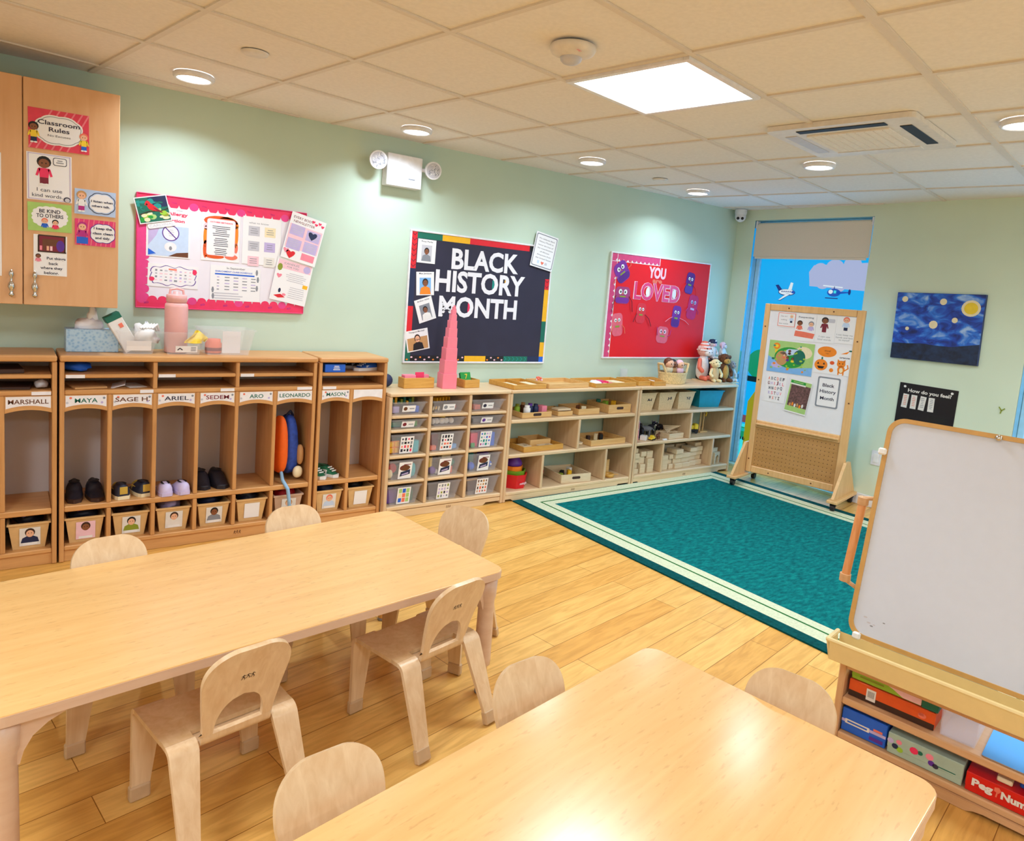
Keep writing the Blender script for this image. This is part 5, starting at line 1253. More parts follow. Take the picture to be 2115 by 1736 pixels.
item('small_jar', 'small coral jar seen through the wide clear tub', 'jar', (-4.630, -.185, ZL+.0035), jr)
pp = MB(); pp.box((0, 0, .062), (.095, .0015, .12), 'laminate_white')
item('paper_note', 'white paper standing inside the wide clear tub', 'paper', (-4.548, -.225, ZL+.004), pp, (.06, 0, .05))

# ------------------------------------------------------------------ locker letter shelves
def book(name, label, x, y, z, w, d, h, m, rot=0, extra=None, tilt=0):
    f = MB(); f.bx(-w/2, w/2, -d/2, d/2, .0005, h, m, .002)
    if extra: f.bx(-w/2+.002, w/2+.0005, -d/2-.0005, d/2-.002, h*.25, h*.75, extra)
    return item(name, label, 'book' if 'book' in name else 'paper', (x, y, z), f, (0, tilt, rot))
lm = MB(); lump(lm, (0, 0, .022), (.062, .07, .026), 'blue', 9, .25); item('cloth_bag', 'blue cloth bag in the upper left letter shelf of the long locker', 'bag', (-5.262, -.20, .923), lm)
book('papers', 'tan folder with papers on the second shelf of the long locker', -5.225, -.215, .8465, .14, .19, .010, 'tan', .2)
book('papers', 'white open booklet on the second shelf of the long locker, tented', -5.095, -.215, .8470, .095, .15, .004, 'paper', -.15, tilt=-.30)
book('papers', 'white sheet lying flat at the right of the tented booklet', -5.02, -.215, .8468, .085, .15, .003, 'offwhite', .25)
book('papers', 'dark folder in the far left locker upper shelf', -5.58, -.2, .9225, .2, .2, .02, 'dbrown', .1)
book('papers', 'dark papers in the far left locker second shelf', -5.52, -.2, .8465, .16, .18, .012, 'dbrown', -.1)
lm = MB(); lump(lm, (0, 0, .02), (.028, .028, .024), 'lgrey', 4, .15); item('paper_ball', 'crumpled grey-white ball in the far left locker second shelf', 'paper', (-5.405, -.26, .8465), lm)
bx_ = MB(); bx_.bx(-.062, .062, -.08, .08, .0005, .048, 'blue', .002); T = FRONT(-.0, -.0806, 0)
for i, tx in enumerate(('LET IT', 'ENDLESS', 'ADVENTURE')): bx_.rect(.008, .036-.010*i, .03+.006*i, .005, .0004, 'white', T=T)
item('small_blue_box', 'blue box with white print in the narrow locker top shelf', 'box', (-3.985, -.235, .9225), bx_)
def shoe_mesh(body, sole, accent=None, L=.165, W=.066, Hh=.062, high=0, opening='dark', rows_n=11):
    """toe towards +y"""
    f = MB(); sec = []
    for j in range(rows_n):
        v = j/(rows_n-1); y = -L/2 + L*v
        wd = W/2*(.80 + .22*sin(pi*min(1, v*1.15+.05)))*(1 if v < .85 else math.sqrt(max(.02, 1-((v-.85)/.15)**2)))*(1 if v > .06 else .8)
        hh = Hh*(1.0 if v < .42 else 1.0 - .62*min(1, (v-.42)/.4))*(1 if v < .9 else .75)
        if high and v < .45: hh += high
        sec.append((y, wd, hh))
    V = []; n = 10
    for y, wd, hh in sec:
        for i in range(n):
            a = pi*i/(n-1); V.append((wd*cos(a)*(1 if i in (0, n-1) else 1.02), y, .016 + (hh-.016)*sin(a)**.7))
    F = [(j*n+i, j*n+i+1, (j+1)*n+i+1, (j+1)*n+i) for j in range(rows_n-1) for i in range(n-1)] + [tuple(range(n)), tuple(range((rows_n-1)*n, rows_n*n))[::-1]]
    f.add(V, F, body, None, True)
    out = [(w_, y) for y, w_, _ in sec] + [(-w_, y) for y, w_, _ in sec[::-1]]
    out = [(x*1.06, y*1.02) for x, y in out]
    f.prism(out, .0, .018, sole)
    top = Hh + high
    f.disc(0, -L*.22, W*.34, L*.20, top-.002, opening, n=16)
    if accent:
        f.box((0, -L/2-.0005, Hh*.62), (W*.5, .004, Hh*.5), accent, .001)
        for k in (-1, 1): f.box((k*W*.44, -L*.05, Hh*.45), (.006, L*.28, Hh*.4), accent, .002)
        for i in range(3): f.box((0, .012+.016*i, Hh*(.86-.13*i)), (W*.5, .006, .006), accent)
    return f
def pair(kind, label, xs, y, z, rot, **k):
    g_ = None
    for i, x in enumerate(xs):
        f = shoe_mesh(**k) if g_ is None else None
        lab = ('left one of the ' if i == 0 else 'right one of the ') + label
        if g_ is None: g_ = item(kind, lab, 'shoe', (x, y[0], z), f, rot); g_['group'] = 'shoes in the lockers'
        else: dup(g_, (x, y[1], z), (0, 0, rot + .12), lab)
plain('shoe_black', '#1d1a26', .5, var=.3, vs=60); plain('shoe_navy', '#23283c', .5); plain('shoe_gold', '#c9a548', .3); plain('clog_lilac', '#cfc0e6', .4); plain('shoe_green', '#1f6a4a', .5)
ZS = .2785
pair('boot', 'pair of high black boots in the compartment nearest the left end', (-5.268, -5.180), (-.215, -.225), ZS, pi-.05, body='shoe_black', sole='dbrown', high=.022, L=.165, W=.072)
pair('sneaker', 'pair of navy sneakers with gold heels', (-5.075, -4.980), (-.225, -.215), ZS, .15, body='shoe_navy', sole='cream', accent='shoe_gold', W=.072, L=.165, Hh=.075)
pair('clog', 'pair of pale lilac clogs', (-4.872, -4.795), (-.25, -.25), ZS, .05, body='clog_lilac', sole='clog_lilac', L=.16, W=.066, Hh=.066)
pair('sneaker', 'pair of soft black shoes in the fourth compartment', (-4.675, -4.590), (-.205, -.215), ZS, pi, body='shoe_black', sole='shoe_black', W=.080, L=.17, Hh=.085)
pair('sneaker', 'pair of dark green and white sneakers in the narrow locker', (-4.040, -3.962), (-.235, -.225), ZS, pi+.35, body='shoe_green', sole='white', accent='white', W=.064, L=.155)
f = shoe_mesh(body='blue', sole='white', accent='lblue', W=.07, L=.17, Hh=.05); item('sneaker', 'blue and white sneaker lying on the narrow locker top shelf', 'shoe', (-3.760, -.22, .9226), f, 1.9, 'shoes in the lockers')
f = shoe_mesh(body='shoe_navy', sole='white', accent='lblue', W=.07, L=.17, Hh=.05); item('sneaker', 'navy sneaker behind the blue one on the narrow locker top shelf', 'shoe', (-3.80, -.125, .9226), f, 1.5, 'shoes in the lockers')
# backpack
t = thing('backpack', 'blue and orange backpack hanging in the sixth compartment of the long locker', 'backpack', (-4.228, -.190, ZS), .25)
plain('bag_blue', '#2746a0', .7, var=.25, vs=40); plain('bag_orange', '#f4650c', .7, var=.05); plain('bag_strap', '#8fb6d8', .7)
def pillow(f, c, r, m, p=3.0, n=20, k=12, taper=0):
    V = []; F = []
    def se(a, q): return math.copysign(abs(a)**(2/q), a)
    for j in range(k+1):
        th = pi*j/k
        for i in range(n):
            a = 2*pi*i/n; zz = se(cos(th), p); tp = 1 - taper*(zz+1)/2
            V.append((c[0]+r[0]*tp*se(sin(th), p)*se(cos(a), p), c[1]+r[1]*tp*se(sin(th), p)*se(sin(a), p), c[2]+r[2]*zz))
    for j in range(k):
        for i in range(n): F.append((j*n+i, (j+1)*n+i, (j+1)*n+(i+1) % n, j*n+(i+1) % n))
    f.add(V, F, m, None, True); return f
f = MB(); pillow(f, (.025, 0, .205), (.052, .085, .175), 'bag_blue', 3, taper=.28); f.build('body', t)
f = MB(); pillow(f, (-.046, -.030, .215), (.034, .070, .168), 'bag_orange', 2.8, taper=.2); f.build('side_panel', t)
f = MB(); f.tube([(.01, .0, .372), (.03, -.01, .40), (.055, 0, .37)], .007, 'navy'); f.build('top_loop', t)
f = MB(); f.tube([(-.055, -.075, .055), (-.062, -.102, .02), (-.060, -.155, -.02), (-.056, -.168, -.09), (-.052, -.166, -.15)], .010, 'bag_strap'); f.build('strap', t)
f = MB(); pillow(f, (.062, -.075, .15), (.018, .025, .06), 'tan', 2.4); pillow(f, (.045, -.085, .05), (.03, .02, .035), 'cream', 2.2); f.build('toy_charm', t)

# ------------------------------------------------------------------ name bins under the lockers
plain('bin_grey', '#c9a892', .5)
def child_card(f, T, hair, skin, top, bg='offwhite'):
    f.rect(0, 0, .082, .092, .0006, bg, T=T); f.flat([(-.036, -.030), (.036, -.030), (.030, -.006), (.012, .004), (-.012, .004), (-.030, -.006)], .0010, top, T=T)
    f.disc(0, .022, .020, .022, .0012, hair, n=14, T=T); f.disc(0, .016, .0155, .018, .0014, skin, n=14, T=T)
    for k in (-1, 1): f.disc(k*.006, .019, .0025, .002, .0016, 'dark', n=6, T=T)
    f.rect(0, -.037, .058, .012, .0014, 'white', T=T)
BTL = Matrix.Rotation(math.atan2(.018, .125), 4, 'X')
def name_bin(x, label, card, mat='bin_beige', y=-.176):
    t = thing('storage_bin', label, 'bin', (x, y, .0795), 0, 'tapered plastic bins under the lockers')
    MB().tub(.160, .265, .126, .229, .132, .003, mat, .006).build('tub', t)
    f = MB(); T = FRONT(.004, -.1262, .062) @ BTL
    if card is None:
        f.rect(0, 0, .082, .088, .0006, 'laminate_white', T=T); rows(f, 0, .03, .06, 3, .018, .001, 'lgrey', .004) if False else None
    else: child_card(f, T, *card)
    f.build('photo_card' if card else 'blank_card', t)
    return t
def fill(x, label, m, seed, r=(.060, .085, .045), z=.198, m2=None, y=-.165):
    f = MB(); lump(f, (0, 0, 0), r, m, seed, .2)
    if m2:
        for i, (dx, mm) in enumerate(zip((-.025, .03, .0), m2)): lump(f, (dx, -.05+.02*i, r[2]*.75), (.026, .03, .022), mm, seed+i+1, .2)
    item('spare_clothes', label, 'clothes', (x, y, z), f)
name_bin(-5.455, 'beige bin with a photo card in the far left locker', ('dbrown', 'skin', 'navy')); fill(-5.455, 'dark clothes heaped in the far left locker bin', 'shoe_black', 1, m2=('lilac', 'grey', 'navy'))
name_bin(-5.229, 'beige bin with a photo card, first in the long locker', ('dbrown', 'skin2', 'lpink', 'lpink')); fill(-5.229, 'dark clothes with a white roll in the first bin of the long locker', 'shoe_navy', 2, m2=('purple', 'offwhite', 'navy'))
name_bin(-5.030, 'beige bin with a photo card, second in the long locker', ('dark', 'skin', 'olive')); fill(-5.030, 'dark brown and purple clothes in the second bin of the long locker', 'dbrown', 3, m2=('maroon', 'purple', 'maroon'))
name_bin(-4.831, 'beige bin with a photo card, third in the long locker', ('dbrown', 'skin', 'offwhite')); fill(-4.831, 'lilac and pink plastic-wrapped clothes in the third bin of the long locker', 'lilac', 4, m2=('lpink', 'white', 'lilac'))
name_bin(-4.632, 'beige bin with a photo card, fourth in the long locker', ('dark', 'skin2', 'grey')); fill(-4.632, 'navy clothes in the fourth bin of the long locker', 'navy', 5)
name_bin(-4.432, 'beige bin with a blank white card, fifth in the long locker', None); fill(-4.432, 'pink and violet crumpled clothes in the fifth bin of the long locker', 'shoe_navy', 6, m2=('hotpink', 'lilac', 'grey'))
name_bin(-4.226, 'greyish bin holding the red bag, sixth in the long locker', ('tan', 'skin', 'lgrey'), 'bin_grey')
plain('bag_red', '#c8101e', .6, var=.15, vs=30)
f = MB(); pillow(f, (0, 0, .05), (.072, .075, .052), 'bag_red', 2.6, taper=.25); f.tube([(-.05, -.05, .085), (-.02, -.07, .098), (.04, -.06, .092)], .005, 'maroon'); item('red_bag', 'soft red bag stuffed in the sixth bin of the long locker', 'bag', (-4.215, -.185, .135), f, .1)
name_bin(-3.982, 'beige bin with a photo card in the narrow locker', ('salmon', 'skin', 'lblue')); fill(-3.982, 'navy and purple clothes in the left bin of the narrow locker', 'navy', 8, m2=('purple', 'maroon', 'navy'))
name_bin(-3.782, 'beige bin with a blank white card in the narrow locker', None); fill(-3.782, 'very dark clothes in the right bin of the narrow locker', 'dark', 9)

# ------------------------------------------------------------------ clear drawers and what shows through them
colname = ('left', 'middle', 'right'); rowname = ('top', 'second', 'third', 'fourth', 'bottom')
zb_ = (.657, .567, .402, .238, .075); hb_ = (.082, .062, .132, .130, .128)
def drawer(c, r):
    a, b = cols[c]; x = (a+b)/2; h = hb_[r]; w_ = (b-a)-.030
    t = thing('clear_bin', '%s clear plastic bin of the %s row in the storage unit' % (colname[c], rowname[r]), 'bin', (x-.004, -.190, zb_[r]+.0003), 0, 'clear plastic bins')
    MB().tub(w_, .335, w_-.050, .295, h, .003, 'frost', .006).build('tub', t)
    T = FRONT(0, -.158, h*.47) @ Matrix.Rotation(math.atan2(.020, h), 4, 'X')
    f = MB()
    if r < 2:
        if not (r == 1 and c == 1):
            f.prism([(-.045, -.021), (.045, -.021), (.045, .021), (-.045, .021)], 0, .001, 'laminate_white', T=T); f.disc(-.024, 0, .014, .013, .0014, ('brown', 'grey', 'ink', 'maroon', 'ink', 'purple')[c + r*3], n=9, T=T); f.rect(.020, 0, .034, .006, .0014, 'grey', T=T)
            f.build('label_card', t)
    else:
        f.prism([(-.046, -.056), (.046, -.056), (.046, .056), (-.046, .056)], 0, .001, 'laminate_white', T=T); rnd = random.Random(c*7+r)
        if r == 3:
            f.disc(-.004, .018, .036, .020, .0014, 'brown', T=T); f.flat([(-.035, -.040), (.035, -.026), (.035, .006), (-.030, -.010)], .0016, 'navy', T=T); f.line([(-.02, -.028), (.022, -.018)], .008, .0019, 'lilac', T=T); f.line([(-.036, .01), (-.01, .04), (.036, .04)], .005, .0017, 'maroon', T=T)
        else:
            cs = {2: ['ink', 'salmon', 'grey', 'dark', 'crimson'], 4: [['lgreen', 'blue', 'cream', 'salmon'], ['grey', 'lilac', 'ink', 'olive'], ['brown', 'salmon', 'tan', 'dbrown']][c]}[r]
            if r == 2 and c == 2: cs = ['lilac', 'blue', 'teal', 'magenta']
            big = r == 4 and c == 0
            for i in range(3 if big else 4):
                for k in range(3 if big else 4):
                    f.rect((-.026+.026*i) if big else (-.032+.021*i), (-.03+.032*k) if big else (-.036+.025*k), (.022 if big else .008+.008*rnd.random()), (.028 if big else .010+.010*rnd.random()), .0014, rnd.choice(cs), T=T)
        f.build('picture_card', t)
for c in range(3):
    for r in range(5): drawer(c, r)
def inside(c, r, dx, y, dz): a, b = cols[c]; return ((a+b)/2 - .004 + dx, y, zb_[r] + .0045 + dz)
def ball(r, m): return MB().sph((0, 0, r), r, m)
def blk(w_, d_, h_, m): return MB().bx(-w_/2, w_/2, -d_/2, d_/2, 0, h_, m, .003)
def toy(name, label, cat, c, r, dx, y, f, rot=0, dz=0, group=None): return item(name, label, cat, inside(c, r, dx, y, dz), f, rot, group)
FY = -.300
# top row
f = MB(); [f.bx(-.09+.02*i, -.074+.02*i, -.05, .05, .0, .020+.012*(i % 3), ('olive', 'dgreen', 'gold', 'dgreen')[i % 4], .002) for i in range(9)]
toy('patterned_strips', 'green and yellow strips heaped in the left top bin', 'toy', 0, 0, .0, -.20, f, 0, .045)
toy('toy_piece', 'orange-striped blue toy piece at the left of the left top bin', 'toy', 0, 0, -.07, FY+.02, blk(.05, .05, .04, 'lilac'), .2); toy('toy_piece', 'bright blue toy piece at the right of the left top bin', 'toy', 0, 0, .07, FY+.02, blk(.055, .05, .042, 'blue'), -.2)
f = MB(); [f.tube([(-.03+.02*i, -.02, .01+.006*(i % 2)), (-.015+.02*i, .0, .024), (.0+.02*i, .02, .012)], .006, 'gold' if i % 2 else 'cream') for i in range(3)]; toy('bead_string', 'gold bead string in the middle top bin', 'beads', 1, 0, -.06, FY+.02, f)
f = MB(); [f.tube([(-.03, -.02+.012*i, .012+.008*i), (.0, -.01, .030), (.035, .01, .016+.006*i)], .006, 'salmon') for i in range(3)]; toy('bead_string', 'coral bead string in the middle top bin', 'beads', 1, 0, .06, FY+.02, f)
f = MB(); [f.bx(-.06+.03*i, -.05+.03*i, -.03, .03, 0, .024, 'gold', .002) for i in range(5)]; toy('wood_rings', 'gold-brown pieces on top of the middle top bin', 'toy', 1, 0, .02, -.19, f, .3, .050)
toy('toy_piece', 'coral toy piece at the left of the right top bin', 'toy', 2, 0, -.055, FY+.02, blk(.05, .05, .032, 'salmon'), .2); toy('toy_piece', 'pale coral toy piece at the right of the right top bin', 'toy', 2, 0, .055, FY+.02, blk(.05, .05, .030, 'lpink'), .5)
# second row
toy('toy_piece', 'teal toy piece in the left second bin', 'toy', 0, 1, -.05, FY+.02, blk(.09, .05, .032, 'teal')); toy('toy_piece', 'green toy piece in the left second bin', 'toy', 0, 1, .055, FY+.02, blk(.07, .05, .034, 'green'))
for i, dx in enumerate((-.082, -.048, -.010, .026, .062)):
    f = MB().sph((0, 0, .020), (.018, .023, .020), 'white'); toy('toy_egg', 'white toy egg in the middle second bin', 'toy egg', 1, 1, dx, FY+.015+.006*(i % 2), f, i*.7, 0, 'white toy eggs in a clear bin')
toy('toy_egg', 'single yellow toy egg above the white ones', 'toy egg', 1, 1, .016, FY+.055, MB().sph((0, 0, .020), (.018, .022, .020), 'yellow'), .4, .012)
toy('toy_piece', 'dark grey toy piece in the right second bin', 'toy', 2, 1, .0, FY+.03, blk(.15, .06, .028, 'grey'))
# third row
f = MB(); [f.bx(-.038+.04*i, -.004+.04*i, -.012, .012, .004+.038*k, .036+.038*k, 'gold', .004) for i in range(2) for k in range(2)]; f.bx(-.042, .040, -.006, .006, .0, .078, 'orange', .003); toy('waffle_block', 'yellow waffle block in the left third bin', 'toy block', 0, 2, -.072, FY-.012, f, .05)
toy('toy_block', 'mint toy block in the left third bin', 'toy block', 0, 2, .075, FY+.0, blk(.045, .05, .075, 'aqua'), .2); toy('toy_block', 'dark teal toy block at the back of the left third bin', 'toy block', 0, 2, .03, FY+.09, blk(.10, .06, .085, 'dgreen'))
toy('toy_block', 'maroon toy block in the middle third bin', 'toy block', 1, 2, -.06, FY+.05, blk(.08, .05, .095, 'maroon'), .1); toy('toy_block', 'salmon ring block in the middle third bin', 'toy block', 1, 2, -.08, FY-.005, blk(.045, .03, .030, 'salmon')); toy('toy_block', 'sky blue toy block in the middle third bin', 'toy block', 1, 2, .078, FY+.0, blk(.045, .03, .030, 'sky'), .3)
toy('toy_block', 'red toy block in the right third bin', 'toy block', 2, 2, -.070, FY+.01, blk(.06, .05, .095, 'crimson'), .1); toy('toy_block', 'deep blue toy block in the right third bin', 'toy block', 2, 2, .076, FY+.01, blk(.045, .06, .095, 'blue'), -.1); toy('toy_block', 'green toy block at the front left of the right third bin', 'toy block', 2, 2, -.085, FY-.025, blk(.03, .016, .03, 'green')); toy('toy_block', 'magenta toy block behind the picture card of the right third bin', 'toy block', 2, 2, .01, FY+.06, blk(.07, .04, .09, 'magenta'))
# fourth row
f = MB(); f.cyl((0, -.012, .030), (0, .012, .030), .030, 'red', n=22); toy('play_food', 'red disc toy in the left fourth bin', 'toy', 0, 3, -.062, FY+.02, f, .1, .030)
f = MB(); f.sph((0, 0, .03), (.020, .016, .030), 'cream'); toy('play_food', 'cream oval toy at the front left of the left fourth bin', 'toy', 0, 3, -.088, FY-.01, f)
f = MB(); pillow(f, (0, 0, .045), (.022, .016, .045), 'aqua', 2.6); toy('play_food', 'turquoise capsule toy in the left fourth bin', 'toy', 0, 3, .072, FY-.005, f)
toy('play_food', 'dark green toy at the back of the left fourth bin', 'toy', 0, 3, -.02, FY+.09, blk(.12, .05, .06, 'dgreen'))
f = MB(); f.cyl((0, 0, .0), (0, 0, .062), .019, 'yellow', n=16); toy('play_food', 'yellow tube toy in the middle fourth bin', 'toy', 1, 3, -.080, FY+.02, f, 0, .045)
toy('play_food', 'purple ball toy in the middle fourth bin', 'toy', 1, 3, -.070, FY-.002, ball(.026, 'purple')); toy('play_food', 'white ball toy in the middle fourth bin', 'toy', 1, 3, -.038, FY-.008, ball(.016, 'white')); toy('play_food', 'teal drop toy in the middle fourth bin', 'toy', 1, 3, .086, FY+.02, ball(.024, 'teal'), 0, .04); toy('play_food', 'orange toy in the middle fourth bin', 'toy', 1, 3, .062, FY-.008, blk(.03, .02, .045, 'salmon')); toy('play_food', 'cream toy at the top right of the middle fourth bin', 'toy', 1, 3, .07, FY+.08, blk(.07, .05, .115, 'cream'))
toy('play_food', 'large blue ball toy in the right fourth bin', 'toy', 2, 3, -.074, FY-.003, ball(.028, 'blue')); toy('play_food', 'teal block toy in the right fourth bin', 'toy', 2, 3, -.066, FY+.05, blk(.07, .04, .105, 'teal')); toy('play_food', 'navy toy with a white dot in the right fourth bin', 'toy', 2, 3, .074, FY-.002, MB().sph((0, 0, .032), .024, 'blue').sph((.004, -.020, .034), .008, 'white')); toy('play_food', 'purple toy at the back of the right fourth bin', 'toy', 2, 3, .065, FY+.06, blk(.08, .04, .10, 'purple'))
# bottom row
toy('toy_block', 'dark purple block in the left bottom bin', 'toy block', 0, 4, -.062, FY+.02, blk(.07, .06, .09, 'purple')); toy('toy_block', 'dark teal block in the left bottom bin', 'toy block', 0, 4, .068, FY+.03, blk(.05, .06, .085, 'dgreen')); toy('toy_block', 'dark block in the middle bottom bin', 'toy block', 1, 4, .0, FY+.06, blk(.17, .06, .08, 'dbrown')); toy('wood_stick', 'tan wooden stick in the right bottom bin', 'stick', 2, 4, -.05, FY+.01, blk(.10, .018, .012, 'tray_wood'), .1, .085); toy('toy_block', 'brown block in the right bottom bin', 'toy block', 2, 4, .0, FY+.07, blk(.17, .06, .08, 'brown'))

# ------------------------------------------------------------------ on top of the drawer unit
ZT = .8003
def opentray(name, label, x, y, z, w_, d_, h_, m, rot=0, handles=False, th=.008, cat='tray', wavy=False, div=0, group=None):
    t = thing(name, label, cat, (x, y, z), rot, group)
    MB().bx(-w_/2+th, w_/2-th, -d_/2+th, d_/2-th, .0006, .006, m).build('base', t)
    for sg in (-1, 1):
        f = MB(); L = w_/2
        if handles: 
            P = [(-L, .0006), (L, .0006), (L, h_)] + [(.035*cos(a*pi/6)*1.0, h_ - .020*sin(a*pi/6)) for a in range(0, 7)] + [(-L, h_)] if sg > 2 else None
            f.bx(-L, L, sg*(d_/2-th/2)-th/2, sg*(d_/2-th/2)+th/2, .0006, h_, m, .002)
            f.prism(rrect(.075, .020, .0095, cy=h_*.58), 0, .001, 'dbrown', T=FRONT(0, sg*d_/2 - (.0004 if sg < 0 else -.0014), 0))
        else: f.bx(-L, L, sg*(d_/2-th/2)-th/2, sg*(d_/2-th/2)+th/2, .0006, h_, m, .002)
        f.build('side', t)
        f = MB()
        if wavy: f.prism([(-d_/2+th, .0006), (d_/2-th, .0006)] + [((d_/2-th)*(1-2*i/12), h_ + .016*sin(pi*i/12)**2) for i in range(13)], -th/2, th/2, m, T=Matrix.Translation((sg*(w_/2-th/2), 0, 0)) @ Matrix.Rotation(pi/2, 4, 'Z') @ Matrix.Rotation(pi/2, 4, 'X'))
        else: f.bx(sg*(w_/2-th/2)-th/2, sg*(w_/2-th/2)+th/2, -d_/2+th+.0003, d_/2-th-.0003, .0006, h_, m, .002)
        f.build('side', t)
    for i in range(div): MB().bx(-th/2 + (i+1)*w_/(div+1) - w_/2, th/2 + (i+1)*w_/(div+1) - w_/2, -d_/2+th+.0003, d_/2-th-.0003, .0065, h_*.95, m).build('divider', t)
    return t
opentray('card_box', 'long wooden box filled with pink number cards beside the pink tower', -3.372, -.175, ZT, .222, .085, .068, 'oak_tray', .02, cat='box')
k0 = None
for i in range(8):
    f = MB().bx(-.040, .040, -.003, .003, .0, .078 if i != 4 else .090, 'pink', .001)
    x = -3.43 + (.0 if i < 4 else .105); y = -.200 + .014*(i % 4)
    if i == 4: item('number_card', 'tallest pink card, darker, in the middle of the wooden card box', 'card', (x-.03, y+.012, ZT+.0065), MB().bx(-.032, .032, -.003, .003, 0, .095, 'crimson', .001), (-.06, 0, .02))
    else: item('number_card', 'plain pink card standing in the long wooden card box', 'card', (x, y, ZT+.0065), f, (-.05, 0, .02), 'pink cards in the wooden box')
plain('tower_pink', '#f58296', .35, var=.02)
zt_ = ZT; q = -.13
for i in range(10):
    s_ = .1 - .01*i; d = (.1 - s_)/2*.55
    ox, oy = cos(q)*d - sin(q)*d*.6, sin(q)*d + cos(q)*d*.6
    o = item('pink_cube', ('largest pink cube at the base of the pink tower', 'second largest pink cube, above the base cube of the tower', 'third cube from the bottom of the pink tower', 'fourth cube from the bottom of the pink tower', 'fifth cube from the bottom of the pink tower', 'sixth cube from the bottom of the pink tower', 'fourth cube from the top of the pink tower', 'third cube from the top of the pink tower', 'second cube from the top of the pink tower', 'tiny topmost cube of the pink tower')[i], 'cube', (-3.165+ox, -.215+oy, zt_+.0002), MB().bx(-s_/2, s_/2, -s_/2, s_/2, 0, s_-.0003, 'tower_pink', .001), q, 'cubes of the pink tower')
    zt_ += s_
opentray('card_box', 'small wooden box holding green number cards', -2.985, -.195, ZT, .125, .105, .056, 'oak_tray', .08, cat='box')
f = MB().bx(-.043, .043, -.003, .003, 0, .092, 'green', .001); f.text('7', 0, .062, .034, 'yellow', .0004, w=.022, bold=.01, T=FRONT(.004, -.0034, 0)); item('number_card', 'bright green card with a yellow 7 leaning in the small box', 'card', (-2.985, -.180, ZT+.0065), f, (-.32, 0, .08))
f = MB().bx(-.043, .043, -.003, .003, 0, .085, 'dgreen', .001); item('number_card', 'darker green card behind the yellow 7 card', 'card', (-2.987, -.168, ZT+.0065), f, (-.30, 0, .08))
item('rubber_ball', 'dark blue ball on the bin unit against the narrow locker', 'ball', (-3.570, -.135, ZT), ball(.043, 'navy'))

# ------------------------------------------------------------------ on top of the open shelves
opentray('wooden_tray', 'wooden tray with two pale cards, first on the open shelf top', -2.575, -.215, ZT, .300, .290, .034, 'oak_tray', .06, div=1)
item('wood_card', 'pale card in the left half of the first wooden tray', 'card', (-2.655, -.20, ZT+.0065), MB().bx(-.045, .045, -.06, .06, 0, .012, 'cream', .002), .06); item('wood_card', 'pale card in the right half of the first wooden tray', 'card', (-2.50, -.225, ZT+.0065), MB().bx(-.05, .05, -.07, .07, 0, .016, 'cream', .002), .06)
f = MB(); f.prism(rrect(.05, .016, .0075), 0, .001, 'cream', T=FRONT(-2.552, -.3605, ZT+.018) @ Matrix.Rotation(.0, 4, 'X'))
opentray('wooden_tray', 'long shallow wooden tray with a bow of beads, second on the shelf top', -2.205, -.215, ZT, .40, .270, .036, 'tray_wood', .05)
f = MB(); [f.sph((.022*cos(a*.9), .016*sin(a*.9), .018+.008*(a % 3)), .009, 'salmon' if a % 3 else 'lpink') for a in range(9)]; item('bead_bow', 'pink and coral bead bow in the second tray', 'beads', (-2.345, -.17, ZT+.018), f, .3)
opentray('wooden_tray', 'wooden tray with pink hearts and a white cloth, third on the shelf top', -1.735, -.215, ZT, .46, .285, .034, 'oak_tray', .06)
f = MB(); lump(f, (0, 0, .012), (.05, .05, .022), 'white', 12, .15); item('felt_pad', 'white folded pad in the tray of pink hearts', 'cloth', (-1.865, -.265, ZT+.0066), f)
for i in range(9):
    f = MB(); heart(f, 0, 0, .05, .001, 'x') if False else None
    P = [(.55*sin(2*pi*j/18)**3*.052, .052*(.45*cos(2*pi*j/18) - .18*cos(4*pi*j/18) - .07*cos(6*pi*j/18))) for j in range(18)]
    mm = ('crimson', 'hotpink', 'pink')[i % 3]
    f.prism(P, 0, .010, mm); item('felt_heart', {'crimson': 'red', 'hotpink': 'hot pink', 'pink': 'light pink'}[mm] + ' heart piece in the third wooden tray', 'heart', (-1.80 + .028*(i % 5) + .012*(i//5), -.235 + .045*(i//5) + .02*(i % 2), ZT+.0066 + .0105*(i % 2)), f, i*.8, 'heart pieces in the tray')
item('wood_card', 'cream card at the right end of the heart tray', 'card', (-1.59, -.20, ZT+.0066), MB().bx(-.05, .05, -.06, .06, 0, .014, 'cream', .002), .06)
opentray('wavy_tray', 'golden wooden tray with wavy ends, left one of two', -1.385, -.200, ZT, .145, .25, .036, 'oak_tray', .04, wavy=True)
opentray('wavy_tray', 'golden wooden tray with wavy ends and a white card, right one of two', -1.225, -.215, ZT, .150, .26, .036, 'oak_tray', .04, wavy=True)
item('wood_card', 'white card in the right wavy-ended tray', 'card', (-1.215, -.19, ZT+.0066), MB().bx(-.045, .045, -.05, .05, 0, .02, 'offwhite', .002), .04)
f = MB(); f.lathe([(0, 0), (.028, 0), (.034, .10), (.0325, .10), (.0265, .003), (0, .003)], 'frost', n=22); item('clear_cup', 'clear plastic cup behind the wavy-ended trays', 'cup', (-1.345, -.045, ZT), f)
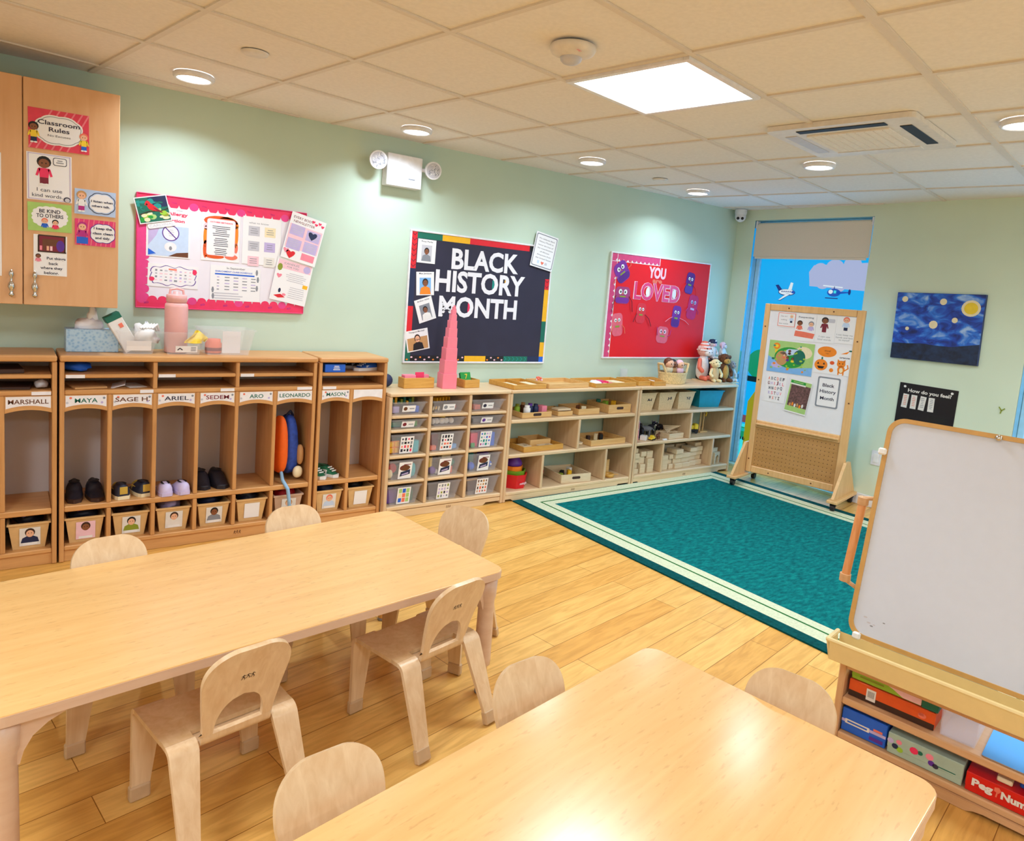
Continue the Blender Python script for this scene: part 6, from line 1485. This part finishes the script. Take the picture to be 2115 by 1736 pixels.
# doll basket
t = thing('doll_basket', 'woven cream basket with two upright handles, holding dolls', 'basket', (-.930, -.215, ZT))
plain('basket_cane', '#e2c48c', .7, var=.18, vs=90)
f = MB(); A_, B_ = .148, .095
for z0, z1, s0, s1 in ((.001, .03, .93, .98), (.03, .085, .98, 1.0), (.085, .10, 1.03, 1.02)):
    n = 32; V = [(A_*s0*cos(2*pi*i/n), B_*s0*sin(2*pi*i/n), z0) for i in range(n)] + [(A_*s1*cos(2*pi*i/n), B_*s1*sin(2*pi*i/n), z1) for i in range(n)]
    f.add(V, [(i, (i+1) % n, n+(i+1) % n, n+i) for i in range(n)], 'basket_cane', None, True)
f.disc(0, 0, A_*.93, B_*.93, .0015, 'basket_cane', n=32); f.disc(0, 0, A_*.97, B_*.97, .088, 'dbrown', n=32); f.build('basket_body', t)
for k in (-1, 1):
    f = MB(); f.tube([(k*.128, -.04, .095), (k*.162, -.025, .165), (k*.162, .025, .165), (k*.128, .04, .095)], .010, 'basket_cane', n=8); f.build('handle', t)
def doll(label, x, y, z, skin, hair, top, r=.042):
    t = thing('doll', label, 'doll', (x, y, z))
    pz = MB(); pillow(pz, (0, 0, -.005), (.038, .030, .035), top, 2.2); pz.build('body', t); h = MB().sph((0, 0, .045), (r, r*.95, r), skin); [h.sph((k*r*.35, -r*.86, .048), .005, 'dark', n=8, k=5) for k in (-1, 1)]; h.build('head', t)
    MB().sph((0, .010, .055), (r*1.06, r*.98, r*1.02), hair).build('hair', t)
doll('brown-haired doll lying in the basket, left', -.985, -.215, ZT+.120, 'skin', 'brown', 'cream'); doll('black-haired doll in the middle of the basket', -.915, -.200, ZT+.112, 'skin2', 'shoe_black', 'tan', .036); doll('pink-capped doll at the right of the basket', -.850, -.220, ZT+.110, 'skin', 'lpink', 'lpink', .036)
f = MB(); f.cyl((0, 0, 0), (-.05, -.02, -.055), .008, 'shoe_black'); item('doll_brush', 'black brush handle sticking out at the left of the basket', 'brush', (-1.055, -.205, ZT+.125), f) if False else None
# plush pile
plain('fur_brown', '#6e4226', .9, var=.35, vs=70); plain('fur_tan', '#cf9a4e', .9, var=.12, vs=70); plain('fur_cream', '#f2dfae', .9, var=.1, vs=70); plain('fur_white', '#f2e6e2', .9, var=.08, vs=70); plain('fur_grey', '#a3968f', .9, var=.2, vs=70); plain('fur_pink', '#f0b7ad', .9, var=.15, vs=70); plain('felt_beige', '#d9b98a', .9, var=.05); plain('fur_dark', '#2a1712', .9, var=.2)
f = MB(); f.prism(rrect(.37, .25, .02), 0, .010, 'maple'); item('tray_board', 'thin wooden board under the pile of stuffed animals', 'board', (-.305, -.185, ZT), f, -.06)
ZP = ZT + .0105
def plush(label, x, y, z, s, body, head, muzzle, ear='round', dress=None, hat=None, belly=None, spots=None, yaw=0, arm=None, bodyh=1.0):
    """sitting stuffed toy, base at z; s = total height"""
    t = thing('stuffed_animal', label, 'stuffed animal', (x, y, z), yaw, 'stuffed animals on the corner shelf')
    bh_ = s*.30*bodyh; hz = s*.30*2*bodyh + s*.10
    f = MB(); pillow(f, (0, 0, bh_), (s*.20, s*.16, bh_), dress or body, 2.3, taper=.25 if dress else .12); f.build('body', t)
    if belly: MB().sph((0, -s*.07, bh_*.95), (s*.135, s*.12, bh_*.85), belly).build('belly', t)
    h = MB().sph((0, 0, hz), (s*.19, s*.17, s*.17), head)
    if spots: [h.sph((s*.13*cos(a), -s*.11*abs(sin(a*1.3)), hz + s*.09*sin(a*2.1)), s*.035, spots, n=8, k=5) for a in (0.3, 1.2, 2.2, 3.0)]
    h.build('head', t)
    f = MB().sph((0, -s*.135, hz-s*.055), (s*.125, s*.09, s*.085), muzzle); [f.sph((k*s*.045, -s*.215, hz-s*.035), s*.014, 'dark' if muzzle != 'fur_tan' else 'dbrown', n=7, k=5) for k in (-1, 1)]; f.build('muzzle', t)
    e = MB(); [e.sph((k*s*.075, -s*.150, hz+s*.055), s*.020, 'dark', n=8, k=6) for k in (-1, 1)]; e.build('eyes', t)
    for k in (-1, 1):
        f = MB()
        if ear == 'round': f.sph((k*s*.20, 0, hz+s*.06), (s*.065, s*.03, s*.065), head)
        elif ear == 'long': f.tube([(k*s*.13, .0, hz+s*.10), (k*s*.24, -.01, hz+s*.03), (k*s*.27, -.015, hz-s*.14)], s*.045, head)
        else: f.sph((k*s*.21, 0, hz+s*.02), (s*.08, s*.03, s*.045), head)
        f.build('ear', t)
        f = MB(); f.tube([(k*s*.17, -.01, bh_*1.55), (k*s*.25, -s*.10, bh_*1.0), (k*s*.20, -s*.16, bh_*.75)], s*.055, arm or body, n=8); f.build('arm', t)
        f = MB(); f.tube([(k*s*.10, -s*.08, s*.065), (k*s*.13, -s*.24, s*.06)], s*.06, arm or body, n=8); f.build('leg', t)
    if hat:
        f = MB()
        if hat == 'cap': f.lathe([(s*.195, hz+s*.02), (s*.19, hz+s*.09), (s*.14, hz+s*.18), (0, hz+s*.21)], 'navy', n=20); f.sph((0, -s*.165, hz+s*.12), (s*.06, s*.02, s*.05), 'white', n=10, k=6)
        elif hat == 'stripe':
            for i in range(6): f.lathe([(s*(.20-.022*i), hz+s*(.0+.04*i)), (s*(.20-.022*(i+1)), hz+s*(.04+.04*i))], 'salmon' if i % 2 else 'fur_white', n=18)
            f.lathe([(s*.068, hz+s*.24), (0, hz+s*.25)], 'salmon', n=18)
        elif hat == 'collar': pass
        f.build('hat', t)
    return t
plush('white cow soft toy in a navy cap with a white dot, top of the pile', -.305, -.110, ZP+.19, .20, 'fur_white', 'fur_white', 'lpink', 'side', hat='cap')
item('toy_block_box', 'brown felt box propping up the back row of stuffed animals', 'box', (-.290, -.110, ZP), MB().bx(-.14, .14, -.05, .06, .0003, .188, 'fur_dark', .01))
plush('stuffed animal in a pink and white striped hat, left of the cow', -.432, -.125, ZP+.0003, .345, 'fur_white', 'fur_pink', 'fur_white', 'round', hat='stripe', dress='fur_white', arm='salmon', bodyh=1.12)
plush('pale pink and white rabbit soft toy at the upper right of the pile', -.150, -.105, ZP+.19, .18, 'fur_white', 'lpink', 'fur_white', 'long', yaw=.3)
plush('brown monkey soft toy with a tan belly in the front of the pile', -.285, -.245, ZP, .29, 'fur_brown', 'fur_brown', 'fur_tan', 'round', belly='fur_tan', yaw=-.2)
plush('cream spotted giraffe soft toy in a beige dress, front left of the pile', -.420, -.255, ZP, .235, 'fur_cream', 'fur_cream', 'fur_cream', 'side', dress='felt_beige', spots='fur_brown', yaw=-.3)
plush('grey mouse soft toy with pale legs at the right of the pile', -.165, -.235, ZP, .215, 'fur_grey', 'fur_grey', 'fur_grey', 'round', arm='fur_white', yaw=.1)
# ------------------------------------------------------------------ contents of the left open shelf unit (z of its three shelves)
Z1, Z2, Z3 = .5884, .3404, .0704
opentray('wooden_tray', 'wooden tray with coloured paint bottles on the upper left shelf', -2.467, -.215, Z1, .275, .235, .040, 'tray_wood', .03, handles=True)
def bottle(label, x, y, m, cap, h=.07, r=.022, lay=False):
    f = MB(); f.lathe([(0, 0), (r, 0), (r, h*.72), (r*.6, h*.82), (r*.6, h*.84)], m, n=16); f.lathe([(r*.72, h*.80), (r*.72, h), (0, h)], cap, n=14)
    item('paint_bottle', label, 'bottle', (x, y, Z1+.0065), f, 0, 'paint bottles in the wooden tray')
bottle('lime paint bottle, furthest left in the wooden tray', -2.560, -.215, 'lime', 'olive', .075); bottle('white paint bottle at the front left of the tray', -2.525, -.285, 'white', 'white', .078, .026); bottle('purple paint bottle in the middle of the tray', -2.475, -.255, 'navy', 'purple', .085); bottle('brown paint bottle between the white and navy ones', -2.490, -.190, 'brown', 'tan', .080); bottle('dark navy paint bottle right of the middle', -2.420, -.250, 'navy', 'navy', .078)
item('pink_block', 'pink block at the right end of the paint bottle tray', 'block', (-2.368, -.262, Z1+.0065), blk(.050, .055, .068, 'pink'), .1)
item('black_strap', 'black strap lying over the paint bottles', 'strap', (-2.475, -.185, Z1+.100), MB().tube([(-.07, 0, -.004), (-.02, .01, .004), (.04, 0, .0), (.07, -.01, -.010)], .008, 'navy'), .0) if False else None
opentray('wooden_box', 'low empty wooden box with a stepped front, second on the upper shelf', -2.195, -.215, Z1, .145, .220, .034, 'tray_wood', .03, cat='box')
item('wood_block', 'pale flat block lying on the front of the low wooden box', 'block', (-2.190, -.268, Z1+.0345), blk(.13, .08, .016, 'pale_block'), .03)
opentray('wooden_tray', 'wooden tray with a few small pieces, third on the upper shelf', -1.962, -.210, Z1, .225, .230, .046, 'tray_wood', .05)
item('wood_peg', 'dark peg in the third tray of the upper shelf', 'peg', (-1.965, -.20, Z1+.0066), blk(.05, .012, .044, 'brown'), .4); item('wood_peg', 'pale peg in the third tray of the upper shelf', 'peg', (-1.935, -.235, Z1+.0066), blk(.04, .014, .042, 'cream'), -.3)
opentray('wooden_tray', 'deeper wooden tray with green pieces, rightmost on the upper shelf', -1.640, -.205, Z1, .250, .250, .068, 'tray_wood', .03, handles=True)
for i, (dx, dy, m, lb) in enumerate(((-.05, .02, 'olive', 'olive green'), (.0, .04, 'lime', 'lime green'), (.05, .0, 'gold', 'golden'), (-.06, .06, 'dgreen', 'dark green'))):
    item('sorting_piece', lb + ' sorting piece in the deep tray of the upper shelf', 'toy', (-1.64+dx, -.205+dy, Z1+.0066), blk(.04, .035, .056+.006*i, m), .3*i)
# middle shelf
opentray('wooden_tray', 'wide wooden tray with a smaller tray inside, middle shelf left half', -2.385, -.205, Z2, .375, .270, .040, 'oak_tray', .03)
opentray('wooden_tray', 'small wooden tray standing inside the wide one, middle shelf', -2.340, -.165, Z2+.0066, .200, .150, .054, 'tray_wood', .04)
item('wood_card', 'pale puzzle piece with dark marks in the wide tray, at its left', 'card', (-2.500, -.245, Z2+.0066), blk(.09, .09, .024, 'pale_block').rect(.01, -.01, .03, .01, .0245, 'dark').rect(.02, .02, .02, .008, .0245, 'brown'), .1)
item('wood_card', 'pale puzzle piece with a dark bar, in front of the small inner tray', 'card', (-2.330, -.285, Z2+.0066), blk(.13, .05, .026, 'pale_block').rect(.02, .0, .04, .008, .0265, 'dark'), .05)
opentray('wooden_tray', 'wooden tray with dark and pale pegs, middle shelf right half', -1.735, -.210, Z2, .385, .250, .046, 'tray_wood', .04)
for i, (dx, dy, m, lb) in enumerate(((-.12, -.02, 'dbrown', 'dark peg at the left'), (.0, .02, 'cream', 'cream peg'), (.03, -.01, 'dark', 'black peg right of the cream one'), (.06, .03, 'brown', 'brown peg'))):
    item('wood_peg', lb + ' of the right middle tray', 'peg', (-1.735+dx, -.21+dy, Z2+.0066), blk(.030, .026, .052, m), .5*i)
item('wood_ring', 'pale wooden ring at the left end of the right middle tray', 'ring', (-1.965, -.25, Z2), MB().lathe([(.018, 0), (.030, .002), (.032, .018), (.020, .022), (.018, 0)], 'pale_block', n=18))
# bottom shelf: nesting shapes, ball, handled tray, box and ring
def poly_bowl(name, label, x, y, z, r, h, m, n, rot, taper=.86, script=None):
    f = MB(); V = []
    for rr, zz in ((r*taper, 0), (r, h), (r-.006, h), (r*taper-.006, .006)): V += [(rr*cos(2*pi*i/n+.4), rr*sin(2*pi*i/n+.4), zz) for i in range(n)]
    f.add(V, [tuple(range(n))[::-1]] + [(j*n+i, j*n+(i+1) % n, (j+1)*n+(i+1) % n, (j+1)*n+i) for j in range(3) for i in range(n)] + [tuple(range(3*n, 4*n))], m)
    if script: f.text(script, 0, h*.38, .020, 'lpink', .0004, w=.075, bold=.03, T=Matrix.Rotation(script_rot, 4, 'Z') @ FRONT(0, -r*taper*.985-.001, 0) @ Matrix.Rotation(math.atan2(r*(1-taper), h), 4, 'X'))
    return item(name, label, 'nesting bowl', (x, y, z), f, rot, 'nesting bowls on the bottom shelf')
script_rot = .26
plain('bowl_red', '#d8101c', .35); plain('bowl_green', '#6f9a1e', .35); plain('bowl_orange', '#f2801c', .35); plain('bowl_purple', '#5b2392', .35)
poly_bowl('nesting_bowl', 'large red nesting bowl with a printed word, at the bottom of the stack', -2.558, -.235, Z3, .100, .100, 'bowl_red', 8, -.02, .90, 'rectangle')
poly_bowl('nesting_bowl', 'green nesting bowl set in the red one', -2.555, -.225, Z3+.0065, .091, .118, 'bowl_green', 8, -.02, .86)
poly_bowl('nesting_bowl', 'orange nesting bowl set in the green one', -2.565, -.225, Z3+.013, .072, .142, 'bowl_orange', 12, 0, .88)
f = MB(); f.lathe([(.064, 0), (.068, .012), (.062, .03), (.046, .050), (.044, .066), (.024, .078), (0, .080)], 'bowl_purple', n=20); item('nesting_bowl', 'purple bowl upside down on top of the nesting stack', 'nesting bowl', (-2.563, -.222, Z3+.1555), f, 0, 'nesting bowls on the bottom shelf')
f = MB(); f.lathe([(0, .0), (.05, .006), (.072, .045), (.076, .075), (.066, .108), (.045, .124), (.02, .120), (0, .112)], 'crimson', n=26); f.cyl((0, 0, .112), (.004, 0, .135), .004, 'brown'); plain('apple_red', '#a80f1e', .2); f.ms = ['apple_red' if m == 'crimson' else m for m in f.ms]
item('toy_apple', 'glossy dark red toy apple behind the divider of the bottom shelf', 'toy apple', (-2.312, -.160, Z3), f)
opentray('wooden_tray', 'white-ended wooden tray with handle holes, bottom shelf middle', -2.030, -.210, Z3, .275, .270, .066, 'pale_block', -.10, handles=True)
for i, (dx, dy, m, lb) in enumerate(((-.06, .0, 'olive', 'olive toy piece'), (-.02, .03, 'dark', 'black toy piece'), (.02, -.01, 'gold', 'gold toy piece'), (.05, .03, 'offwhite', 'white toy piece'))):
    item('toy_piece', lb + ' in the handled tray on the bottom shelf', 'toy', (-2.03+dx, -.21+dy, Z3+.0066), blk(.04, .03, .036+.010*i, m), .6*i)
f = MB(); f.tub(.125, .10, .125, .10, .120, .006, 'tray_wood', .0005); item('wooden_box', 'tall square wooden box in the right bottom compartment', 'box', (-1.672, -.195, Z3), f, .02)
f = MB(); f.lathe([(.020, .001), (.042, .003), (.046, .022), (.040, .030), (.022, .026), (.020, .001)], 'oak_tray', n=24); item('wood_ring', 'thick wooden ring in front of the tall box', 'ring', (-1.672, -.310, Z3), f)
item('wood_stick', 'small wooden stick lying right of the wooden ring', 'stick', (-1.570, -.285, Z3), blk(.05, .012, .008, 'tray_wood'), -.5)

# ------------------------------------------------------------------ contents of the corner shelf unit
plain('canvas_bin', '#d9bd92', .8, var=.12, vs=120); plain('teal_bin', '#0e8aa0', .45)
def cbin(label, x, word, yaw=0, y=-.20):
    t = thing('canvas_bin', label, 'bin', (x, y, Z1), yaw, 'canvas bins on the corner shelf')
    MB().tub(.205, .235, .160, .195, .150, .006, 'canvas_bin', .004).build('bin_body', t)
    f = MB(); f.text(word, .03, 0, .022, 'shoe_black', .0006, w=.052, bold=.05, T=FRONT(0, -.1110, .092) @ Matrix.Rotation(math.atan2(.02, .15), 4, 'X')); f.build('printed_word', t)
cbin('canvas bin furthest left on the corner shelf', -1.318, 'A-I'); cbin('middle canvas bin of the three on the corner shelf', -1.075, 'J-S'); cbin('canvas bin next to the teal tub on the corner shelf', -.835, 'T-Z')
f = MB(); f.tub(.285, .25, .235, .21, .152, .004, 'teal_bin', .007); item('teal_tub', 'teal plastic tub at the right end of the corner shelf', 'tub', (-.480, -.185, Z1), f, -.12)
# middle shelf toys
t = thing('toy_house', 'red arched toy house at the left end of the middle corner shelf', 'toy', (-1.385, -.245, Z2), .1)
f = MB(); f.prism([(-.05, 0), (.05, 0)] + [(.05*cos(pi*i/12), .13+.06*sin(pi*i/12)) for i in range(13)], -.03, .03, 'red', T=FRONT(0, 0, 0)); f.build('body', t)
f = MB(); T = FRONT(0, -.0306, 0); f.line([(-.050, .0)] + [(-.050, .13)] + [(.05*cos(pi-pi*i/12), .13+.06*sin(pi-pi*i/12)) for i in range(13)] + [(.05, 0)], .007, .0004, 'lpink', T=T); f.line([(-.05, .085), (.05, .085)], .008, .0004, 'lpink', T=T); f.rect(0, .045, .06, .07, .0002, 'lpink', T=T); f.build('pink_trim', t)
def animal(label, x, y, s, m, m2, yaw):
    t = thing('toy_animal', label, 'toy animal', (x, y, Z2), yaw, 'toy animals on the corner shelf')
    f = MB(); pillow(f, (0, 0, s*.62), (s*.55, s*.24, s*.26), m, 2.3, n=14, k=8)
    f.sph((s*.62, 0, s*.90), (s*.24, s*.17, s*.20), m, n=10, k=7); f.sph((s*.82, 0, s*.84), (s*.13, s*.10, s*.10), m2, n=8, k=6); f.tube([(-s*.52, 0, s*.72), (-s*.72, 0, s*.5)], s*.05, m, n=6)
    f.build('body', t)
    for sx in (-1, 1):
        for sy in (-1, 1): MB().cyl((sx*s*.34, sy*s*.14, .0006), (sx*s*.34, sy*s*.15, s*.5), s*.085, m, n=8).build('leg', t)
        e = MB(); e.sph((s*.56, sx*s*.15, s*1.08), (s*.05, s*.03, s*.08), m2, n=7, k=5); e.build('ear', t)
animal('black toy animal at the left of the toy heap, corner shelf', -1.235, -.205, .10, 'shoe_black', 'grey', .9); animal('grey toy animal beside the black one, corner shelf', -1.120, -.150, .095, 'grey', 'lilac', 2.4); animal('dark purple toy animal in the middle of the heap, corner shelf', -1.030, -.120, .095, 'shoe_navy', 'purple', .3); animal('black and white toy cow at the right of the heap', -.905, -.110, .09, 'shoe_black', 'white', 3.4); animal('small brown toy animal at the front of the heap', -1.130, -.300, .052, 'brown', 'tan', .4)
item('toy_car', 'yellow toy car at the front of the middle corner shelf', 'toy car', (-1.215, -.315, Z2), MB().bx(-.035, .035, -.018, .018, .008, .026, 'yellow', .005).bx(-.018, .014, -.015, .015, .026, .040, 'yellow', .004).cyl((-.02, -.02, .009), (-.02, .02, .009), .0085, 'dark', n=10).cyl((.02, -.02, .009), (.02, .02, .009), .0085, 'dark', n=10), .3)
item('toy_block', 'white toy block left of the yellow car, corner shelf', 'toy block', (-1.290, -.290, Z2), blk(.055, .05, .040, 'offwhite'), .5)
item('wood_card', 'white peg lying at the front edge right of the yellow car', 'peg', (-1.100, -.352, Z2), blk(.05, .018, .012, 'white'), .05)
opentray('wooden_tray', 'small wooden tray heaped with toy sticks on the corner shelf', -.945, -.265, Z2, .195, .150, .046, 'pale_block', .05)
for i in range(7):
    x, y = -.99 + .015*i, -.29 + .008*i
    item('wood_stick', 'pale wooden stick heaped on the small tray, corner shelf', 'stick', (x, y, Z2+.0475+.0065*i), blk(.17, .010, .006, 'pale_block'), -.35 + .17*((i*5) % 6), 'sticks on the small tray')
def truck(label, x, y, m, m2, yaw, s=1.0):
    t = thing('toy_truck', label, 'toy truck', (x, y, Z2), yaw)
    MB().bx(-.06*s, .06*s, -.028*s, .028*s, .018*s, .040*s, m2, .004).build('chassis', t); MB().bx(.018*s, .06*s, -.028*s, .028*s, .0405*s, .092*s, m, .007).build('cab', t); MB().bx(-.06*s, .012*s, -.028*s, .028*s, .0405*s, .078*s, m, .005).build('load_bed', t)
    for sx in (-.038, .036):
        for sy in (-1, 1): MB().cyl((sx*s, sy*.024*s, .019*s), (sx*s, sy*.034*s, .019*s), .0175*s, 'dark', n=14).build('wheel', t)
truck('dark red toy truck in the right half of the middle corner shelf', -.715, -.215, 'maroon', 'offwhite', 1.2, 1.15); truck('yellow toy truck beside the dark red one', -.590, -.205, 'yellow', 'dark', -.4, .95)
t = thing('wooden_stand', 'wooden hook stand at the right of the middle corner shelf', 'stand', (-.440, -.190, Z2))
MB().bx(-.05, .05, -.04, .04, .0006, .012, 'tray_wood', .003).build('base', t); f = MB(); f.cyl((-.02, 0, .0125), (-.02, 0, .19), .007, 'tray_wood'); f.cyl((.025, 0, .0125), (.025, 0, .17), .006, 'tray_wood'); f.build('post', t); f = MB(); f.tube([(-.06, 0, .185), (-.02, 0, .197), (.03, 0, .190), (.06, 0, .172), (.05, 0, .145)], .007, 'gold'); f.build('hook', t)
# bottom shelf: plain wooden blocks
random.seed(11)
def blocks(label, group, x0, x1, cells):
    first = {}
    for (cx, cy, cz, w_, d_, h_) in cells:
        f = blk(w_, d_, h_, 'pale_block'); item('building_block', label, 'building block', (cx, cy, Z3 + .0003 + cz), f, (random.random()-.5)*.10, group)
L_ = []
for cx, col in ((-1.385, (.040, .048, .038, .042, .036)), (-1.305, (.075, .062, .040)), (-1.215, (.115, .060))):
    z = 0
    for i, h_ in enumerate(col):
        L_.append((cx + .006*((i*7) % 3 - 1), -.285 + .012*((i*5) % 3), z, .060 if cx != -1.215 else .075, .10, h_)); z += h_ + .0006
blocks('plain wooden building block in the left bottom compartment of the corner shelf', 'blocks in the left compartment', 0, 0, L_)
L_ = []
for cx, w_, col, y in ((-1.045, .105, (.125,), -.27), (-.935, .052, (.040, .040, .038), -.26), (-.855, .095, (.042, .040, .044, .038), -.275), (-.745, .105, (.040, .042, .040), -.265), (-.640, .085, (.044, .040, .040, .036), -.250), (-.545, .085, (.042, .042, .038, .040, .03), -.235)):
    z = 0
    for i, h_ in enumerate(col):
        L_.append((cx + .005*((i*7) % 3 - 1), y + .012*((i*5) % 3), z, w_, .11, h_)); z += h_ + .0006
for cx, w_ in ((-1.00, .17), (-.80, .16), (-.62, .15)): L_.append((cx, -.10, 0, w_, .09, .16))
blocks('plain wooden building block in the middle bottom compartment of the corner shelf', 'blocks in the middle compartment', 0, 0, L_)
f = MB(); f.prism([(-.055, 0), (-.032, 0)] + [(-.032*cos(pi*i/10), .045+.032*sin(pi*i/10)) for i in range(11)] + [(.032, 0), (.055, 0), (.055, .10), (-.055, .10)], -.05, .05, 'pale_block', T=FRONT(0, 0, 0)); item('arch_block', 'wooden arch block in the right bottom compartment of the corner shelf', 'building block', (-.345, -.275, Z3+.0005), f, .25)
item('building_block', 'tall wooden block left of the arch block, corner shelf', 'building block', (-.435, -.270, Z3+.0005), blk(.035, .08, .13, 'pale_block'), .05); item('building_block', 'wooden block lying on the arch block, corner shelf', 'building block', (-.340, -.265, Z3+.1012), blk(.10, .06, .035, 'pale_block'), .2)
